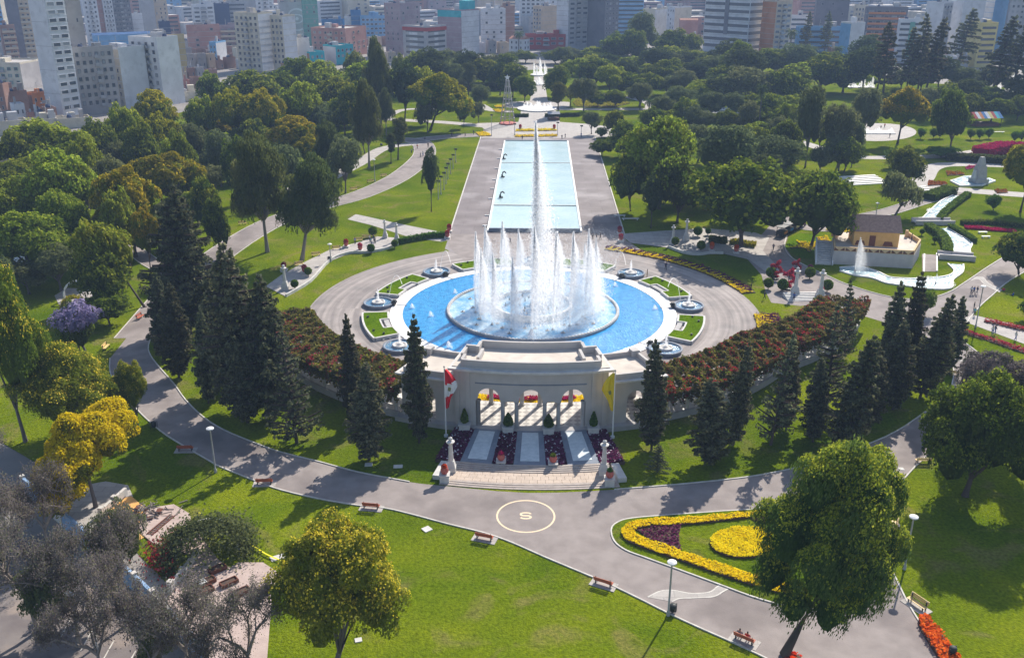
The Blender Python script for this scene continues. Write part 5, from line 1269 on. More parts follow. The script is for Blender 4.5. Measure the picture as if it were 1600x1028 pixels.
grove('trees right of the long pool', [
    ('ficus', 1158, 243, 385, 168, 'biggest crown right of the right terrace'),
    ('tipa', 1030, 188, 326, 116, 'light topped, right of the promenade'),
    ('ficus', 985, 235, 330, 60, 'shading the lawn edge at the promenade'),
    ('round', 1017, 286, 357, 40, 'rounded small one on the shaded lawn'),
    ('ficus', 1058, 248, 348, 94, 'deep shaded between two large crowns'),
    ('olive', 1128, 192, 302, 98, 'behind the biggest crown of the terrace'),
    ('olive', 1205, 214, 292, 92, 'above the left of the flower star'),
    ('ficus', 1280, 266, 386, 114, 'growing out of the yellow star flower bed', 1267),
    ('weeping', 1404, 276, 340, 76, 'beside the canal hedge', 1397),
    ('ficus', 1416, 235, 292, 54, 'dark, above the weeping tree'),
    ('olive', 1258, 138, 262, 50, 'tall with palm skirt left of the round plaza'),
    ('olive', 1308, 160, 262, 58, 'loose, left of the round plaza'),
    ('olive', 1346, 136, 228, 50, 'tall, at the edge of the round plaza', 1342),
    ('gold', 1408, 146, 226, 76, 'umbrella shaped beside the round plaza', 1402),
    ('ficus', 1474, 134, 236, 58, 'with a thick leaning trunk right of the umbrella crown', 1484),
    ('gold', 1594, 238, 332, 76, 'at the right edge by the obelisk'),
    ('shrub', 1552, 305, 329, 30, 'rounded, alone on the right lawn'),
    ('olive', 1310, 208, 268, 52, 'under the loose tree by the round plaza'),
    ('ficus', 1592, 358, 432, 78, 'cut by the right edge by the road'),
    ('shrub', 1608, 470, 500, 40, 'at the right edge below the road'),
    ('ficus', 820, 117, 160, 35, 'rounded, left of the far axis walk'),
    ('ficus', 867, 106, 152, 44, 'rounded, right of the far axis walk'),
    ('slim', 872, 127, 182, 32, 'pyramid shaped right of the far fountain'),
    ('olive', 912, 121, 174, 46, 'loose, behind the flower parterre'),
    ('ficus', 922, 79, 114, 31, 'clipped bright dome in the far trees'),
    ('olive', 924, 174, 210, 32, 'small, right of the promenade end'),
    ('ficus', 960, 171, 214, 37, 'neat, above the promenade lawn'),
    ('ficus', 972, 187, 244, 42, 'two stemmed on the promenade lawn'),
    ('palm', 1111, 150, 184, 30, 'with hanging fronds by the far walk'),
    ('ficus', 1070, 151, 206, 38, 'dark, left of the hanging palm'),
    ('olive', 1035, 149, 202, 42, 'loose, behind the light topped crown'),
    ('palm', 1012, 152, 196, 26, 'short one with dark trunk by the far walk'),
    ('ficus', 1146, 71, 138, 46, 'bright topped, before the striped office tower'),
    ('palm', 1183, 125, 215, 24, 'high over the middle trees'),
    ('palm', 1252, 165, 240, 34, 'hidden in the loose tree left of the round plaza'),
    ('olive', 1003, 21, 95, 46, 'tall one standing out among the far houses'),
    ('ficus', 965, 48, 100, 50, 'dark, left group before the far houses'),
    ('ficus', 990, 45, 100, 46, 'dark, middle of the group before the far houses'),
    ('ficus', 1050, 50, 100, 52, 'dark, right group before the far houses'),
    ('ficus', 1078, 52, 100, 34, 'beside the foot of the striped office tower'),
    ('palm', 810, 46, 92, 20, 'before the red roofed house on the axis'),
    ('olive', 880, 72, 108, 40, 'by the far end of the axis'),
    ('shrub', 1470, 228, 246, 60, 'wide low hedge bush on the far right lawn'),
    ('shrub', 1395, 232, 262, 36, 'rounded, below the umbrella crown'),
    ('shrub', 1080, 182, 200, 26, 'pale green by the far walk'),
    ('shrub', 940, 200, 216, 22, 'small pale by the promenade end'),
    ('olive', 1055, 135, 178, 60, 'bare branched over the far walk'),
    ('ficus', 1190, 150, 205, 60, 'mid green behind the hanging palm'),
    ('olive', 1165, 160, 215, 40, 'loose right of the hanging palm'),
    ('ficus', 1225, 185, 250, 40, 'left of the palm skirted tree'),
    ('olive', 1000, 128, 172, 40, 'thin, behind the flower parterre at right'),
    ('olive', 1330, 190, 262, 34, 'right of the loose pair by the round plaza'),
    ('palm', 1232, 42, 100, 24, 'high, right of the striped office tower'),
    ('palm', 1267, 70, 108, 24, 'low, before the blue-grey office'),
    ('palm', 1307, 70, 108, 24, 'before the pale blue narrow building'),
    ('palm', 1352, 60, 110, 24, 'left of the araucarias'),
])
grove('araucarias along the far right avenue', [
    ('araucaria', 1378, 34, 168, 48, 'leftmost of the close trees before the orange balconies'),
    ('araucaria', 1414, 42, 160, 46, 'second, before the green striped building'),
    ('araucaria', 1432, 20, 158, 44, 'third and slender, before the pink houses'),
    ('araucaria', 1450, 28, 166, 54, 'fourth with a leaning bare trunk', 1440),
    ('araucaria', 1498, 12, 130, 54, 'densest, before the tall white building', 1488),
    ('araucaria', 1556, 24, 160, 60, 'before the yellow curved building', 1545),
    ('araucaria', 1582, 25, 168, 56, 'right of the yellow curved building', 1572),
    ('araucaria', 1606, 45, 175, 56, 'at the right edge'),
    ('araucaria', 1253, 18, 96, 24, 'thin, right of the striped office tower'),
    ('araucaria', 1286, 18, 96, 26, 'thin, before the grey tower'),
])
# the far wood: rows of rounded crowns, each a tree of its own
KW = dict(ficus='dark green', olive='grey-green', tipa='bright green', gold='golden tipped')
LEFT = ((60, 'near the left edge'), (140, 'above the white arch'), (215, 'right of the white arch'), (300, 'by the big grey fir'), (380, 'left of the eucalyptus pair'), (470, 'behind the eucalyptus pair'), (9999, 'by the upper path'))
RIGHT = ((1000, 'beside the promenade lawn'), (1090, 'by the light topped tree'), (1160, 'behind the terrace tree'), (1230, 'right of the terrace tree'), (1345, 'left of the round plaza'), (1430, 'below the round plaza'), (9999, 'along the far right walk'))
def far_row(group, label, pts, step, wlo, whi, hk, kinds, seed, marks=CITY, row=''):
    r = random.Random(seed)
    for (xa, ya), (xb, yb) in zip(pts[:-1], pts[1:]):
        n = max(1, int(abs(xb - xa) / step))
        for i in range(n):
            t = (i + .5 + .35 * (r.random() - .5)) / n; x = xa + (xb - xa) * t; y = ya + (yb - ya) * t + 3 * (r.random() - .5); w = 1.6 * (wlo + (whi - wlo) * r.random()); k = r.choice(kinds)
            tree(k, x, y - w * hk * .68 * (.72 + (.55 if ya > 125 else .3) * r.random() + (.15 if k == 'round' else 0)), y, w, KW[k] + ' ' + label + ' ' + row + ', ' + ('small' if w * .62 < wlo * 1.12 else 'large' if w * .62 > whi * .9 else 'medium') + ' ' + next(q for m, q in marks if x < m), group)
KF = ['ficus', 'ficus', 'olive', 'tipa', 'olive', 'round']
KW['round'] = 'upright dark'
for i, (pts, st, wl, wh, hk) in enumerate((
    ([(690, 118), (800, 122)], 22, 26, 36, 1.35), ([(700, 132), (790, 140)], 22, 28, 36, 1.4), ([(770, 150), (815, 152)], 20, 24, 30, 1.3),
    ([(790, 100), (830, 100)], 16, 20, 26, 1.1), ([(858, 100), (1100, 104)], 22, 22, 32, 1.05), ([(885, 118), (1130, 116)], 24, 24, 36, 1.05), ([(890, 134), (1130, 134)], 24, 26, 38, 1.05),
    ([(940, 150), (1140, 150)], 26, 26, 38, 1.1), ([(1100, 120), (1360, 118)], 26, 32, 46, 1.1), ([(1120, 145), (1360, 146)], 28, 36, 50, 1.1), ([(1080, 164), (1240, 170)], 30, 34, 46, 1.1),
    ([(1360, 140), (1600, 148)], 28, 30, 44, 1.0), ([(1380, 165), (1470, 170)], 30, 30, 40, .9), ([(1500, 172), (1610, 178)], 26, 30, 42, 1.0), ([(600, 150), (690, 146)], 24, 30, 40, 1.2), ([(450, 168), (600, 178)], 28, 36, 50, 1.2), ([(690, 148), (735, 146)], 20, 24, 32, 1.3))):
    far_row('crowns of the far wood', 'crown in the far belt,', pts, st, wl, wh, hk, KF, 500 + i, CITY, 'back row' if pts[0][1] < 112 else 'second row' if pts[0][1] < 125 else 'middle row' if pts[0][1] < 142 else 'front row')
LW = ['tipa', 'ficus', 'gold', 'olive', 'ficus']
for i, (pts, st, wl, wh) in enumerate((([(-10, 330), (150, 318)], 36, 40, 52), ([(110, 292), (320, 282)], 34, 34, 46), ([(190, 330), (350, 305)], 34, 34, 46), ([(-10, 398), (130, 390)], 38, 44, 54), ([(150, 420), (280, 385)], 38, 38, 50), ([(250, 368), (345, 345)], 34, 32, 42), ([(270, 262), (420, 248)], 30, 32, 42), ([(-60, 470), (110, 452)], 40, 44, 56), ([(330, 232), (560, 214)], 30, 30, 40), ([(400, 205), (590, 196)], 28, 28, 38), ([(330, 290), (400, 280)], 30, 30, 38), ([(430, 285), (540, 262)], 30, 26, 36), ([(110, 520), (190, 505)], 40, 36, 46))):
    far_row('filling crowns of the left wood', 'crown in the left wood,', pts, st, wl, wh, 1.35, LW, 700 + i, LEFT, 'far side' if pts[0][1] < 270 else 'middle' if pts[0][1] < 340 else 'near side')
for i, (pts, st, wl, wh) in enumerate((([(1000, 205), (1240, 212)], 30, 24, 34), ([(1130, 232), (1330, 240)], 32, 26, 36), ([(1070, 252), (1225, 262)], 32, 30, 40), ([(1180, 300), (1260, 306)], 34, 34, 44), ([(1030, 318), (1120, 330)], 32, 32, 42), ([(985, 290), (1060, 282)], 30, 28, 36), ([(1250, 276), (1345, 270)], 32, 26, 34), ([(1030, 186), (1250, 190)], 28, 24, 32), ([(1130, 345), (1215, 350)], 36, 34, 42), ([(880, 166), (1010, 168)], 30, 18, 26), ([(1430, 186), (1600, 190)], 30, 22, 30), ([(930, 240), (990, 250)], 30, 20, 26))):
    far_row('filling crowns right of the long pool', 'crown right of the long pool,', pts, st, wl, wh, 1.35, ['ficus', 'olive', 'olive', 'ficus', 'tipa'], 800 + i, RIGHT, 'far side' if pts[0][1] < 215 else 'middle' if pts[0][1] < 280 else 'near side')
# small clipped trees in rows at the far right
CT = ('left of the thick leaning trunk', 'beside the thick leaning trunk', 'just left of the thick leaning trunk', 'left before the rainbow stall', 'middle before the rainbow stall', 'right before the rainbow stall', 'left of two at the right edge', 'right of two at the right edge', 'left of three by the round plaza walk', 'middle of three by the round plaza walk', 'right of three by the round plaza walk')
for k, (x, y) in enumerate(((1438, 217), (1458, 217), (1468, 216), (1516, 218), (1530, 218), (1545, 217), (1585, 222), (1596, 221), (1212, 205), (1228, 203), (1240, 202))):
    tree('shrub', x, y - 16, y, 17, 'small clipped tree ' + CT[k], 'clipped trees along the far right walk')
for v_ in PROTO.values():                          # kinds that found no place
    for k, o in enumerate(v_):
        if 'label' not in o:
            for ch in list(o.children): bpy.data.objects.remove(ch)
            bpy.data.objects.remove(o)

# ------------------------------------------------------------------ the city behind the park
for n_, c_, d_ in (('w_white', (.56, .57, .60), .06), ('w_cream', (.52, .47, .38), .05), ('w_grey', (.36, .36, .38), .04), ('w_concrete', (.34, .32, .32), .05), ('w_pink', (.40, .21, .18), .04), ('w_brick', (.28, .17, .14), .04), ('w_blue', (.04, .16, .36), .02), ('w_lightblue', (.16, .34, .56), .04), ('w_turq', (.02, .36, .42), .03), ('w_beige', (.50, .40, .30), .04), ('w_orange', (.52, .20, .08), .04), ('w_ochre', (.44, .34, .16), .04), ('w_navy', (.04, .06, .13), .01), ('w_dark', (.15, .15, .18), .02), ('w_yellow', (.55, .46, .18), .04), ('w_mauve', (.32, .25, .28), .03), ('w_green', (.12, .32, .27), .03), ('w_red', (.34, .05, .05), .02)):
    surf(n_, tuple(max(0.005, v - d_) for v in c_), tuple(v + d_ for v in c_), .12, .85, c3=tuple(.84 * v for v in c_), scale2=.35)
surf('glass_dark', (.035, .045, .06), (.07, .085, .11), .2, .25, spec=.6)
surf('roof_flat', (.36, .33, .31), (.46, .43, .40), .15, .9, c3=(.28, .24, .22), scale2=.1)
surf('roof_tile', (.34, .15, .10), (.42, .20, .14), .5, .9)
surf('roof_blue', (.03, .09, .22), (.05, .13, .30), .3, .6)
surf('tank', (.42, .42, .44), None, rough=.7)
_wm = MB()                                          # one window: frame proud of the wall, pane set back in it
for a, b in (((-.5, -.5), (.5, -.5)), ((.5, -.5), (.5, .5)), ((.5, .5), (-.5, .5)), ((-.5, .5), (-.5, -.5))):
    k = .86; _wm.add([(a[0], -.12, a[1]), (b[0], -.12, b[1]), (b[0] * k, -.12, b[1] * k), (a[0] * k, -.12, a[1] * k)], [(0, 1, 2, 3)], 0)
    _wm.add([(a[0] * k, -.12, a[1] * k), (b[0] * k, -.12, b[1] * k), (b[0] * k, -.03, b[1] * k), (a[0] * k, -.03, a[1] * k)], [(0, 1, 2, 3)], 0)
    _wm.add([(a[0], 0, a[1]), (b[0], 0, b[1]), (b[0], -.12, b[1]), (a[0], -.12, a[1])], [(0, 1, 2, 3)], 0)
_wm.add([(-.43, -.04, -.43), (.43, -.04, -.43), (.43, -.04, .43), (-.43, -.04, .43)], [(0, 1, 2, 3)], 1)
def _meshof(mb, mats, nm):
    o = mb.build(nm, mats); me = o.data; bpy.data.objects.remove(o); return me
surf('glass_pale', (.20, .22, .25), (.30, .32, .34), .3, .3, spec=.5)
WIN2 = {k: _meshof(_wm, [k, 'glass_pale'], 'window') for k in ('w_white', 'w_grey', 'w_cream', 'w_dark', 'w_green')}
WIN = {k: _meshof(_wm, [k, 'glass_dark'], 'window') for k in ('w_white', 'w_grey', 'w_cream', 'w_dark', 'w_green')}
_rb = MB().box(0, -.06, -.5, 1, .14, 1); RIB = _meshof(_rb, ['glass_dark'], 'window_band')
_bl = MB().box(0, -.5, -.5, 1, 1.0, .18).box(0, -.95, -.32, 1, .1, .9); BAL = {k: _meshof(_bl, [k], 'balcony') for k in ('w_white', 'w_cream', 'w_orange', 'w_grey', 'w_beige')}
_nwin = [0]
def put(me, par, face, w, d, u, z, sw, sh):
    """a window or balcony on a wall: face f/l/r, u along the wall in -0.5..0.5"""
    o = link(me.name.split('.')[0], me, par)
    if face == 'f': o.location = (u * w, -d / 2, z)
    elif face == 'l': o.location = (-w / 2, -u * d, z); o.rotation_euler = (0, 0, -PI / 2)
    else: o.location = (w / 2, u * d, z); o.rotation_euler = (0, 0, PI / 2)
    o.scale = (sw, 1.6, sh); _nwin[0] += 1
def building(label, xl, split, xr, yt, yb, yaw, walls='w_white', front=None, side=None, group=None, dr=.7, frame='w_grey', roof='roof_flat', tanks=2, bal=None, base=0.0, name='apartment_building', fh=3.3, cat='building', balw='w_white', parapet=True):
    p0 = unp(split, yb); s = ppm(p0.x, p0.y); az = math.atan2(split - 800, F_PX)
    th = R(abs(yaw)); wf, ws = ((xr - split), (split - xl)) if yaw > 0 else ((split - xl), (xr - split))
    w = max(2.5, wf / s / math.cos(th)); d = max(2.5, ws / s / math.sin(th)) if ws > .5 and yaw else w * dr
    if yaw == 0: w = (xr - xl) / s
    H = hz(p0.x, p0.y, yt)
    rz = R(yaw) - az; c, q = math.cos(rz), math.sin(rz)
    lx, ly = ((-w / 2) if yaw > 0 else (w / 2 if yaw < 0 else (split - (xl + xr) / 2) / s)), -d / 2
    org = (p0.x - (lx * c - ly * q), p0.y - (lx * q + ly * c), -.04)
    t = thing(name, label, cat, org, rz, group)
    wl = walls if isinstance(walls, (list, tuple)) else (walls, walls)
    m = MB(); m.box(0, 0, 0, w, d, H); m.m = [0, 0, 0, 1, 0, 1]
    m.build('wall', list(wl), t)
    rn = random.Random(int(xl * 7 + yb * 13 + yt))
    if roof == 'gable':
        m = MB(); m.add([(-w / 2 - .3, -d / 2 - .3, H + .01), (w / 2 + .3, -d / 2 - .3, H + .01), (w / 2 + .3, d / 2 + .3, H + .01), (-w / 2 - .3, d / 2 + .3, H + .01), (-w / 2 - .3, 0, H + d * .22), (w / 2 + .3, 0, H + d * .22)], [(0, 1, 5, 4), (2, 3, 4, 5), (1, 2, 5), (3, 0, 4), (3, 2, 1, 0)]); m.build('roof', 'roof_blue' if 'blue' in label else 'roof_tile', t)
    else:
        MB().box(0, 0, H + .005, w - .5, d - .5, .12).build('roof', roof, t)
        if parapet:
            m = MB()
            for (cx, cy, sx, sy) in ((0, -d / 2 + .12, w, .24), (0, d / 2 - .12, w, .24), (-w / 2 + .12, 0, .24, d - .48), (w / 2 - .12, 0, .24, d - .48)): m.box(cx, cy, H + .004, sx, sy, .9)
            m.build('parapet', wl[0], t)
        for k in range(tanks):
            sx = w * (.12 + .16 * rn.random()); m = MB().box((rn.random() - .5) * w * .6, (rn.random() - .3) * d * .5, H + .13, sx, min(d * .4, sx), 1.6 + 2.2 * rn.random())
            m.build('roof_room', rn.choice([wl[0], 'tank', 'w_concrete']), t)
        if tanks > 1:
            MB().lathe([(.9, H + .13), (1.0, H + 1.2), (.7, H + 1.9), (.01, H + 2.0)], 8, (rn.random() - .5) * w * .7, (rn.random() - .5) * d * .6).build('water_tank', 'w_navy', t)
            ax, ay = (rn.random() - .5) * w * .6, (rn.random() - .5) * d * .6; MB().tube([(ax, ay, H), (ax, ay, H + 5)], .12, 4).build('antenna', 'metal_grey', t)
    nf = max(1, int(H / fh)); 
    while nf * fh > H - .8 and nf > 1: nf -= 1
    left = 'l' if yaw > 0 else 'r'
    total = 0
    for face, spec, L_ in (('f', front, w), (left, side, d)):
        if not spec or (face != 'f' and not (ws > .5 and yaw)): continue
        kind, nc = spec[0], spec[1]; frac = spec[2] if len(spec) > 2 else .5
        for i in range(nf):
            z = base + H - (i + .55) * fh - .4
            if z < 1.5 or total > 280: break
            if kind == 'r': put(RIB, t, face, w, d, 0, z, L_ * frac, fh * .42); total += 1
            else:
                bc = nc // 2 if (nc > 2 and kind == 'g' and (int(xl) % 2 == 0)) else -1
                for j in range(nc):
                    if j == bc: put(BAL.get(frame, BAL['w_grey']), t, face, w, d, (j + .5) / nc * .94 - .47, z - fh * .3, L_ / nc * .8, 1.2)
                    if kind == 's' and rn.random() < .5: continue
                    put((WIN2 if rn.random() < .22 else WIN)[frame], t, face, w, d, (j + .5) / nc * .94 - .47, z, L_ / nc * frac, fh * .5); total += 1
                if kind == 'b':
                    put(BAL[balw], t, face, w, d, 0, z - fh * .28, L_ * .9, 1.2); total += 1
    if H > 14 and rn.random() < .65:               # floor slabs showing as thin lines round the walls
        m = MB()
        for i in range(1, nf): m.box(0, 0, H - i * fh - .45, w + .16, d + .16, .22)
        m.build('floor_bands', rn.choice(['w_grey', 'w_concrete', wl[0]]), t)
    t['_h'] = H; t['_w'] = w; t['_d'] = d
    return t
g = 'r'
B = building
tw = B('tall white tower at the left with stacked balconies above the wood', 78, 101, 128, -95, 188, 42, ('w_white', 'w_white'), ('g', 2, .8), None, frame='w_white', fh=3.1)
B('grey raw concrete tower behind the tall white one', 118, 120, 150, -70, 178, 20, 'w_concrete', ('s', 2, .16), None)
B('unfinished grey concrete block with rows of openings', 126, 128, 187, 78, 180, 15, 'w_concrete', ('g', 6, .45), None, frame='w_dark')
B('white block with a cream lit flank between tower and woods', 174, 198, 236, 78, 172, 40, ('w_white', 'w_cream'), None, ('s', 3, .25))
B('white apartment block with a blank stained end wall', 216, 258, 289, 62, 166, -45, ('w_white', 'w_white'), ('g', 4, .32), None, frame='w_dark')
B('ochre blank walled block right of the white apartments', 250, 252, 293, 58, 118, 15, 'w_ochre')
B('long hall with a blue pitched roof behind the unfinished block', 150, 152, 236, 56, 98, 8, 'w_lightblue', roof='gable', dr=.5, name='hall')
B('navy blue box building behind the ochre block', 253, 254, 270, 36, 80, 10, 'w_navy')
B('low housing block with green tinted windows at the left edge', -14, 38, 72, 101, 140, -30, ('w_cream', 'w_concrete'), ('g', 5, .5), None, frame='w_green')
B('brown brick house at the left edge below the green windows', -4, 14, 22, 134, 186, -30, ('w_brick', 'w_brick'), ('s', 2, .3), None, name='house', cat='house')
B('bare brick house left of the orange one', 18, 20, 46, 147, 184, 20, 'w_brick', ('s', 2, .3), None, name='house', cat='house')
B('orange painted house beside the foot of the white tower', 44, 55, 80, 149, 180, 35, ('w_orange', 'w_brick'), ('g', 3, .3), None, name='house', cat='house')
B('beige balcony tower left of the tall white tower', 33, 36, 58, 2, 92, 15, 'w_beige', ('b', 3, .5), None, balw='w_cream')
B('dark slab beside the beige balcony tower', 24, 26, 42, -20, 96, 15, 'w_dark')
B('low brown balcony block at the far left', 9, 11, 31, 42, 100, 15, 'w_brick', ('b', 2, .6), None, balw='w_beige')
B('pale high tower in the far left corner', -12, 14, 28, -40, 78, -35, ('w_lightblue', 'w_cream'), ('r', 1, .9), None)
B('pale slim tower with window columns behind the blue hall', 138, 140, 160, -60, 72, 12, 'w_white', ('g', 3, .4), None)
B('pink striped slim tower behind the blue hall', 159, 161, 171, -60, 70, 12, 'w_pink', None)
B('second pale slim tower with window columns behind the blue hall', 168, 170, 184, -60, 70, 12, 'w_white', ('g', 3, .4), None)
B('dark gridded tower behind the blue hall', 182, 184, 210, -60, 68, 10, 'w_dark', ('g', 5, .5), None, frame='w_grey')
B('blank white block before the gridded tower', 196, 198, 226, 24, 66, 10, 'w_white')
B('grey tower with a blank front left of the beige slim towers', 224, 226, 246, -50, 60, 10, 'w_grey')
B('beige slim tower pair left of the white office', 243, 246, 266, -50, 58, 20, ('w_beige', 'w_cream'), ('s', 3, .3), None)
B('mauve ribbed block in the low houses', 296, 298, 346, 42, 88, 15, 'w_pink', ('s', 2, .2), None)
B('low block with pale balconies right of the mauve ribbed block', 345, 346, 376, 42, 84, 10, 'w_mauve', ('b', 3, .4), None, balw='w_cream')
B('white office with wide windows behind the mauve block', 304, 306, 338, 9, 60, 12, 'w_white', ('g', 3, .75), None)
B('dark blue glass block right of the white office', 337, 339, 362, 8, 58, 10, 'w_navy')
B('grey block with pale bands right of the blue glass', 358, 360, 388, 4, 56, 10, 'w_grey', ('r', 1, .8), None)
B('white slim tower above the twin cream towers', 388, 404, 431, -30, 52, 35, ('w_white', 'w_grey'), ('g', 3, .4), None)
tc1 = B('cream and grey apartment tower, left of the twin pair', 374, 411, 433, 23, 112, -38, ('w_cream', 'w_white'), ('g', 5, .42), None, frame='w_dark')
tc2 = B('cream and white apartment tower, right of the twin pair', 429, 448, 467, 27, 111, -42, ('w_cream', 'w_white'), ('g', 3, .42), None, frame='w_dark')
em = B('grey-green block with a painted eye on its wall', 440, 442, 482, 6, 70, 12, 'w_grey')
B('greenish tower with small windows right of the painted eye', 476, 478, 500, -30, 72, 10, 'w_green', ('s', 2, .25), None)
B('small white block right of the twin cream towers', 466, 468, 486, 62, 106, 10, 'w_white')
B('small pale blue house among the low houses', 331, 341, 356, 68, 104, -30, ('w_lightblue', 'w_white'), ('g', 2, .4), None, name='house', cat='house')
B('blue long block left of the blue gridded one', 504, 506, 542, 33, 66, 8, 'w_blue', None)
B('white narrow block between two blue ones', 540, 541, 552, 28, 66, 8, 'w_white')
B('dark blue slim block between two blue ones', 550, 551, 566, 18, 66, 8, 'w_blue')
B('light blue block with a white window grid', 563, 565, 606, 27, 66, 10, 'w_lightblue', ('g', 6, .7), None, frame='w_white')
B('salmon brick block with dark windows', 488, 542, 574, 47, 90, -30, ('w_pink', 'w_pink'), ('g', 6, .4), ('s', 4, .3), frame='w_cream')
B('turquoise house with a flat cream roof, left of its pair', 467, 485, 508, 84, 106, 35, ('w_turq', 'w_brick'), ('g', 3, .4), None, name='house', cat='house')
B('turquoise and white house with a dark top floor, right of its pair', 506, 526, 553, 74, 102, 40, ('w_turq', 'w_white'), ('g', 4, .5), None, name='house', cat='house')
B('tall grey brick block left of the red edged office', 603, 628, 658, 8, 86, -35, ('w_mauve', 'w_mauve'), ('s', 3, .25), ('s', 4, .4))
ro = B('grey office with white panels and a red roof edge', 630, 668, 698, 44, 98, -40, ('w_grey', 'w_grey'), ('r', 1, .75), ('r', 1, .85), roof='roof_flat')
B('brick and white block with a turquoise band along its top', 684, 722, 749, 18, 88, -38, ('w_mauve', 'w_white'), None, None)
B('white block with few square windows behind the trees on the axis', 751, 754, 790, 16, 76, 12, 'w_white', ('s', 3, .3), None)
B('dark brick block left of the axis', 780, 787, 804, 12, 72, 40, ('w_brick', 'w_white'), None, None)
B('white hotel block with window rows left of the big axis tower', 811, 813, 852, -16, 52, 10, 'w_white', ('g', 5, .6), None)
B('beige block with ribbon windows left of the big axis tower', 832, 846, 871, 12, 62, 40, ('w_beige', 'w_beige'), None, ('g', 3, .5))
B('big axis tower, left half white and glazed', 868, 887, 918, -85, 78, 45, ('w_grey', 'w_white'), ('g', 3, .7), None)
B('big axis tower, right half dark grey', 915, 943, 964, -85, 78, -40, ('w_dark', 'w_dark'), None, ('g', 4, .5), frame='w_grey')
B('pale glass tower behind the dark tree on the axis', 962, 964, 1003, -50, 62, 10, 'w_lightblue', ('r', 1, .95), None)
B('beige low block under the pale glass tower', 972, 974, 1000, 22, 60, 10, 'w_beige', ('s', 2, .3), None)
B('pale old house row right of the axis trees', 1000, 1022, 1048, 16, 58, -30, ('w_cream', 'w_white'), ('s', 4, .25), None, name='house', cat='house')
B('white old block left of the orange gabled house', 1040, 1052, 1077, 13, 60, -40, ('w_white', 'w_cream'), ('s', 3, .3), None)
B('orange pink gabled house left of the striped office', 1059, 1061, 1088, 32, 64, 10, 'w_pink', None, name='house', cat='house', roof='gable')
B('low shop row with red panels on the axis', 820, 822, 884, 56, 78, 6, 'w_red', ('g', 5, .6), None, name='shop', cat='shop')
B('white house with a red tile roof at the axis end', 795, 818, 827, 62, 90, -30, ('w_white', 'w_white'), ('g', 3, .3), ('g', 2, .4), name='house', cat='house', roof='gable')
B('striped office tower with pale bands and dark ribbon windows', 1094, 1166, 1192, -22, 86, -32, ('w_white', 'w_white'), ('r', 1, .97), ('r', 1, .97), fh=4.6)
B('beige office with a window grid behind the striped tower', 1184, 1206, 1229, 4, 88, 45, ('w_beige', 'w_orange'), ('g', 3, .7), None)
B('plain grey tower behind the blue-grey office', 1265, 1268, 1316, -14, 78, 12, 'w_dark', ('s', 3, .2), None)
B('blue-grey office with ribbon windows before the grey tower', 1238, 1242, 1309, 44, 92, 12, 'w_lightblue', ('r', 1, .9), None)
B('narrow pale blue blank block right of the blue-grey office', 1306, 1322, 1342, 38, 102, 40, ('w_white', 'w_lightblue'), None, None)
B('cream block with small windows behind the narrow blue one', 1326, 1328, 1347, 10, 78, 10, 'w_cream', ('g', 4, .45), None)
B('block with orange balconies right of the cream one', 1342, 1345, 1404, 13, 88, 12, 'w_dark', ('b', 5, .6), None, balw='w_orange')
B('pinkish low block below the orange balconies', 1318, 1320, 1352, 64, 100, 10, 'w_pink', ('s', 3, .3), None)
B('white striped block with a green panel', 1394, 1396, 1432, 32, 96, 10, ('w_white', 'w_white'), ('r', 1, .85), None)
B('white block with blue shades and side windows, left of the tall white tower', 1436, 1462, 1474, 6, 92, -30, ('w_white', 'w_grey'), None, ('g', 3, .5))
B('tall blank white tower behind the densest araucaria', 1468, 1492, 1522, -30, 90, 40, ('w_white', 'w_white'), None, None)
B('tall blue-white blank tower at the upper right', 1516, 1540, 1566, -30, 88, 42, ('w_lightblue', 'w_white'), None, None)
B('yellow block with white window strips behind the araucarias', 1502, 1522, 1545, 38, 106, 35, ('w_yellow', 'w_yellow'), ('r', 1, .8), None)
B('grey window block at the upper right corner', 1560, 1564, 1612, -12, 90, 12, 'w_grey', ('g', 7, .5), None)
B('pale block right of the striped office far behind', 1228, 1230, 1256, 26, 74, 10, 'w_white', ('r', 1, .8), None)
B('ochre wall of a house at the left edge of the wood', -40, -10, 26, 262, 330, 35, ('w_beige', 'w_ochre'), ('s', 3, .25), None, name='house', cat='house')
# additions to single buildings
def local_part(t, mb, nm, mat): return mb.build(nm, mat, t)
h, w, d = ro['_h'], ro['_w'], ro['_d']; local_part(ro, MB().box(0, 0, h - 2.2, w + .5, d + .5, 2.2), 'roof_edge', 'w_red')
for i in range(5):
    local_part(ro, MB().box(-w * .05, -d / 2 - .12, h - 4.6 - 3.3 * i, w * .34, .2, 1.5), 'panel', 'w_white'); local_part(ro, MB().box(w / 2 + .12, -d * .02, h - 4.6 - 3.3 * i, .2, d * .2, 1.5), 'panel', 'w_white')
tb_ = [o for o in S.objects if o.get('label', '').startswith('brick and white block')][0]
local_part(tb_, MB().box(0, -tb_['_d'] / 2 - .06, tb_['_h'] - 4, tb_['_w'] * .99, .1, 4.2), 'band', 'w_turq'); local_part(tb_, MB().box(tb_['_w'] * .3, tb_['_d'] * .1, tb_['_h'] + .15, 8, 7, 6), 'roof_room', 'w_turq')
gp = [o for o in S.objects if o.get('label', '').startswith('white striped block with a green')][0]
local_part(gp, MB().box(gp['_w'] * .05, -gp['_d'] / 2 - .25, 2, gp['_w'] * .2, .3, gp['_h'] - 3), 'panel', 'w_green')
so_ = [o for o in S.objects if o.get('label', '').startswith('striped office tower')][0]
local_part(so_, MB().box(0, -so_['_d'] / 2 - .25, so_['_h'] - 32, so_['_w'] * .09, .3, 24), 'panel', 'w_dark')
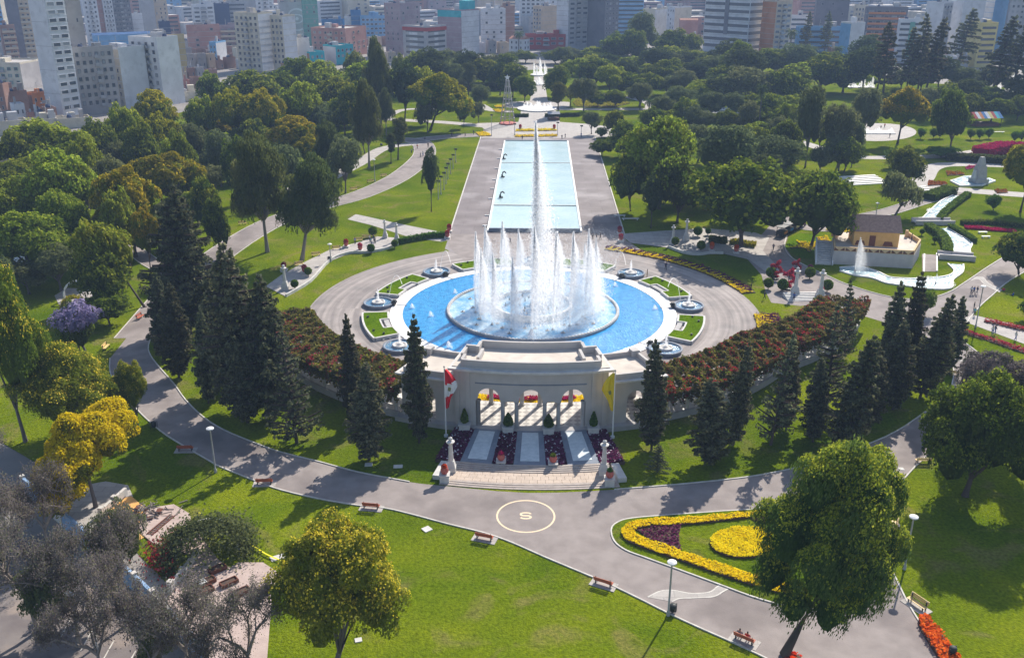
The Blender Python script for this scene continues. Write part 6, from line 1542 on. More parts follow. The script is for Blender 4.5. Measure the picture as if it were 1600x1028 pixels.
for i in range(9): local_part(tw, MB().box(0, 0, tw['_h'] - 12 - 9.3 * i, tw['_w'] + .12, tw['_d'] + .12, .16), 'ledge', 'w_grey')
m = MB()                                             # the painted eye: flat rings and strokes on the wall
cx, cz, yy = em['_w'] * .12, em['_h'] * .62, -em['_d'] / 2 - .02
def arc(r0, r1, a0, a1, sx=1.0, sz=1.0, dx=0, dz=0):
    n = 18; vs = []
    for i in range(n + 1):
        a = R(a0 + (a1 - a0) * i / n)
        for r in (r0, r1): vs.append((cx + dx + r * math.cos(a) * sx, yy, cz + dz + r * math.sin(a) * sz))
    m.add(vs, [(2 * i, 2 * i + 1, 2 * i + 3, 2 * i + 2) for i in range(n)])
k = em['_w'] / 16
arc(2.4 * k, 3.1 * k, 0, 360, 1.3, .9); arc(.01, 1.0 * k, 0, 360); arc(5.2 * k, 6.2 * k, 20, 170, 1.0, 1.0); arc(5.6 * k, 6.6 * k, 190, 300, 1, 1.1); arc(7.6 * k, 8.2 * k, 210, 290, 1, 1.2)
m.build('painted_eye', 'w_white', em)
# low houses crowding the blocks, and the pale blocks farther off
rr = random.Random(77)
def low_row(x0, x1, y, st, group, label, hlo, hhi, wl, far=False):
    x = x0
    while x < x1:
        w = st * (.7 + .6 * rr.random()); yb = y + 3 * (rr.random() - .5); p = unp(x, yb); s = ppm(p.x, p.y); hpx = (hlo + (hhi - hlo) * rr.random() ** 1.5) * s
        mt = rr.choice(wl)
        B(label % (mt[2:].replace('lightblue', 'pale blue').replace('concrete', 'raw concrete').replace('turq', 'turquoise'), near_city(x)), x, x + w * .3, x + w, yb - hpx, yb, rr.choice((25, 35, 15)), mt, ('r', 1, .8) if far and rr.random() < .6 else (('s', 2, .3) if not far else ('s', 3, .35)), None, group, name='distant_block' if far else 'low_house', cat='building' if far else 'house', tanks=1 if far else rr.randrange(3), parapet=not far)
        x += w * (1.0 if not far else .9)
lw_ = ['w_concrete', 'w_brick', 'w_beige', 'w_white', 'w_pink', 'w_cream', 'w_brick', 'w_concrete']
for y, x0, x1 in ((196, -20, 90), (168, -10, 20), (120, 0, 78), (108, 270, 380), (96, 285, 375), (86, 0, 76), (128, 280, 330), (142, 285, 320), (90, 378, 480), (76, 262, 300), (120, 440, 480), (96, 574, 606), (74, 556, 606), (84, 700, 790), (72, 830, 870), (68, 1000, 1095), (78, 940, 1000), (98, 1290, 1330), (96, 1420, 1470), (108, 1470, 1510)):
    low_row(x0, x1, y, 17, 'low houses behind the park', 'low %s flat-roofed house crowded behind the park %s', 4, 9, lw_)
for x0, x1, yt, yb in ((-24, 40, 196, 214), (30, 100, 193, 206), (88, 140, 190, 202), (268, 312, 148, 160)):
    B({-24: 'wide flat pale roof at the left edge above the wood', 30: 'flat pale roof left of the foot of the tall white tower', 88: 'flat pale roof below the tall white tower', 268: 'flat pale roof right of the white apartments'}[x0], x0, x0 + 4, x1, yt, yb, 8, 'w_cream', ('s', 3, .2), None, 'pale flat roofs left of the wood', name='low_hall', dr=.9, tanks=3, roof='roof_flat')
for y, x0, x1, st, hl, hh in ((54, 0, 1600, 40, 6, 22), (42, -10, 1610, 42, 8, 34), (30, -20, 1620, 42, 8, 46), (19, -20, 1620, 40, 10, 60), (9, -20, 1620, 38, 10, 56), (0, -20, 1620, 38, 10, 50), (-8, -20, 1620, 50, 10, 60)):
    low_row(x0, x1, y, st, 'pale distant city blocks', 'distant %s city block in the haze %s, ' + {54: 'nearest row', 42: 'second row', 30: 'third row', 19: 'fourth row'}.get(y, 'farthest rows'), hl, hh, ['w_white', 'w_cream', 'w_grey', 'w_mauve', 'w_white', 'w_lightblue', 'w_beige', 'w_pink'], True)

# ------------------------------------------------------------------ the air
hm = bpy.data.materials.new('haze'); hm.use_nodes = True
for n_ in list(hm.node_tree.nodes):
    if n_.type != 'OUTPUT_MATERIAL': hm.node_tree.nodes.remove(n_)
pv = hm.node_tree.nodes.new('ShaderNodeVolumePrincipled')
pv.inputs['Color'].default_value = (0.48, 0.66, 1.0, 1); pv.inputs['Density'].default_value = HAZE; pv.inputs['Anisotropy'].default_value = 0.0
hm.node_tree.links.new(pv.outputs[0], hm.node_tree.nodes['Material Output'].inputs['Volume'])
me = bpy.data.meshes.new('haze'); mb = MB().box(0, 2000, -1.2, 6400, 4700, 242)
me.from_pydata(mb.v, [], mb.f); me.materials.append(hm)
hb = link('haze', me); hb['kind'] = 'stuff'

# ------------------------------------------------------------------ flower beds, island, hedges
def island_poly(pts, k=4): return smoothline(pxs(pts), True, k)
isl = island_poly([(955, 828), (960, 846), (978, 860), (1010, 872), (1060, 890), (1120, 912), (1190, 937), (1260, 952), (1320, 945), (1346, 900), (1353, 850), (1345, 800), (1318, 777), (1280, 774), (1190, 794), (1130, 799), (1060, 804), (988, 810), (964, 817)])
struct(flat('island_lawn', isl, ZL + .04, 'grass', .12)); struct(ribbon('kerb', isl + [isl[0]], .18, 0, .135, 'kerb'))
def bandpoly(outer, inner, k=4): return smoothline(pxs(outer), k=k) + smoothline(pxs(inner), k=k)[::-1]
flower_bed('long hairpin bed of yellow flowers on the near traffic island', bandpoly([(1340, 797), (1250, 797), (1180, 802), (1100, 810), (1020, 814), (985, 820), (971, 832), (977, 845), (1000, 856), (1060, 877), (1120, 898), (1190, 921), (1260, 940)], [(1340, 805), (1250, 806), (1180, 810), (1100, 819), (1030, 824), (1003, 826), (992, 832), (996, 840), (1015, 847), (1070, 866), (1130, 886), (1190, 905), (1260, 926)]), 'blossom_yellow', h=.3, dens=95, edge=.3, size=.22)
flower_bed('round bed of yellow flowers in the middle of the island', [unp(1162 + 53 * math.cos(a), 850 + 24 * math.sin(a)) for a in np.linspace(0, 2 * PI, 28)[:-1]], 'blossom_yellow', h=.28, dens=130, edge=.3, size=.2)
pb = pxs([(994, 829), (1030, 825), (1064, 823), (1060, 838), (1062, 850), (1064, 862), (1040, 853), (1012, 843)])
t = flower_bed('dark purple triangular bed inside the yellow hairpin', pb, 'leaf_purple', h=.3, dens=30, edge=.20, size=.24)
flower_bed('small purple corner bed beside the weeping tree', pxs([(1172, 812), (1215, 808), (1212, 822), (1185, 820)]), 'leaf_purple', h=.3, dens=25, edge=.2)
flower_bed('orange flower strip along the right road kerb', bandpoly([(1436, 966), (1448, 966), (1465, 985), (1482, 1005), (1500, 1034)], [(1434, 974), (1440, 988), (1455, 1012), (1470, 1036)]), 'blossom_orange', h=.7, dens=60, edge=.15, size=.28)
flower_bed('small orange flower patch under the weeping tree', pxs([(1230, 1018), (1248, 1024), (1262, 1040), (1225, 1040)]), 'blossom_orange', h=.5, dens=40)
flower_bed('red flower border along the pale path at the right edge', bandpoly([(1503, 516), (1540, 527), (1580, 540), (1620, 552)], [(1502, 521), (1540, 532), (1580, 546), (1620, 560)]), 'blossom_red', h=.6, dens=34)
flower_bed('red flower border beyond the pale path at the right edge', bandpoly([(1538, 500), (1570, 506), (1620, 517)], [(1537, 504), (1570, 511), (1620, 523)]), 'blossom_red', h=.6, dens=34)
# saw-toothed bed round the ring road: dark hedge with yellow teeth
def sawbed(label, a0, a1, r0, r1, n, name='saw_tooth_bed'):
    t = thing(name, label, 'flower bed', (*pol((r0 + r1) / 2, (a0 + a1) / 2), 0), 0, 'saw toothed beds round the ring road', world=True)
    pts = [pol(r0, a) for a in np.linspace(a0, a1, 24)] + [pol(r1, a) for a in np.linspace(a1, a0, 24)]
    MB().prism(pts, 0, .15).build('soil', 'soil', t)
    st = (a1 - a0) / n
    for i in range(n):
        b0 = a0 + st * i
        q = [pol(r0, b0), pol(r0, b0 + st), pol(r1, b0 + st * .15)]
        carpet('yellow_tooth', [(*p, 0) for p in q], 'blossom_yellow', .15, .4, .26, 45, t)
        q = [pol(r0 + .1, b0 + st), pol(r1, b0 + st * 1.1), pol(r1, b0 + st * .2)]
        carpet('dark_tooth', [(*p, 0) for p in q], 'leaf_purple', .15, .6, .28, 34, t)
sawbed('long saw toothed yellow and dark bed at the right of the ring road', 104, 158, 43.1, 46.0, 26)
sawbed('short saw toothed yellow bed at the right end of the pergola', 76, 88, 41.6, 46.2, 7)
sawbed('short saw toothed yellow bed at the left end of the pergola', -88, -72, 42.0, 45.6, 8)
def hedge(label, line, w, h, mat='leaf_hedge', dens=30, size=.3, group=None, cat='hedge'):
    P = smoothline(pxs(line), k=4)
    c = sum(P, Vector()) / len(P); t = thing('hedge', label, cat, c, group=group, world=True)
    o = ribbon('hedge_core', P, w * .8, 0, h * .88, 'soil', t)
    me = o.data; me.materials[0] = MAT[mat]
    rng = rng_new(); L_ = sum((P[i + 1] - P[i]).length for i in range(len(P) - 1)); n = int(L_ * (w + 2 * h) * dens)
    i = rng.randint(len(P) - 1, size=n); u = rng.rand(n, 1); A = np.array(P)
    Q = A[i] * (1 - u) + A[i + 1] * u; D = A[i + 1] - A[i]; D /= np.linalg.norm(D, axis=1, keepdims=True) + 1e-6; Nn = np.column_stack([-D[:, 1], D[:, 0], 0 * D[:, 0]])
    s = rng.rand(n) * (w + 2 * h) - (w / 2 + h); off = np.clip(s, -w / 2, w / 2); z = np.where(np.abs(s) > w / 2, h - (np.abs(s) - w / 2), h)
    Q = Q + Nn * off[:, None] + np.column_stack([0 * z, 0 * z, z]) + .07 * rng.normal(size=(n, 3)) - np.array(c)
    nr = np.where((np.abs(s) > w / 2)[:, None], Nn * np.sign(s)[:, None], np.array([[0, 0, 1.0]]))
    o = link('leaves', quads_mesh('leaves', quads_at(rng, Q, nr, size), mat), t); o['kind'] = 'stuff'
    return t
hedge('hedge running from the left terrace to the promenade', [(624, 381), (650, 376), (675, 372), (697, 371)], 1.2, 1.3)
hedge('clipped hedge on the right bank of the upper canal', [(1467, 347), (1478, 333), (1500, 315), (1512, 307)], 1.6, 1.3)
hedge('clipped hedge on the left bank of the lower canal', [(1449, 357), (1468, 370), (1478, 384), (1480, 400)], 2.0, 1.4)
hedge('clipped hedge on the right bank of the lower canal', [(1484, 357), (1498, 364), (1512, 372), (1522, 380)], 1.2, 1.1)
hedge('dark block hedge above the canal steps', [(1450, 313), (1466, 307), (1485, 301)], 4, 1.8, 'leaf_ficus')
hedge('dark low hedge line across the right lawn', [(1502, 351), (1540, 350), (1580, 354), (1610, 357)], 1.6, 1.0, 'leaf_ficus')
hedge('crimson flowering border below the right lawn hedge', [(1508, 357), (1530, 358), (1550, 360), (1586, 362)], 2.0, .5, 'blossom_magenta')
hedge('purple flowering bush row at the far right', [(1530, 246), (1555, 240), (1580, 238), (1600, 240)], 6, 3.2, 'blossom_magenta', 12, .5)
hedge('dark hedge at the base of the purple row', [(1478, 250), (1510, 252), (1540, 254), (1580, 256)], 4, 2.2, 'leaf_dark', 14, .5)
hedge('low hedge left of the far walk by the fountain', [(803, 183), (826, 183)], 2, 1.2, 'leaf_dark')
hedge('low hedge right of the far walk by the fountain', [(852, 183), (905, 182)], 2, 1.2, 'leaf_dark')
hedge('long tall dark hedge behind the far left lawn', [(690, 141), (760, 142), (812, 141)], 3, 4, 'leaf_dark', 8, .6)
hedge('dark hedge wall along the far right avenue', [(1500, 172), (1560, 174), (1620, 178)], 4, 5, 'leaf_dark', 8, .6)
hedge('clipped yellow-green hedge under the terrace tree', [(1142, 380), (1165, 384), (1180, 386)], 2.2, 1.0, 'leaf_gold')
hedge('row of shrubs on the terrace by the tree', [(1108, 378), (1135, 381)], 2, 1.4, 'leaf_ficus')
for l_, pts, mt in (('yellow flower bed at the far left corner of the promenade', [(743, 208), (760, 207), (768, 213), (750, 214)], 'blossom_yellow'), ('long yellow bed across the far end of the promenade', [(806, 203), (868, 202), (870, 205), (806, 206)], 'blossom_yellow'),
                    ('yellow bed strip between the far lamps', [(805, 212), (870, 211), (871, 214), (804, 215)], 'blossom_yellow'), ('yellow parterre bed behind the far fountain', [(905, 152), (960, 153), (985, 162), (960, 168), (900, 167), (895, 160)], 'leaf_gold'),
                    ('yellow bed on the far left lawn', [(772, 166), (790, 165), (790, 168), (775, 169)], 'blossom_yellow'), ('yellow zigzag bed by the far left walk', [(770, 172), (788, 172), (788, 176), (776, 176)], 'blossom_yellow'),
                    ('yellow wedge bed behind the adobe house', [(1290, 360), (1310, 356), (1340, 362), (1310, 368)], 'blossom_yellow'), ('yellow wing bed left of the adobe house steps', [(1274, 372), (1292, 371), (1302, 382), (1290, 384)], 'blossom_yellow'),
                    ('red-brown bed beside the adobe house steps', [(1302, 375), (1312, 373), (1300, 386), (1294, 385)], 'leaf_purple'), ('rust orange bed left of the obelisk pool', [(1478, 269), (1500, 270), (1508, 274), (1480, 275)], 'blossom_rust'), ('orange bed below the obelisk pool', [(1450, 284), (1478, 285), (1480, 290), (1450, 291)], 'blossom_rust'),
                    ('orange bed right of the obelisk', [(1553, 298), (1572, 297), (1575, 302), (1558, 303)], 'blossom_rust'), ('crimson strip at the far right path', [(1508, 262), (1528, 258), (1530, 262), (1510, 266)], 'blossom_magenta')):
    flower_bed(l_, pxs(pts), mt, h=.5, size=.4, dens=12)
st_ = []
for i in range(10):
    a = 2 * PI * i / 10 + .3; r = 1.0 if i % 2 == 0 else .42
    st_.append(unp(1264 + 33 * r * math.cos(a), 385 + 9.5 * r * math.sin(a)))
flower_bed('yellow star shaped flower bed round a tree foot', st_, 'blossom_yellow', h=.5, dens=30)
struct(flat('lawn_island', pxs([(1227, 388), (1232, 372), (1250, 364), (1300, 372), (1305, 392), (1290, 402), (1250, 404)]), .045, 'lawn_dark'))

# ------------------------------------------------------------------ adobe house on its plinth, canal, bridges, obelisk
c0 = unp(1369, 416); s0 = ppm(c0.x, c0.y)
rz = R(-8)
H_ = thing('adobe_house', 'small yellow adobe house with a purple-brown roof on a walled platform', 'house', c0, rz)
W_, D_ = 18.6, 16.0
pl = [(-W_ / 2, 0), (W_ / 2 - 2, -.5), (W_ / 2 + 1.5, 9), (W_ / 2, D_), (-W_ / 2 + 4, D_), (-W_ / 2 + 1, 9)]
MB().prism(pl, 0, 3.0).build('plinth', 'plinth', H_)
MB().prism([(x * .97, .35 + y * .96) for x, y in pl], 3.0, 3.03).build('terrace_floor', 'roofing', H_)
for i in range(len(pl)):
    a, b = Vector((*pl[i], 0)), Vector((*pl[(i + 1) % len(pl)], 0)); d = (b - a); L_ = d.length; d.normalize(); an = math.atan2(d.y, d.x)
    if i == 3:
        continue
    m_ = (a + b) / 2 + Vector((-d.y, d.x, 0)) * .25
    MB().box(m_.x, m_.y, 3.03, L_ - .3, .35, .95, an).build('parapet', 'adobe_rim', H_)
    if i == 0:
        for k in range(14):
            u = a.lerp(b, (k + .5) / 14) + Vector((-d.y, d.x, 0)) * -.0
            o = MB().add([(u.x - .5, u.y + .06, 3.15), (u.x + .5, u.y + .06, 3.15), (u.x + (.4 if k % 2 else -.4), u.y + .06, 3.85), (u.x - .5, u.y + .02, 3.15), (u.x + .5, u.y + .02, 3.15), (u.x + (.4 if k % 2 else -.4), u.y + .02, 3.85)], [(3, 4, 5), (0, 2, 1), (0, 1, 4, 3), (1, 2, 5, 4), (2, 0, 3, 5)]).build('relief', 'door_brown', H_)
hx, hy, hw, hd, hh = .3, 8.2, 9.6, 6.2, 3.4
MB().box(hx, hy, 3.03, hw, hd, hh).build('wall', 'adobe', H_)
zr = 3.03 + hh
m = MB(); m.add([(hx - hw / 2 - .5, hy - hd / 2 - .5, zr - .1), (hx + hw / 2 + .5, hy - hd / 2 - .5, zr - .1), (hx + hw / 2 + .5, hy + hd / 2 + .5, zr - .1), (hx - hw / 2 - .5, hy + hd / 2 + .5, zr - .1), (hx - hw / 2 - .3, hy + .3, zr + 2.9), (hx + hw / 2 + .3, hy + .3, zr + 2.9)], [(0, 1, 5, 4), (2, 3, 4, 5), (1, 2, 5), (3, 0, 4), (3, 2, 1, 0)])
m.build('roof', 'thatch', H_)
dr = MB().box(hx - .8, hy - hd / 2 - .05, 3.03, 1.3, .14, 2.4).build('door', 'door_brown', H_); MB().box(hx - .35, hy - hd / 2 - .15, 4.1, .12, .1, .12).build('handle', 'metal_dark', dr)
for x in (-3.3, 2.6): MB().box(hx + x, hy - hd / 2 - .04, 3.2, 2.2, .1, 1.0, top=.7).build('wall_motif', 'door_brown', H_)
for k in range(11): MB().box(-W_ / 2 - 1.9 + .12 * k, .9 * k - .4, 0, 3.2, .9, .25 * (k + 1)).build('step', 'wall_pale', H_)
for x in (-3.7, -.2): MB().add([(-W_ / 2 + x, -1, 0), (-W_ / 2 + x + .3, -1, 0), (-W_ / 2 + x + 1.5, 9.6, 0), (-W_ / 2 + x + 1.2, 9.6, 0), (-W_ / 2 + x, -1, .5), (-W_ / 2 + x + .3, -1, .5), (-W_ / 2 + x + 1.5, 9.6, 3.3), (-W_ / 2 + x + 1.2, 9.6, 3.3)], [(4, 5, 6, 7), (0, 1, 5, 4), (1, 2, 6, 5), (2, 3, 7, 6), (3, 0, 4, 7)]).build('stair_side', 'white_deck', H_)
for k in range(2): MB().box(W_ / 2 + 1.5 + 2.9 * k, 4 + k, 0, .3, 14, .25, R(-13)).build('ramp_edge', 'white_deck', H_)
MB().add([(W_ / 2 - .3, -2.5, .06), (W_ / 2 + 2.7, -2.0, .06), (W_ / 2 + 5.8, 11, .06), (W_ / 2 + 2.6, 11, .06)], [(0, 1, 2, 3)]).build('ramp', 'asphalt', H_)
for (x, y) in ((-W_ / 2 + 1.5, 12), (W_ / 2 - .6, 14)): MB().box(x, y, 3.03, .7, .7, 1.6, top=.8).build('parapet_post', 'adobe_rim', H_)
def canal(label, outer, inner, z=.10):
    c = sum(pxs(outer + inner), Vector()) / (len(outer) + len(inner)); t = thing('canal', label, 'canal', c, world=True)
    a, b = smoothline(pxs(outer), k=5), smoothline(pxs(inner), k=5)
    m = MB(); n = min(len(a), len(b)); vs = []
    for i in range(n): vs += [(a[i].x, a[i].y, z), (b[i].x, b[i].y, z)]
    m.add(vs, [(2 * i, 2 * i + 1, 2 * i + 3, 2 * i + 2) for i in range(n - 1)]); m.build('water', 'canal_water', t)
    for q in (a, b):
        ribbon('rim', q, .3, 0, .28, 'white_deck', t)
    return t
canal('upper straight canal coming down from the obelisk', [(1437, 347), (1450, 333), (1470, 315), (1489, 306)], [(1462, 349), (1474, 333), (1492, 315), (1504, 307)])
canal('middle canal pool between the two bridges', [(1458, 358), (1475, 368), (1484, 382), (1480, 392), (1482, 403)], [(1480, 357), (1498, 368), (1518, 380), (1515, 392), (1521, 405)])
canal('lower winding canal below the adobe house', [(1481, 413), (1491, 424), (1480, 432), (1446, 436), (1416, 436), (1390, 434), (1370, 425), (1345, 418), (1325, 418), (1312, 419)], [(1505, 414), (1504, 426), (1489, 438), (1485, 451), (1450, 452), (1414, 447), (1385, 443), (1362, 435), (1335, 431), (1312, 424)], .12)
for px0, py0, px1, py1, l_ in ((1431, 352, 1492, 352, 'low stone bridge over the canal, the farther one'), (1467, 405, 1524, 409, 'low stone bridge over the canal, the nearer one')):
    a, b = unp(px0, py0), unp(px1, py1); d = (b - a); L_ = d.length; an = math.atan2(d.y, d.x); c = (a + b) / 2
    t = thing('bridge', l_, 'bridge', c, an)
    MB().box(0, 1.6, .35, L_, 3.2, .3).build('deck', 'stone_light', t)
    for y in (.1, 3.1): MB().box(0, y, .0, L_, .35, 1.15).build('parapet', 'plinth', t)
for px, py, sc, l_ in ((1497, 380, 5.5, 'foaming ring in the canal, upper of the middle pool'), (1497, 400, 6, 'foaming ring in the canal, lower of the middle pool'), (1462, 331, 5, 'foaming ring in the upper canal'), (1450, 345, 5.5, 'foaming ring at the foot of the upper canal'), (1461, 443, 8.5, 'large foaming ring in the lower canal')):
    p = unp(px, py, .14); t = thing('foam_ring', l_, 'fountain jet', p, 0, 'foaming rings in the canal')
    rng = rng_new(); n = 1500; a = rng.rand(n) * 2 * PI; r = sc * .5 * (.62 + .30 * rng.rand(n)); P = np.column_stack([r * np.cos(a), r * np.sin(a), .05 + .5 * rng.rand(n) ** 2])
    o = link('foam', quads_mesh('foam', quads_at(rng, P, np.array([[0, 0, 1.0]]), .2, .8), 'spray'), t); o['kind'] = 'stuff'
for px, py, h, l_ in ((1336, 424, 7.5, 'white water jet at the left end of the lower canal'), (1461, 443, 2.2, 'small jet in the large foaming ring')):
    p = unp(px, py, .14); jet(p.x, p.y, .14, h, 2, l_, wid=1.4)
m = None
p = unp(1528, 287); s = ppm(p.x, p.y); H = hz(p.x, p.y, 251)
t = thing('obelisk', 'stepped stone obelisk standing in a white pool at the right', 'monument', p, .2)
H *= 1.15
MB().box(0, 0, 0, 4.0, 4.0, 1.6).box(0, 0, 1.6, 3.1, 3.1, H * .48, top=.75).box(0, 0, 1.6 + H * .48, 2.0, 2.0, H * .52 - 1.6, top=.5).build('shaft', 'stone', t)
for sx in (-1, 1): MB().box(sx * 1.5, 0, 1.6, .7, 2.0, H * .30, top=.7).build('buttress', 'stone_light', t)
t = thing('obelisk_pool', 'white foaming pool round the obelisk', 'pool', unp(1505, 281), world=True)
q = pxs([(1484, 284), (1506, 277), (1520, 276), (1523, 282), (1545, 280), (1556, 284), (1535, 291), (1500, 292)])
MB().prism([(v.x, v.y) for v in q], 0, .4).build('basin', 'white_deck', t); MB().prism([(v.x * .94 + unp(1518, 285).x * .06, v.y * .94 + unp(1518, 285).y * .06) for v in q], .4, .42).build('water', 'canal_water', t)
for (px, py, w, n_, l_) in ((1361, 288, 12, 6, 'white stepped benches on the upper right lawn'), (1444, 304, 9, 5, 'striped steps beside the canal head')):
    p = unp(px, py); t = thing('steps', l_, 'steps', p, .25)
    for k in range(n_): MB().box(0, 1.5 * k, 0, w, .8, .25 + .14 * k).build('step', 'white_deck', t)
# small stairs with red sculptures beside the ring road
p = unp(1260, 470); t = thing('steps', 'small stone stairs between two pillars by the red sculptures', 'steps', p, .1)
for k in range(6): MB().box(0, .55 * k, 0, 7.5, .56, .14 + .13 * k).build('step', 'stone_light', t)
for px, py, l_, s in ((1211, 436, 'red spiral flower sculpture left of the small stairs', 1.0), (1231, 452, 'red spiral flower sculpture nearest the small stairs', 1.1), (1243, 428, 'red flowered figure at the back of the small terrace', .8)):
    p = unp(px, py); t = thing('flower_sculpture', l_, 'sculpture', p, 0, 'red flower sculptures')
    rng = rng_new(); n = 1100; u = rng.rand(n) * 4 * PI; r = .35 + .5 * np.sin(u / 4) ; P = np.column_stack([r * 1.2 * np.cos(u), r * 1.2 * np.sin(u), .3 + 3.6 * u / (4 * PI)]) + .16 * rng.normal(size=(n, 3))
    o = link('flowers', quads_mesh('flowers', quads_at(rng, P, np.array([[0, 0, 1.0]]), .3, 1.2), 'blossom_red'), t); o['kind'] = 'stuff'
    MB().tube([(0, 0, 0), (0, 0, 3.8)], .08, 5).lathe([(.8, 0), (.8, .3), (.3, .35)], 10).build('frame', 'metal_dark', t); t.scale = (s,) * 3
for px, py, l_, mt in ((541, 387, 'red flower pot at the back of the left terrace', 'blossom_red'), (563, 393, 'red flower pot at the front edge of the left terrace', 'blossom_red'), (476, 428, 'red flower pot in the shade of the left terrace walk', 'blossom_red'), (444, 424, 'red flower pot at the shaded end of the left walk', 'blossom_red'), (702, 363, 'red flower column left of the promenade, farther', 'blossom_red'), (699, 373, 'red flower column left of the promenade, nearer', 'blossom_red'), (968, 366, 'red flower column right of the promenade, farther', 'blossom_red'), (970, 378, 'red flower column right of the promenade, nearer', 'blossom_red'),
                       (1112, 392, 'orange potted plant on the right terrace front', 'blossom_orange'), (1150, 396, 'orange potted plant under the terrace tree', 'blossom_orange'), (1265, 428, 'dark potted plant at the top of the small stairs', 'leaf_purple'), (1282, 462, 'red pot at the right foot of the small stairs', 'blossom_red'), (1325, 375, 'dark red post pot at the adobe house steps', 'leaf_purple'), (813, 203, 'red flower column at the far bed, left', 'blossom_red'), (866, 203, 'red flower column at the far bed, right', 'blossom_red')):
    pot(px, py, l_, mt, ped=.4, group='red flower pots of the park', ball=.6, sc=.85)
for px, py, l_, b in ((580, 396, 'ball shrub at the front of the left terrace', .8), (617, 388, 'ball shrub beside the left terrace pillars', .7), (482, 432, 'ball shrub on the shaded left walk', .7), (461, 452, 'ball shrub at the near end of the left walk', .7), (583, 370, 'dark ball shrub behind the left terrace', 1.0), (1055, 385, 'ball shrub by the right terrace pillar', .8), (1090, 370, 'ball shrub at the back of the right terrace', 1.0), (1095, 392, 'ball shrub at the front of the right terrace', .9), (1106, 368, 'small ball shrub at the back of the right terrace', .6), (1204, 436, 'ball shrub left of the red sculptures', 1.0), (1222, 455, 'ball shrub below the red sculptures', 1.0), (1265, 436, 'ball shrub at the top of the small stairs', 1.0), (1292, 456, 'ball shrub right of the small stairs', 1.0), (1200, 452, 'ball shrub on the ring lawn edge', .9), (1460, 380, 'small post shrub by the adobe ramp', .5), (1440, 368, 'post shrub at the canal hedge', .5)):
    topiary(px, py, l_, 1.9 * b + .6, b, False, 0, False, 'ball shrubs of the park')

# ------------------------------------------------------------------ far fountains, steel tower, stalls
def far_fountain(px, py, R_, h, label, n=14):
    p = unp(px, py); t = thing('far_fountain', label, 'fountain', p, 0, 'fountains on the far axis')
    MB().lathe([(R_, 0), (R_ + .2, .5), (R_ - .3, .55), (R_ - .4, .3), (.01, .3)], 28).build('basin', 'white_deck', t)
    for i in range(n):
        a = 2 * PI * i / n; o = link('spray', splash, t); o.location = (R_ * .7 * math.cos(a), R_ * .7 * math.sin(a), .3); o.scale = (1.8, 1.8, h * (.7 + .3 * math.sin(i * 2.1))); o['kind'] = 'stuff'
    o = link('spray', splash, t); o.location = (0, 0, .3); o.scale = (2.6, 2.6, h * 1.3); o['kind'] = 'stuff'
    return t
far_fountain(839, 171, 8.5, 2.6, 'white domed fountain on the walk behind the long pool', 18)
far_fountain(843, 118, 5, 7, 'tall white fountain at the far end of the axis', 9)
far_fountain(841, 133, 3, 3, 'small white fountain on the far axis walk', 6)
for px, py, w, h, l_ in ((1515, 148, 14, 9, 'white water curtain behind the far right trees, left'), (1555, 146, 16, 10, 'white water curtain behind the far right trees, middle'), (1345, 137, 12, 5, 'white water glimpse among the far trees'), (1020, 124, 16, 5, 'white pavilion fountain in the far wood'), (1140, 172, 12, 3, 'low white fountain by the hanging palm'), (1368, 208, 12, 1.5, 'flat white fountain on the round plaza')):
    p = unp(px, py); t = thing('far_fountain', l_, 'fountain', p, 0, 'white fountains far right')
    MB().box(0, 0, 0, w * 1.1, 6, .4).build('basin', 'white_deck', t)
    for k in range(9): o = link('spray', splash, t); o.location = ((k / 8 - .5) * w, (k % 3 - 1) * 1.5, .4); o.scale = (2.2, 2.2, h * (.7 + .3 * math.sin(k * 1.7))); o['kind'] = 'stuff'
p = unp(793, 194); H = hz(p.x, p.y, 123); t = thing('steel_tower', 'tapering steel frame tower topped with a star on the far left lawn', 'tower', p, .3)
m = MB(); n = 8; lv = [(5.6 * (1 - .88 * k / 7) / 2 * 1.0 + .35, H * .95 * k / 7) for k in range(8)]
for i in range(n):
    a = 2 * PI * i / n; m.tube([(r * math.cos(a), r * math.sin(a), z) for r, z in lv], .13, 4)
m.build('legs', 'metal_grey', t); m = MB()
for r, z in lv:
    m.tube([(r * math.cos(2 * PI * i / 16), r * math.sin(2 * PI * i / 16), z + .1) for i in range(17)], .12, 4)
m.build('hoops', 'metal_grey', t)
m = MB(); sp_ = []
for i in range(10):
    a = PI / 2 + PI * i / 5; r = 1.2 if i % 2 == 0 else .5; sp_.append((r * math.cos(a), 0, H * .95 + 1.2 + r * math.sin(a)))
m.add(sp_ + [(x, .25, z) for x, y, z in sp_], [tuple(range(10)), tuple(range(19, 9, -1))] + [(i, (i + 1) % 10, 10 + (i + 1) % 10, 10 + i) for i in range(10)]); m.build('star', 'metal_white', t)
MB().lathe([(3.4, 0), (3.4, .5), (3.0, .55), (.01, .55)], 16).build('base', 'terracotta', t)
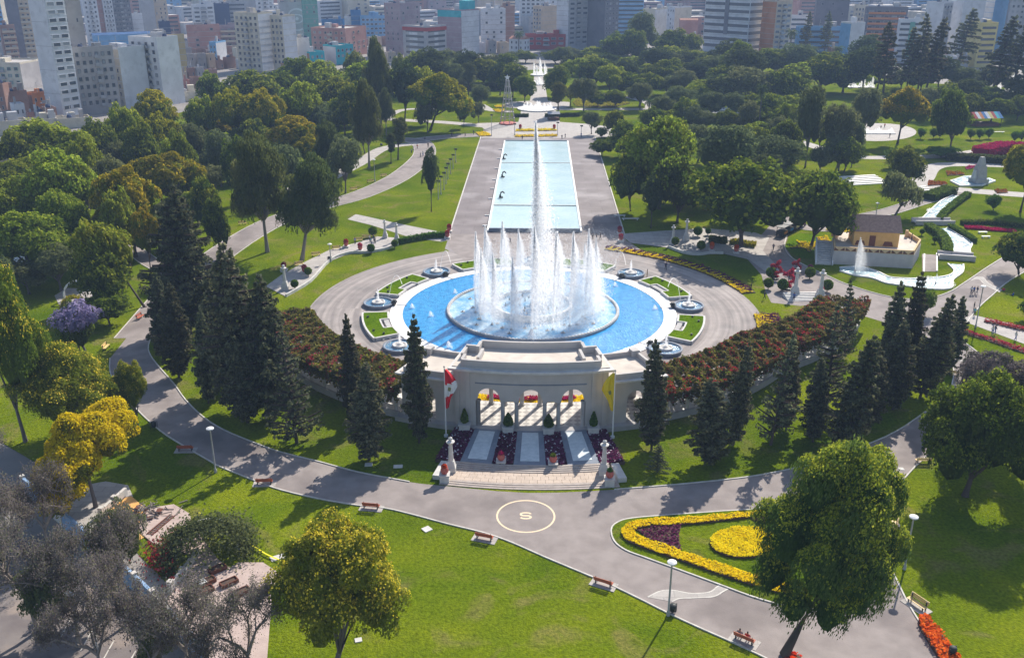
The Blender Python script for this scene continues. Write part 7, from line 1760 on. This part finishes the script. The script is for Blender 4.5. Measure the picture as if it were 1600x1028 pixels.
def stall(px, py, w, d, h, roofm, label, stripes=None):
    p = unp(px, py); t = thing('stall', label, 'stall', p, .15)
    for x in (-1, 1):
        for y in (-1, 1): MB().box(x * w * .45, y * d * .45, 0, .18, .18, h).build('post', 'metal_dark', t)
    MB().box(0, 0, 0, w * .85, d * .8, 1.1).build('counter', 'door_brown', t)
    n = len(stripes) if stripes else 1
    for k in range(n):
        x0, x1 = -w / 2 + w * k / n, -w / 2 + w * (k + 1) / n - .02
        MB().add([(x0, -d / 2, h), (x1, -d / 2, h), (x1, d / 2, h), (x0, d / 2, h), (x0, 0, h + d * .3), (x1, 0, h + d * .3)], [(0, 1, 5, 4), (2, 3, 4, 5), (1, 2, 5), (3, 0, 4), (3, 2, 1, 0)]).build('roof_panel', stripes[k] if stripes else roofm, t)
stall(442, 322, 4.5, 3.6, 2.8, 'terracotta', 'small kiosk with a pinkish red roof behind the great eucalyptus')
stall(1536, 196, 12, 7, 3.2, None, 'long stall with a rainbow striped roof at the far right', ['w_red', 'w_white', 'w_orange', 'w_blue', 'w_white', 'w_yellow', 'w_red', 'w_turq', 'w_blue'])
stall(1477, 207, 9, 5, 3, 'w_blue', 'blue roofed stall at the far right walk')
stall(865, 188, 5, 3, 2.6, 'tank', 'small grey stall beside the far walk')
# dark train-like trailer near the star bed
p0, p1 = unp(1217, 371), unp(1254, 352); an = math.atan2(p1.y - p0.y, p1.x - p0.x); t = thing('park_train', 'dark painted park train standing by the right terrace', 'train', (p0 + p1) / 2, an); L_ = (p1 - p0).length
for k in range(4):
    x = (k + .5) / 4 * L_ - L_ / 2; o = MB().box(x, 0, .5, L_ / 4 - .5, 1.8, 1.0).box(x, 0, 2.3, L_ / 4 - .4, 2.0, .15).box(x - L_ / 10, -.8, 1.5, .1, .1, .8).box(x + L_ / 10, -.8, 1.5, .1, .1, .8).box(x - L_ / 10, .8, 1.5, .1, .1, .8).box(x + L_ / 10, .8, 1.5, .1, .1, .8).build('wagon', 'metal_dark', t)
    for sx in (-1, 1):
        for sy in (-1, 1): MB().lathe([(.001, -.1), (.35, -.1), (.35, .1), (.001, .1)], 10).build('wheel', 'cloth_black', o).matrix_local = __import__('mathutils').Matrix.Translation((x + sx * L_ / 12, sy * .85, .36)) @ __import__('mathutils').Matrix.Rotation(PI / 2, 4, 'X')
    MB().box(x, -.92, .7, L_ / 8, .06, .6).build('painted_panel', ['w_orange', 'w_blue', 'w_yellow', 'w_red'][k], o)

# ------------------------------------------------------------------ paved terrace and street, lower left
a, b = unp(196, 770), unp(385, 1060)
def wallseg(label, pts, w, h, mats, name='boundary_wall'):
    P = pxs(pts); c = sum(P, Vector()) / len(P); t = thing(name, label, 'wall', c, world=True)
    for i in range(len(P) - 1):
        d = P[i + 1] - P[i]; m_ = (P[i] + P[i + 1]) / 2
        MB().box(m_.x, m_.y, 0, d.length - .08, w, h, math.atan2(d.y, d.x)).build('panel', mats[i % len(mats)], t)
        MB().box(P[i].x, P[i].y, 0, w * 1.5, w * 1.5, h + .25, math.atan2(d.y, d.x)).build('post', 'wall_pale', t)
wallseg('blue and pale panelled wall between the street and the paved terrace', [(40, 770), (70, 795), (100, 822), (130, 848), (158, 873), (186, 899), (214, 925), (242, 952), (268, 980), (296, 1010), (322, 1042)], .35, 2.3, ['wall_blue', 'wall_pale', 'wall_blue'])
wallseg('pale low wall running up the paved terrace', [(268, 922), (286, 902), (310, 868)], .4, 1.0, ['wall_pale'], 'low_wall')
wallseg('pale low wall beside the sand heap', [(160, 806), (180, 788), (198, 772)], .4, 1.0, ['wall_pale'], 'low_wall')
t = thing('vine_arch', 'low arch smothered in bougainvillea on the paved terrace', 'arch', unp(325, 868), .4)
MB().tube([(3.4 * math.cos(a), 0, 3.2 * math.sin(a)) for a in np.linspace(0, PI, 13)], .15, 6).tube([(3.4 * math.cos(a), 2.5, 3.2 * math.sin(a)) for a in np.linspace(0, PI, 13)], .15, 6).build('frame', 'metal_white', t)
rng = rng_new(); n = 12000; a = PI * rng.rand(n); r = 3.4 + .9 * np.abs(rng.normal(size=n)); y = 1.2 + 2.2 * rng.normal(size=n); P = np.column_stack([r * np.cos(a) * 1.1, y, np.maximum(.1, r * np.sin(a) * .95 - .12 * y ** 2)])
o = link('vine_leaves', quads_mesh('vine_leaves', quads_at(rng, P, P / 4, .24), 'leaf_olive'), t); o['kind'] = 'stuff'
k = (P[:, 0] < -1.8) & (P[:, 2] < 2.2); o = link('bougainvillea', quads_mesh('bougainvillea', quads_at(rng, P[k][:500] * (1.25, 1, 1), P[k][:500] / 4, .28), 'blossom_red'), t); o['kind'] = 'stuff'
t = thing('white_arch', 'white garden arch at the clearing in the left wood', 'arch', unp(124, 468), .35)
MB().tube([(2.6, 0, 0), (2.6, 0, 1.2)] + [(2.6 * math.cos(a), 0, 1.2 + 2.6 * math.sin(a)) for a in np.linspace(0, PI, 13)] + [(-2.6, 0, 0)], .22, 6).build('frame', 'metal_white', t)
t = thing('flower_arch', 'small flowered arch just in front of the white one', 'arch', unp(117, 484), .35)
rng = rng_new(); n = 1500; a = PI * rng.rand(n); P = np.column_stack([2.3 * np.cos(a), .4 * rng.normal(size=n), 2.6 * np.sin(a)]) + .2 * rng.normal(size=(n, 3))
o = link('flowers', quads_mesh('flowers', quads_at(rng, P, P / 3, .25), 'leaf_gold'), t); o['kind'] = 'stuff'
MB().tube([(2.3 * math.cos(a), 0, 2.6 * math.sin(a)) for a in np.linspace(0, PI, 11)], .08, 5).build('frame', 'metal_dark', t)
struct(flat('clearing', pxs([(85, 462), (105, 450), (140, 452), (150, 468), (125, 486), (95, 482)]), .03, 'concrete_path'))
p = unp(252, 820, .16); q = unp(270, 805, .16); t = thing('ladder', 'wooden ladder lying on the paved terrace', 'ladder', p, math.atan2(q.y - p.y, q.x - p.x)); L_ = (q - p).length * 2.0
for y in (-.35, .35): MB().box(0, y, .03, L_, .1, .1).build('rail', 'door_brown', t)
for k in range(11): MB().box(-L_ / 2 + L_ * (k + .5) / 11, 0, .05, .09, .6, .06).build('rung', 'door_brown', t)
rng = rng_new(); t = thing('debris_heap', 'heap of branches and broken wood beside the ladder', 'heap', unp(222, 806, .1))
m = MB()
for i in range(70):
    x, y = rng.normal(size=2) * (1.9, 1.2); l = .5 + 1.4 * rng.rand(); an = rng.rand() * PI; z = max(0, .7 - .3 * math.hypot(x, y)) + .15 * rng.rand()
    m.tube([(x, y, z), (x + l * math.cos(an), y + l * math.sin(an), z + .4 * rng.normal() * .5 + .1)], .05 + .04 * rng.rand(), 4)
o = m.build('branches', 'bark_pale', t); o['kind'] = 'stuff'
m = MB()
for i in range(9):
    x, y = rng.normal(size=2) * (1.6, 1.2); m.box(x, y, 0, .9 * rng.rand() + .3, .5 * rng.rand() + .2, .3 * rng.rand() + .1, rng.rand() * 3)
m.build('boards', 'door_brown', t)
for k, (px, py, l_) in enumerate(((340, 891, 'long wooden planter box nearest the vine arch'), (358, 912, 'long wooden planter box second along the terrace'), (377, 927, 'long wooden planter box third along the terrace'), (323, 911, 'wooden planter box with a white sheet on it'), (320, 925, 'wooden planter box overgrown with dry twigs'), (412, 926, 'grey box at the right end of the terrace'))):
    p = unp(px, py, .16); t = thing('planter_box', l_, 'planter', p, .75, 'planter boxes on the paved terrace')
    m = MB(); m.box(0, -.4, 0, 1.9, .1, .45).box(0, .4, 0, 1.9, .1, .45).box(-.9, 0, 0, .1, .7, .45).box(.9, 0, 0, .1, .7, .45); m.build('box', 'door_brown', t)
    MB().box(0, 0, .02, 1.7, .7, .3).build('soil', 'soil', t)
    if 'white sheet' in l_: MB().box(-.5, 0, .46, .8, .9, .06).box(-.9, .1, .3, .1, .8, .18).build('sheet', 'white_cloth', t)
for pts, l_ in (([(311, 800), (317, 806), (328, 813), (338, 819)], 'yellow barrier tape on the grass by the terrace corner'), ([(380, 842), (400, 855), (418, 866), (440, 875), (458, 880)], 'yellow barrier tape across the grass above the terrace')):
    P = smoothline(pxs(pts, .3), k=5); o = ribbon('barrier_tape', P, .16, .25, .29, 'tape'); tag(o, l_, 'tape')
# vehicles
def car(px, py, rz, mat, label):
    p = unp(px, py, -.03); t = thing('parked_car', label, 'car', p, rz)
    prof = [(-2.1, .3), (-2.1, .75), (-1.95, .92), (-1.15, 1.0), (-.65, 1.42), (.75, 1.45), (1.35, 1.0), (2.0, .85), (2.1, .6), (2.1, .3)]
    m = MB(); n = len(prof); vs = []
    for y, k in ((-.85, 1), (-.78, 1.0), (.78, 1.0), (.85, 1)):
        for x, z in prof: vs.append((x, y * (.86 if z > 1.1 else 1), z))
    m.add(vs, [tuple(range(n))] + [(j * n + i, j * n + (i + 1) % n, (j + 1) * n + (i + 1) % n, (j + 1) * n + i) for j in range(3) for i in range(n)] + [tuple(range(4 * n - 1, 3 * n - 1, -1))]); m.build('body', mat, t)
    MB().box(.02, 0, 1.05, 1.75, 1.52, .3, top=.85).build('window', 'glass_dark', t); MB().box(1.1, 0, 1.03, .5, 1.3, .28, top=.8).build('windscreen', 'glass_dark', t)
    for x in (-1.3, 1.3):
        for y in (-.8, .8):
            w = MB().lathe([(.001, -.11), (.33, -.11), (.33, .11), (.001, .11)], 14).build('wheel', 'cloth_black', t); w.location = (x, y, .33); w.rotation_euler = (PI / 2, 0, 0)
    for y in (-.6, .6): MB().box(2.08, y, .62, .08, .35, .16).build('headlight', 'metal_white', t)
    return t
car(14, 866, .9, 'w_navy', 'dark car parked in tree shade at the left edge of the street'); car(32, 412, 1.2, 'metal_white', 'pale car glimpsed under the trees at the left edge')
p = unp(80, 962, -.03); t = thing('tricycle_cart', 'cargo tricycle loaded with potted plants on the street', 'tricycle', p, 1.0)
MB().box(.9, 0, .5, 1.9, 1.3, .5).build('tray', 'metal_grey', t); MB().tube([(-1.3, 0, .35), (-.9, 0, .9), (.0, 0, .55)], .05, 5).tube([(-.9, 0, .9), (-.9, 0, 1.1)], .05, 5).box(-.9, 0, 1.1, .3, .2, .08).build('frame', 'metal_dark', t)
for x, y in ((-1.3, 0), (1.0, -.75), (1.0, .75)):
    w = MB().lathe([(.26, -.04), (.36, -.04), (.36, .04), (.26, .04)], 14).build('wheel', 'cloth_black', t); w.location = (x, y, .36); w.rotation_euler = (PI / 2, 0, 0)
rng = rng_new(); n = 900; P = np.column_stack([.9 + .8 * rng.normal(size=n) * .7, .5 * rng.normal(size=n), 1.05 + .7 * rng.rand(n)]); o = link('plants', quads_mesh('plants', quads_at(rng, P, np.array([[0, 0, 1.0]]), .2), 'leaf_tipa'), t); o['kind'] = 'stuff'
P = P[:160] + (0, 0, .2); o = link('flowers', quads_mesh('flowers', quads_at(rng, P, np.array([[0, 0, 1.0]]), .14), 'blossom_white'), t); o['kind'] = 'stuff'
p = unp(158, 1040, -.03); t = thing('street_lamp', 'curved-arm street lamp at the lower left over the street', 'street lamp', p, 2.6)
MB().tube([(0, 0, 0), (0, 0, 5.6), (.4, 0, 6.6), (1.3, 0, 7.1), (2.6, 0, 7.15)], [.12, .09, .08, .07, .06], 8).build('pole', 'metal_grey', t); MB().box(3.0, 0, 7.08, .95, .4, .2, top=.8).build('lamp_head', 'metal_white', t)
for k in range(4):
    a_, b_ = unp(92 + 34 * k, 1000 + 16 * k, -.026), unp(110 + 34 * k, 968 + 16 * k, -.026)
    struct(ribbon('parking_line', [a_, b_], .12, -.03, -.024, 'kerb'))
for px, py, w, l_ in ((1555, 208, 7, 'low white table row at the far right stall'), (968, 339, 3, 'white low bench on the promenade lawn, left'), (985, 344, 4.4, 'white low bench on the promenade lawn, right'), (1340, 365, 2.2, 'white seat by the canal, upper'), (1345, 372, 2.0, 'white seat by the canal, lower')):
    p = unp(px if px < 1300 or px > 1400 else px + 195, py); t = thing('white_bench', l_, 'bench', p, .05)
    MB().box(0, 0, .38, w, .6, .1).build('seat', 'white_deck', t); MB().box(-w * .4, 0, 0, .2, .5, .38).box(w * .4, 0, 0, .2, .5, .38).build('support', 'white_deck', t)

# ------------------------------------------------------------------ people
def person_mesh(pose, shirt, trousers):
    """one continuous skinned body; faces take their cloth by height"""
    J = dict(pelvis=(0, 0, .95), chest=(0, 0, 1.28), neck=(0, 0, 1.48), head=(0, .015, 1.62), top=(0, .0, 1.74))
    if pose == 'walk': legs = [((-.10, .0, .9), (-.1, .16, .5), (-.1, .22, .05), (-.1, .36, .03)), ((.10, 0, .9), (.1, -.06, .5), (.1, -.26, .09), (.1, -.16, .03))]; arms = [((-.2, 0, 1.42), (-.25, -.1, 1.15), (-.24, .0, .92)), ((.2, 0, 1.42), (.25, .08, 1.15), (.24, .2, .95))]
    elif pose == 'sit': legs = [((-.1, .0, .9), (-.12, .42, .9), (-.12, .45, .5), (-.12, .58, .46)), ((.1, 0, .9), (.12, .42, .9), (.12, .45, .5), (.12, .58, .46))]; arms = [((-.2, 0, 1.42), (-.27, .08, 1.15), (-.15, .3, 1.02)), ((.2, 0, 1.42), (.27, .08, 1.15), (.15, .3, 1.02))]
    else: legs = [((-.1, 0, .9), (-.11, .02, .5), (-.12, -.02, .05), (-.13, .14, .03)), ((.1, 0, .9), (.11, .02, .5), (.12, -.02, .05), (.13, .14, .03))]; arms = [((-.2, 0, 1.42), (-.26, -.02, 1.15), (-.24, .06, .9)), ((.2, 0, 1.42), (.26, -.02, 1.15), (.2, .22, 1.05))]
    V = [J['pelvis'], J['chest'], J['neck'], J['head'], J['top']]; E = [(0, 1), (1, 2), (2, 3), (3, 4)]; Rr = [.15, .17, .065, .105, .07]
    for l in legs:
        b = len(V); V += l; E += [(0, b), (b, b + 1), (b + 1, b + 2), (b + 2, b + 3)]; Rr += [.10, .075, .05, .045]
    for a in arms:
        b = len(V); V += a; E += [(1, b), (b, b + 1), (b + 1, b + 2)]; Rr += [.075, .055, .045]
    me = bpy.data.meshes.new('body'); me.from_pydata(V, E, []); o = bpy.data.objects.new('tmp', me); S.collection.objects.link(o)
    mo = o.modifiers.new('skin', 'SKIN'); 
    for v, r in zip(me.skin_vertices[0].data, Rr): v.radius = (r, r * (.75 if r > .12 else 1))
    me.skin_vertices[0].data[0].use_root = True
    o.modifiers.new('sub', 'SUBSURF').levels = 1
    dg = bpy.context.evaluated_depsgraph_get(); dg.update(); m2 = bpy.data.meshes.new_from_object(o.evaluated_get(dg)); bpy.data.objects.remove(o)
    dz = -.46 if pose == 'sit' else 0
    for k in ('skin', 'hair', shirt, trousers): m2.materials.append(MAT[k])
    for p in m2.polygons:
        z = p.center.z; arm = abs(p.center.x) > .2 and z < 1.2
        p.material_index = 1 if z > 1.66 or (z > 1.56 and p.center.y < -.02) else 0 if z > 1.44 or (arm and z < 1.1 and abs(p.center.x) > .21) or z < .07 else 2 if z > .98 else 3
        p.use_smooth = True
    m2.transform(__import__('mathutils').Matrix.Translation((0, 0, dz))); m2.name = 'person'
    return m2
PM = {}
def person(px, py, pose, shirt, trousers, label, face=None, z=None):
    k = (pose, shirt, trousers)
    if k not in PM: PM[k] = person_mesh(pose, 'cloth_' + shirt, 'cloth_' + trousers)
    p = unp(px, py, 0); o = bpy.data.objects.new('person', PM[k]); S.collection.objects.link(o)
    o.location = (p.x, p.y, z if z is not None else .03); o.rotation_euler = (0, 0, face if face is not None else rr.random() * 6.28)
    tag(o, label, 'person', 'visitors in the park')
    return o
bs = [o for o in S.objects if o.get('label', '').startswith('red wooden bench where two')][0]
for dx, c1, l_ in ((-.25, 'red', 'person in red seated on the lower right red bench'), (.55, 'grey', 'person in grey seated on the lower right red bench')):
    c, q = math.cos(bs.rotation_euler.z), math.sin(bs.rotation_euler.z); o = person(1164, 1000, 'sit', c1, 'navy', l_)
    o.location = (bs.location.x + dx * c - .18 * q * 1.0, bs.location.y + dx * q + .18 * c, .06); o.rotation_euler = (0, 0, bs.rotation_euler.z + PI)
for px, py, ps, a_, b_, l_ in (
    (578, 378, 'stand', 'white', 'navy', 'person in white standing on the left terrace, left of the group'), (584, 377, 'stand', 'navy', 'black', 'person in navy standing on the left terrace, second of the group'), (586, 381, 'walk', 'grey', 'black', 'person in grey at the front of the left terrace group'), (580, 382, 'stand', 'teal', 'navy', 'person in teal at the front left of the terrace group'), (555, 382, 'stand', 'blue', 'black', 'person in blue beside the left terrace bench'),
    (646, 236, 'walk', 'white', 'navy', 'person in white on the upper left path, left of the gathering'), (652, 233, 'walk', 'red', 'black', 'person in red in the gathering on the upper left path'), (657, 246, 'stand', 'navy', 'black', 'person in navy at the near side of the upper path gathering'), (661, 244, 'stand', 'white', 'blue', 'person in white at the near side of the upper path gathering'), (669, 231, 'walk', 'black', 'black', 'person in black on the upper left path by the lawn'), (675, 235, 'stand', 'blue', 'navy', 'person in blue at the lawn edge of the upper path'), (664, 222, 'walk', 'navy', 'grey', 'person farthest along the upper left path'), (643, 240, 'stand', 'grey', 'navy', 'person in grey at the lamp of the upper path'),
    (706, 214, 'walk', 'black', 'black', 'dark figure on the path to the far promenade, first from left'), (727, 214, 'walk', 'black', 'navy', 'dark figure on the path to the far promenade, second from left'), (740, 211, 'walk', 'navy', 'black', 'dark figure at the promenade end of the path'), (816, 219, 'stand', 'black', 'black', 'dark figure by the far end of the long pool, left'), (878, 218, 'stand', 'black', 'navy', 'dark figure by the far end of the long pool, right'), (883, 216, 'walk', 'navy', 'black', 'dark figure right of the other at the far pool end'), (908, 215, 'stand', 'blue', 'navy', 'person in blue at the far right of the promenade'),
    (921, 376, 'stand', 'navy', 'black', 'person at the left of the row by the near end of the long pool'), (926, 375, 'stand', 'black', 'black', 'second person of the row by the long pool'), (932, 376, 'stand', 'black', 'navy', 'third person of the row by the long pool'), (938, 375, 'walk', 'black', 'black', 'fourth person of the row by the long pool'), (797, 382, 'walk', 'navy', 'black', 'person behind the jets on the plaza'),
    (1040, 422, 'walk', 'navy', 'black', 'person walking in tree shade on the ring road'), (1107, 428, 'walk', 'black', 'navy', 'person at the shaded edge of the saw toothed bed'), (1173, 455, 'stand', 'black', 'black', 'dark figure at the bright part of the saw toothed bed'), (1194, 468, 'walk', 'navy', 'black', 'dark figure at the end of the saw toothed bed'), (1011, 433, 'stand', 'tan', 'tan', 'person in brown beside the back right bowl fountain'),
    (1517, 460, 'walk', 'white', 'navy', 'person in white at the left of three on the right road'), (1521, 460, 'walk', 'blue', 'navy', 'person in blue in the middle of three on the right road'), (1526, 460, 'walk', 'navy', 'grey', 'person in navy at the right of three on the right road'), (1521, 485, 'stand', 'black', 'black', 'person in black with raised arms on the right road'), (1522, 494, 'stand', 'teal', 'navy', 'person in teal at the lawn edge of the right road'), (1550, 523, 'walk', 'white', 'blue', 'person on the pale path at the right, left one'), (1554, 522, 'walk', 'navy', 'blue', 'person on the pale path at the right, second'), (1586, 532, 'walk', 'white', 'blue', 'person pushing along the pale path at the right edge'), (1568, 455, 'sit', 'red', 'navy', 'person in red sitting in grass by the right road'), (1583, 462, 'sit', 'blue', 'navy', 'person in blue sitting in grass at the right edge'), (1208, 392, 'walk', 'navy', 'black', 'person walking on the road by the park train'), (1424, 376, 'stand', 'tan', 'navy', 'person on the adobe house platform'), (1240, 470, 'stand', 'blue', 'navy', 'person at the left foot of the small stairs'), (1376, 203, 'walk', 'navy', 'black', 'person on the round plaza, left'), (1382, 200, 'walk', 'red', 'black', 'person on the round plaza, middle'), (1350, 220, 'stand', 'black', 'navy', 'person at the near rim of the round plaza'), (1390, 215, 'stand', 'black', 'black', 'person by the umbrella tree on the round plaza'),
    (63, 976, 'stand', 'white', 'navy', 'person in white behind the loaded tricycle'), (960, 205, 'walk', 'black', 'navy', 'person on the walk right of the far promenade')):
    o = person(px, py, ps, a_, b_, l_, z=(3.05 if 'adobe' in l_ else -.42 if False else .03))
    if 'adobe' in l_: o.location = unp(1424, 376, 3.05)
    if ps == 'sit': o.location.z = -.38
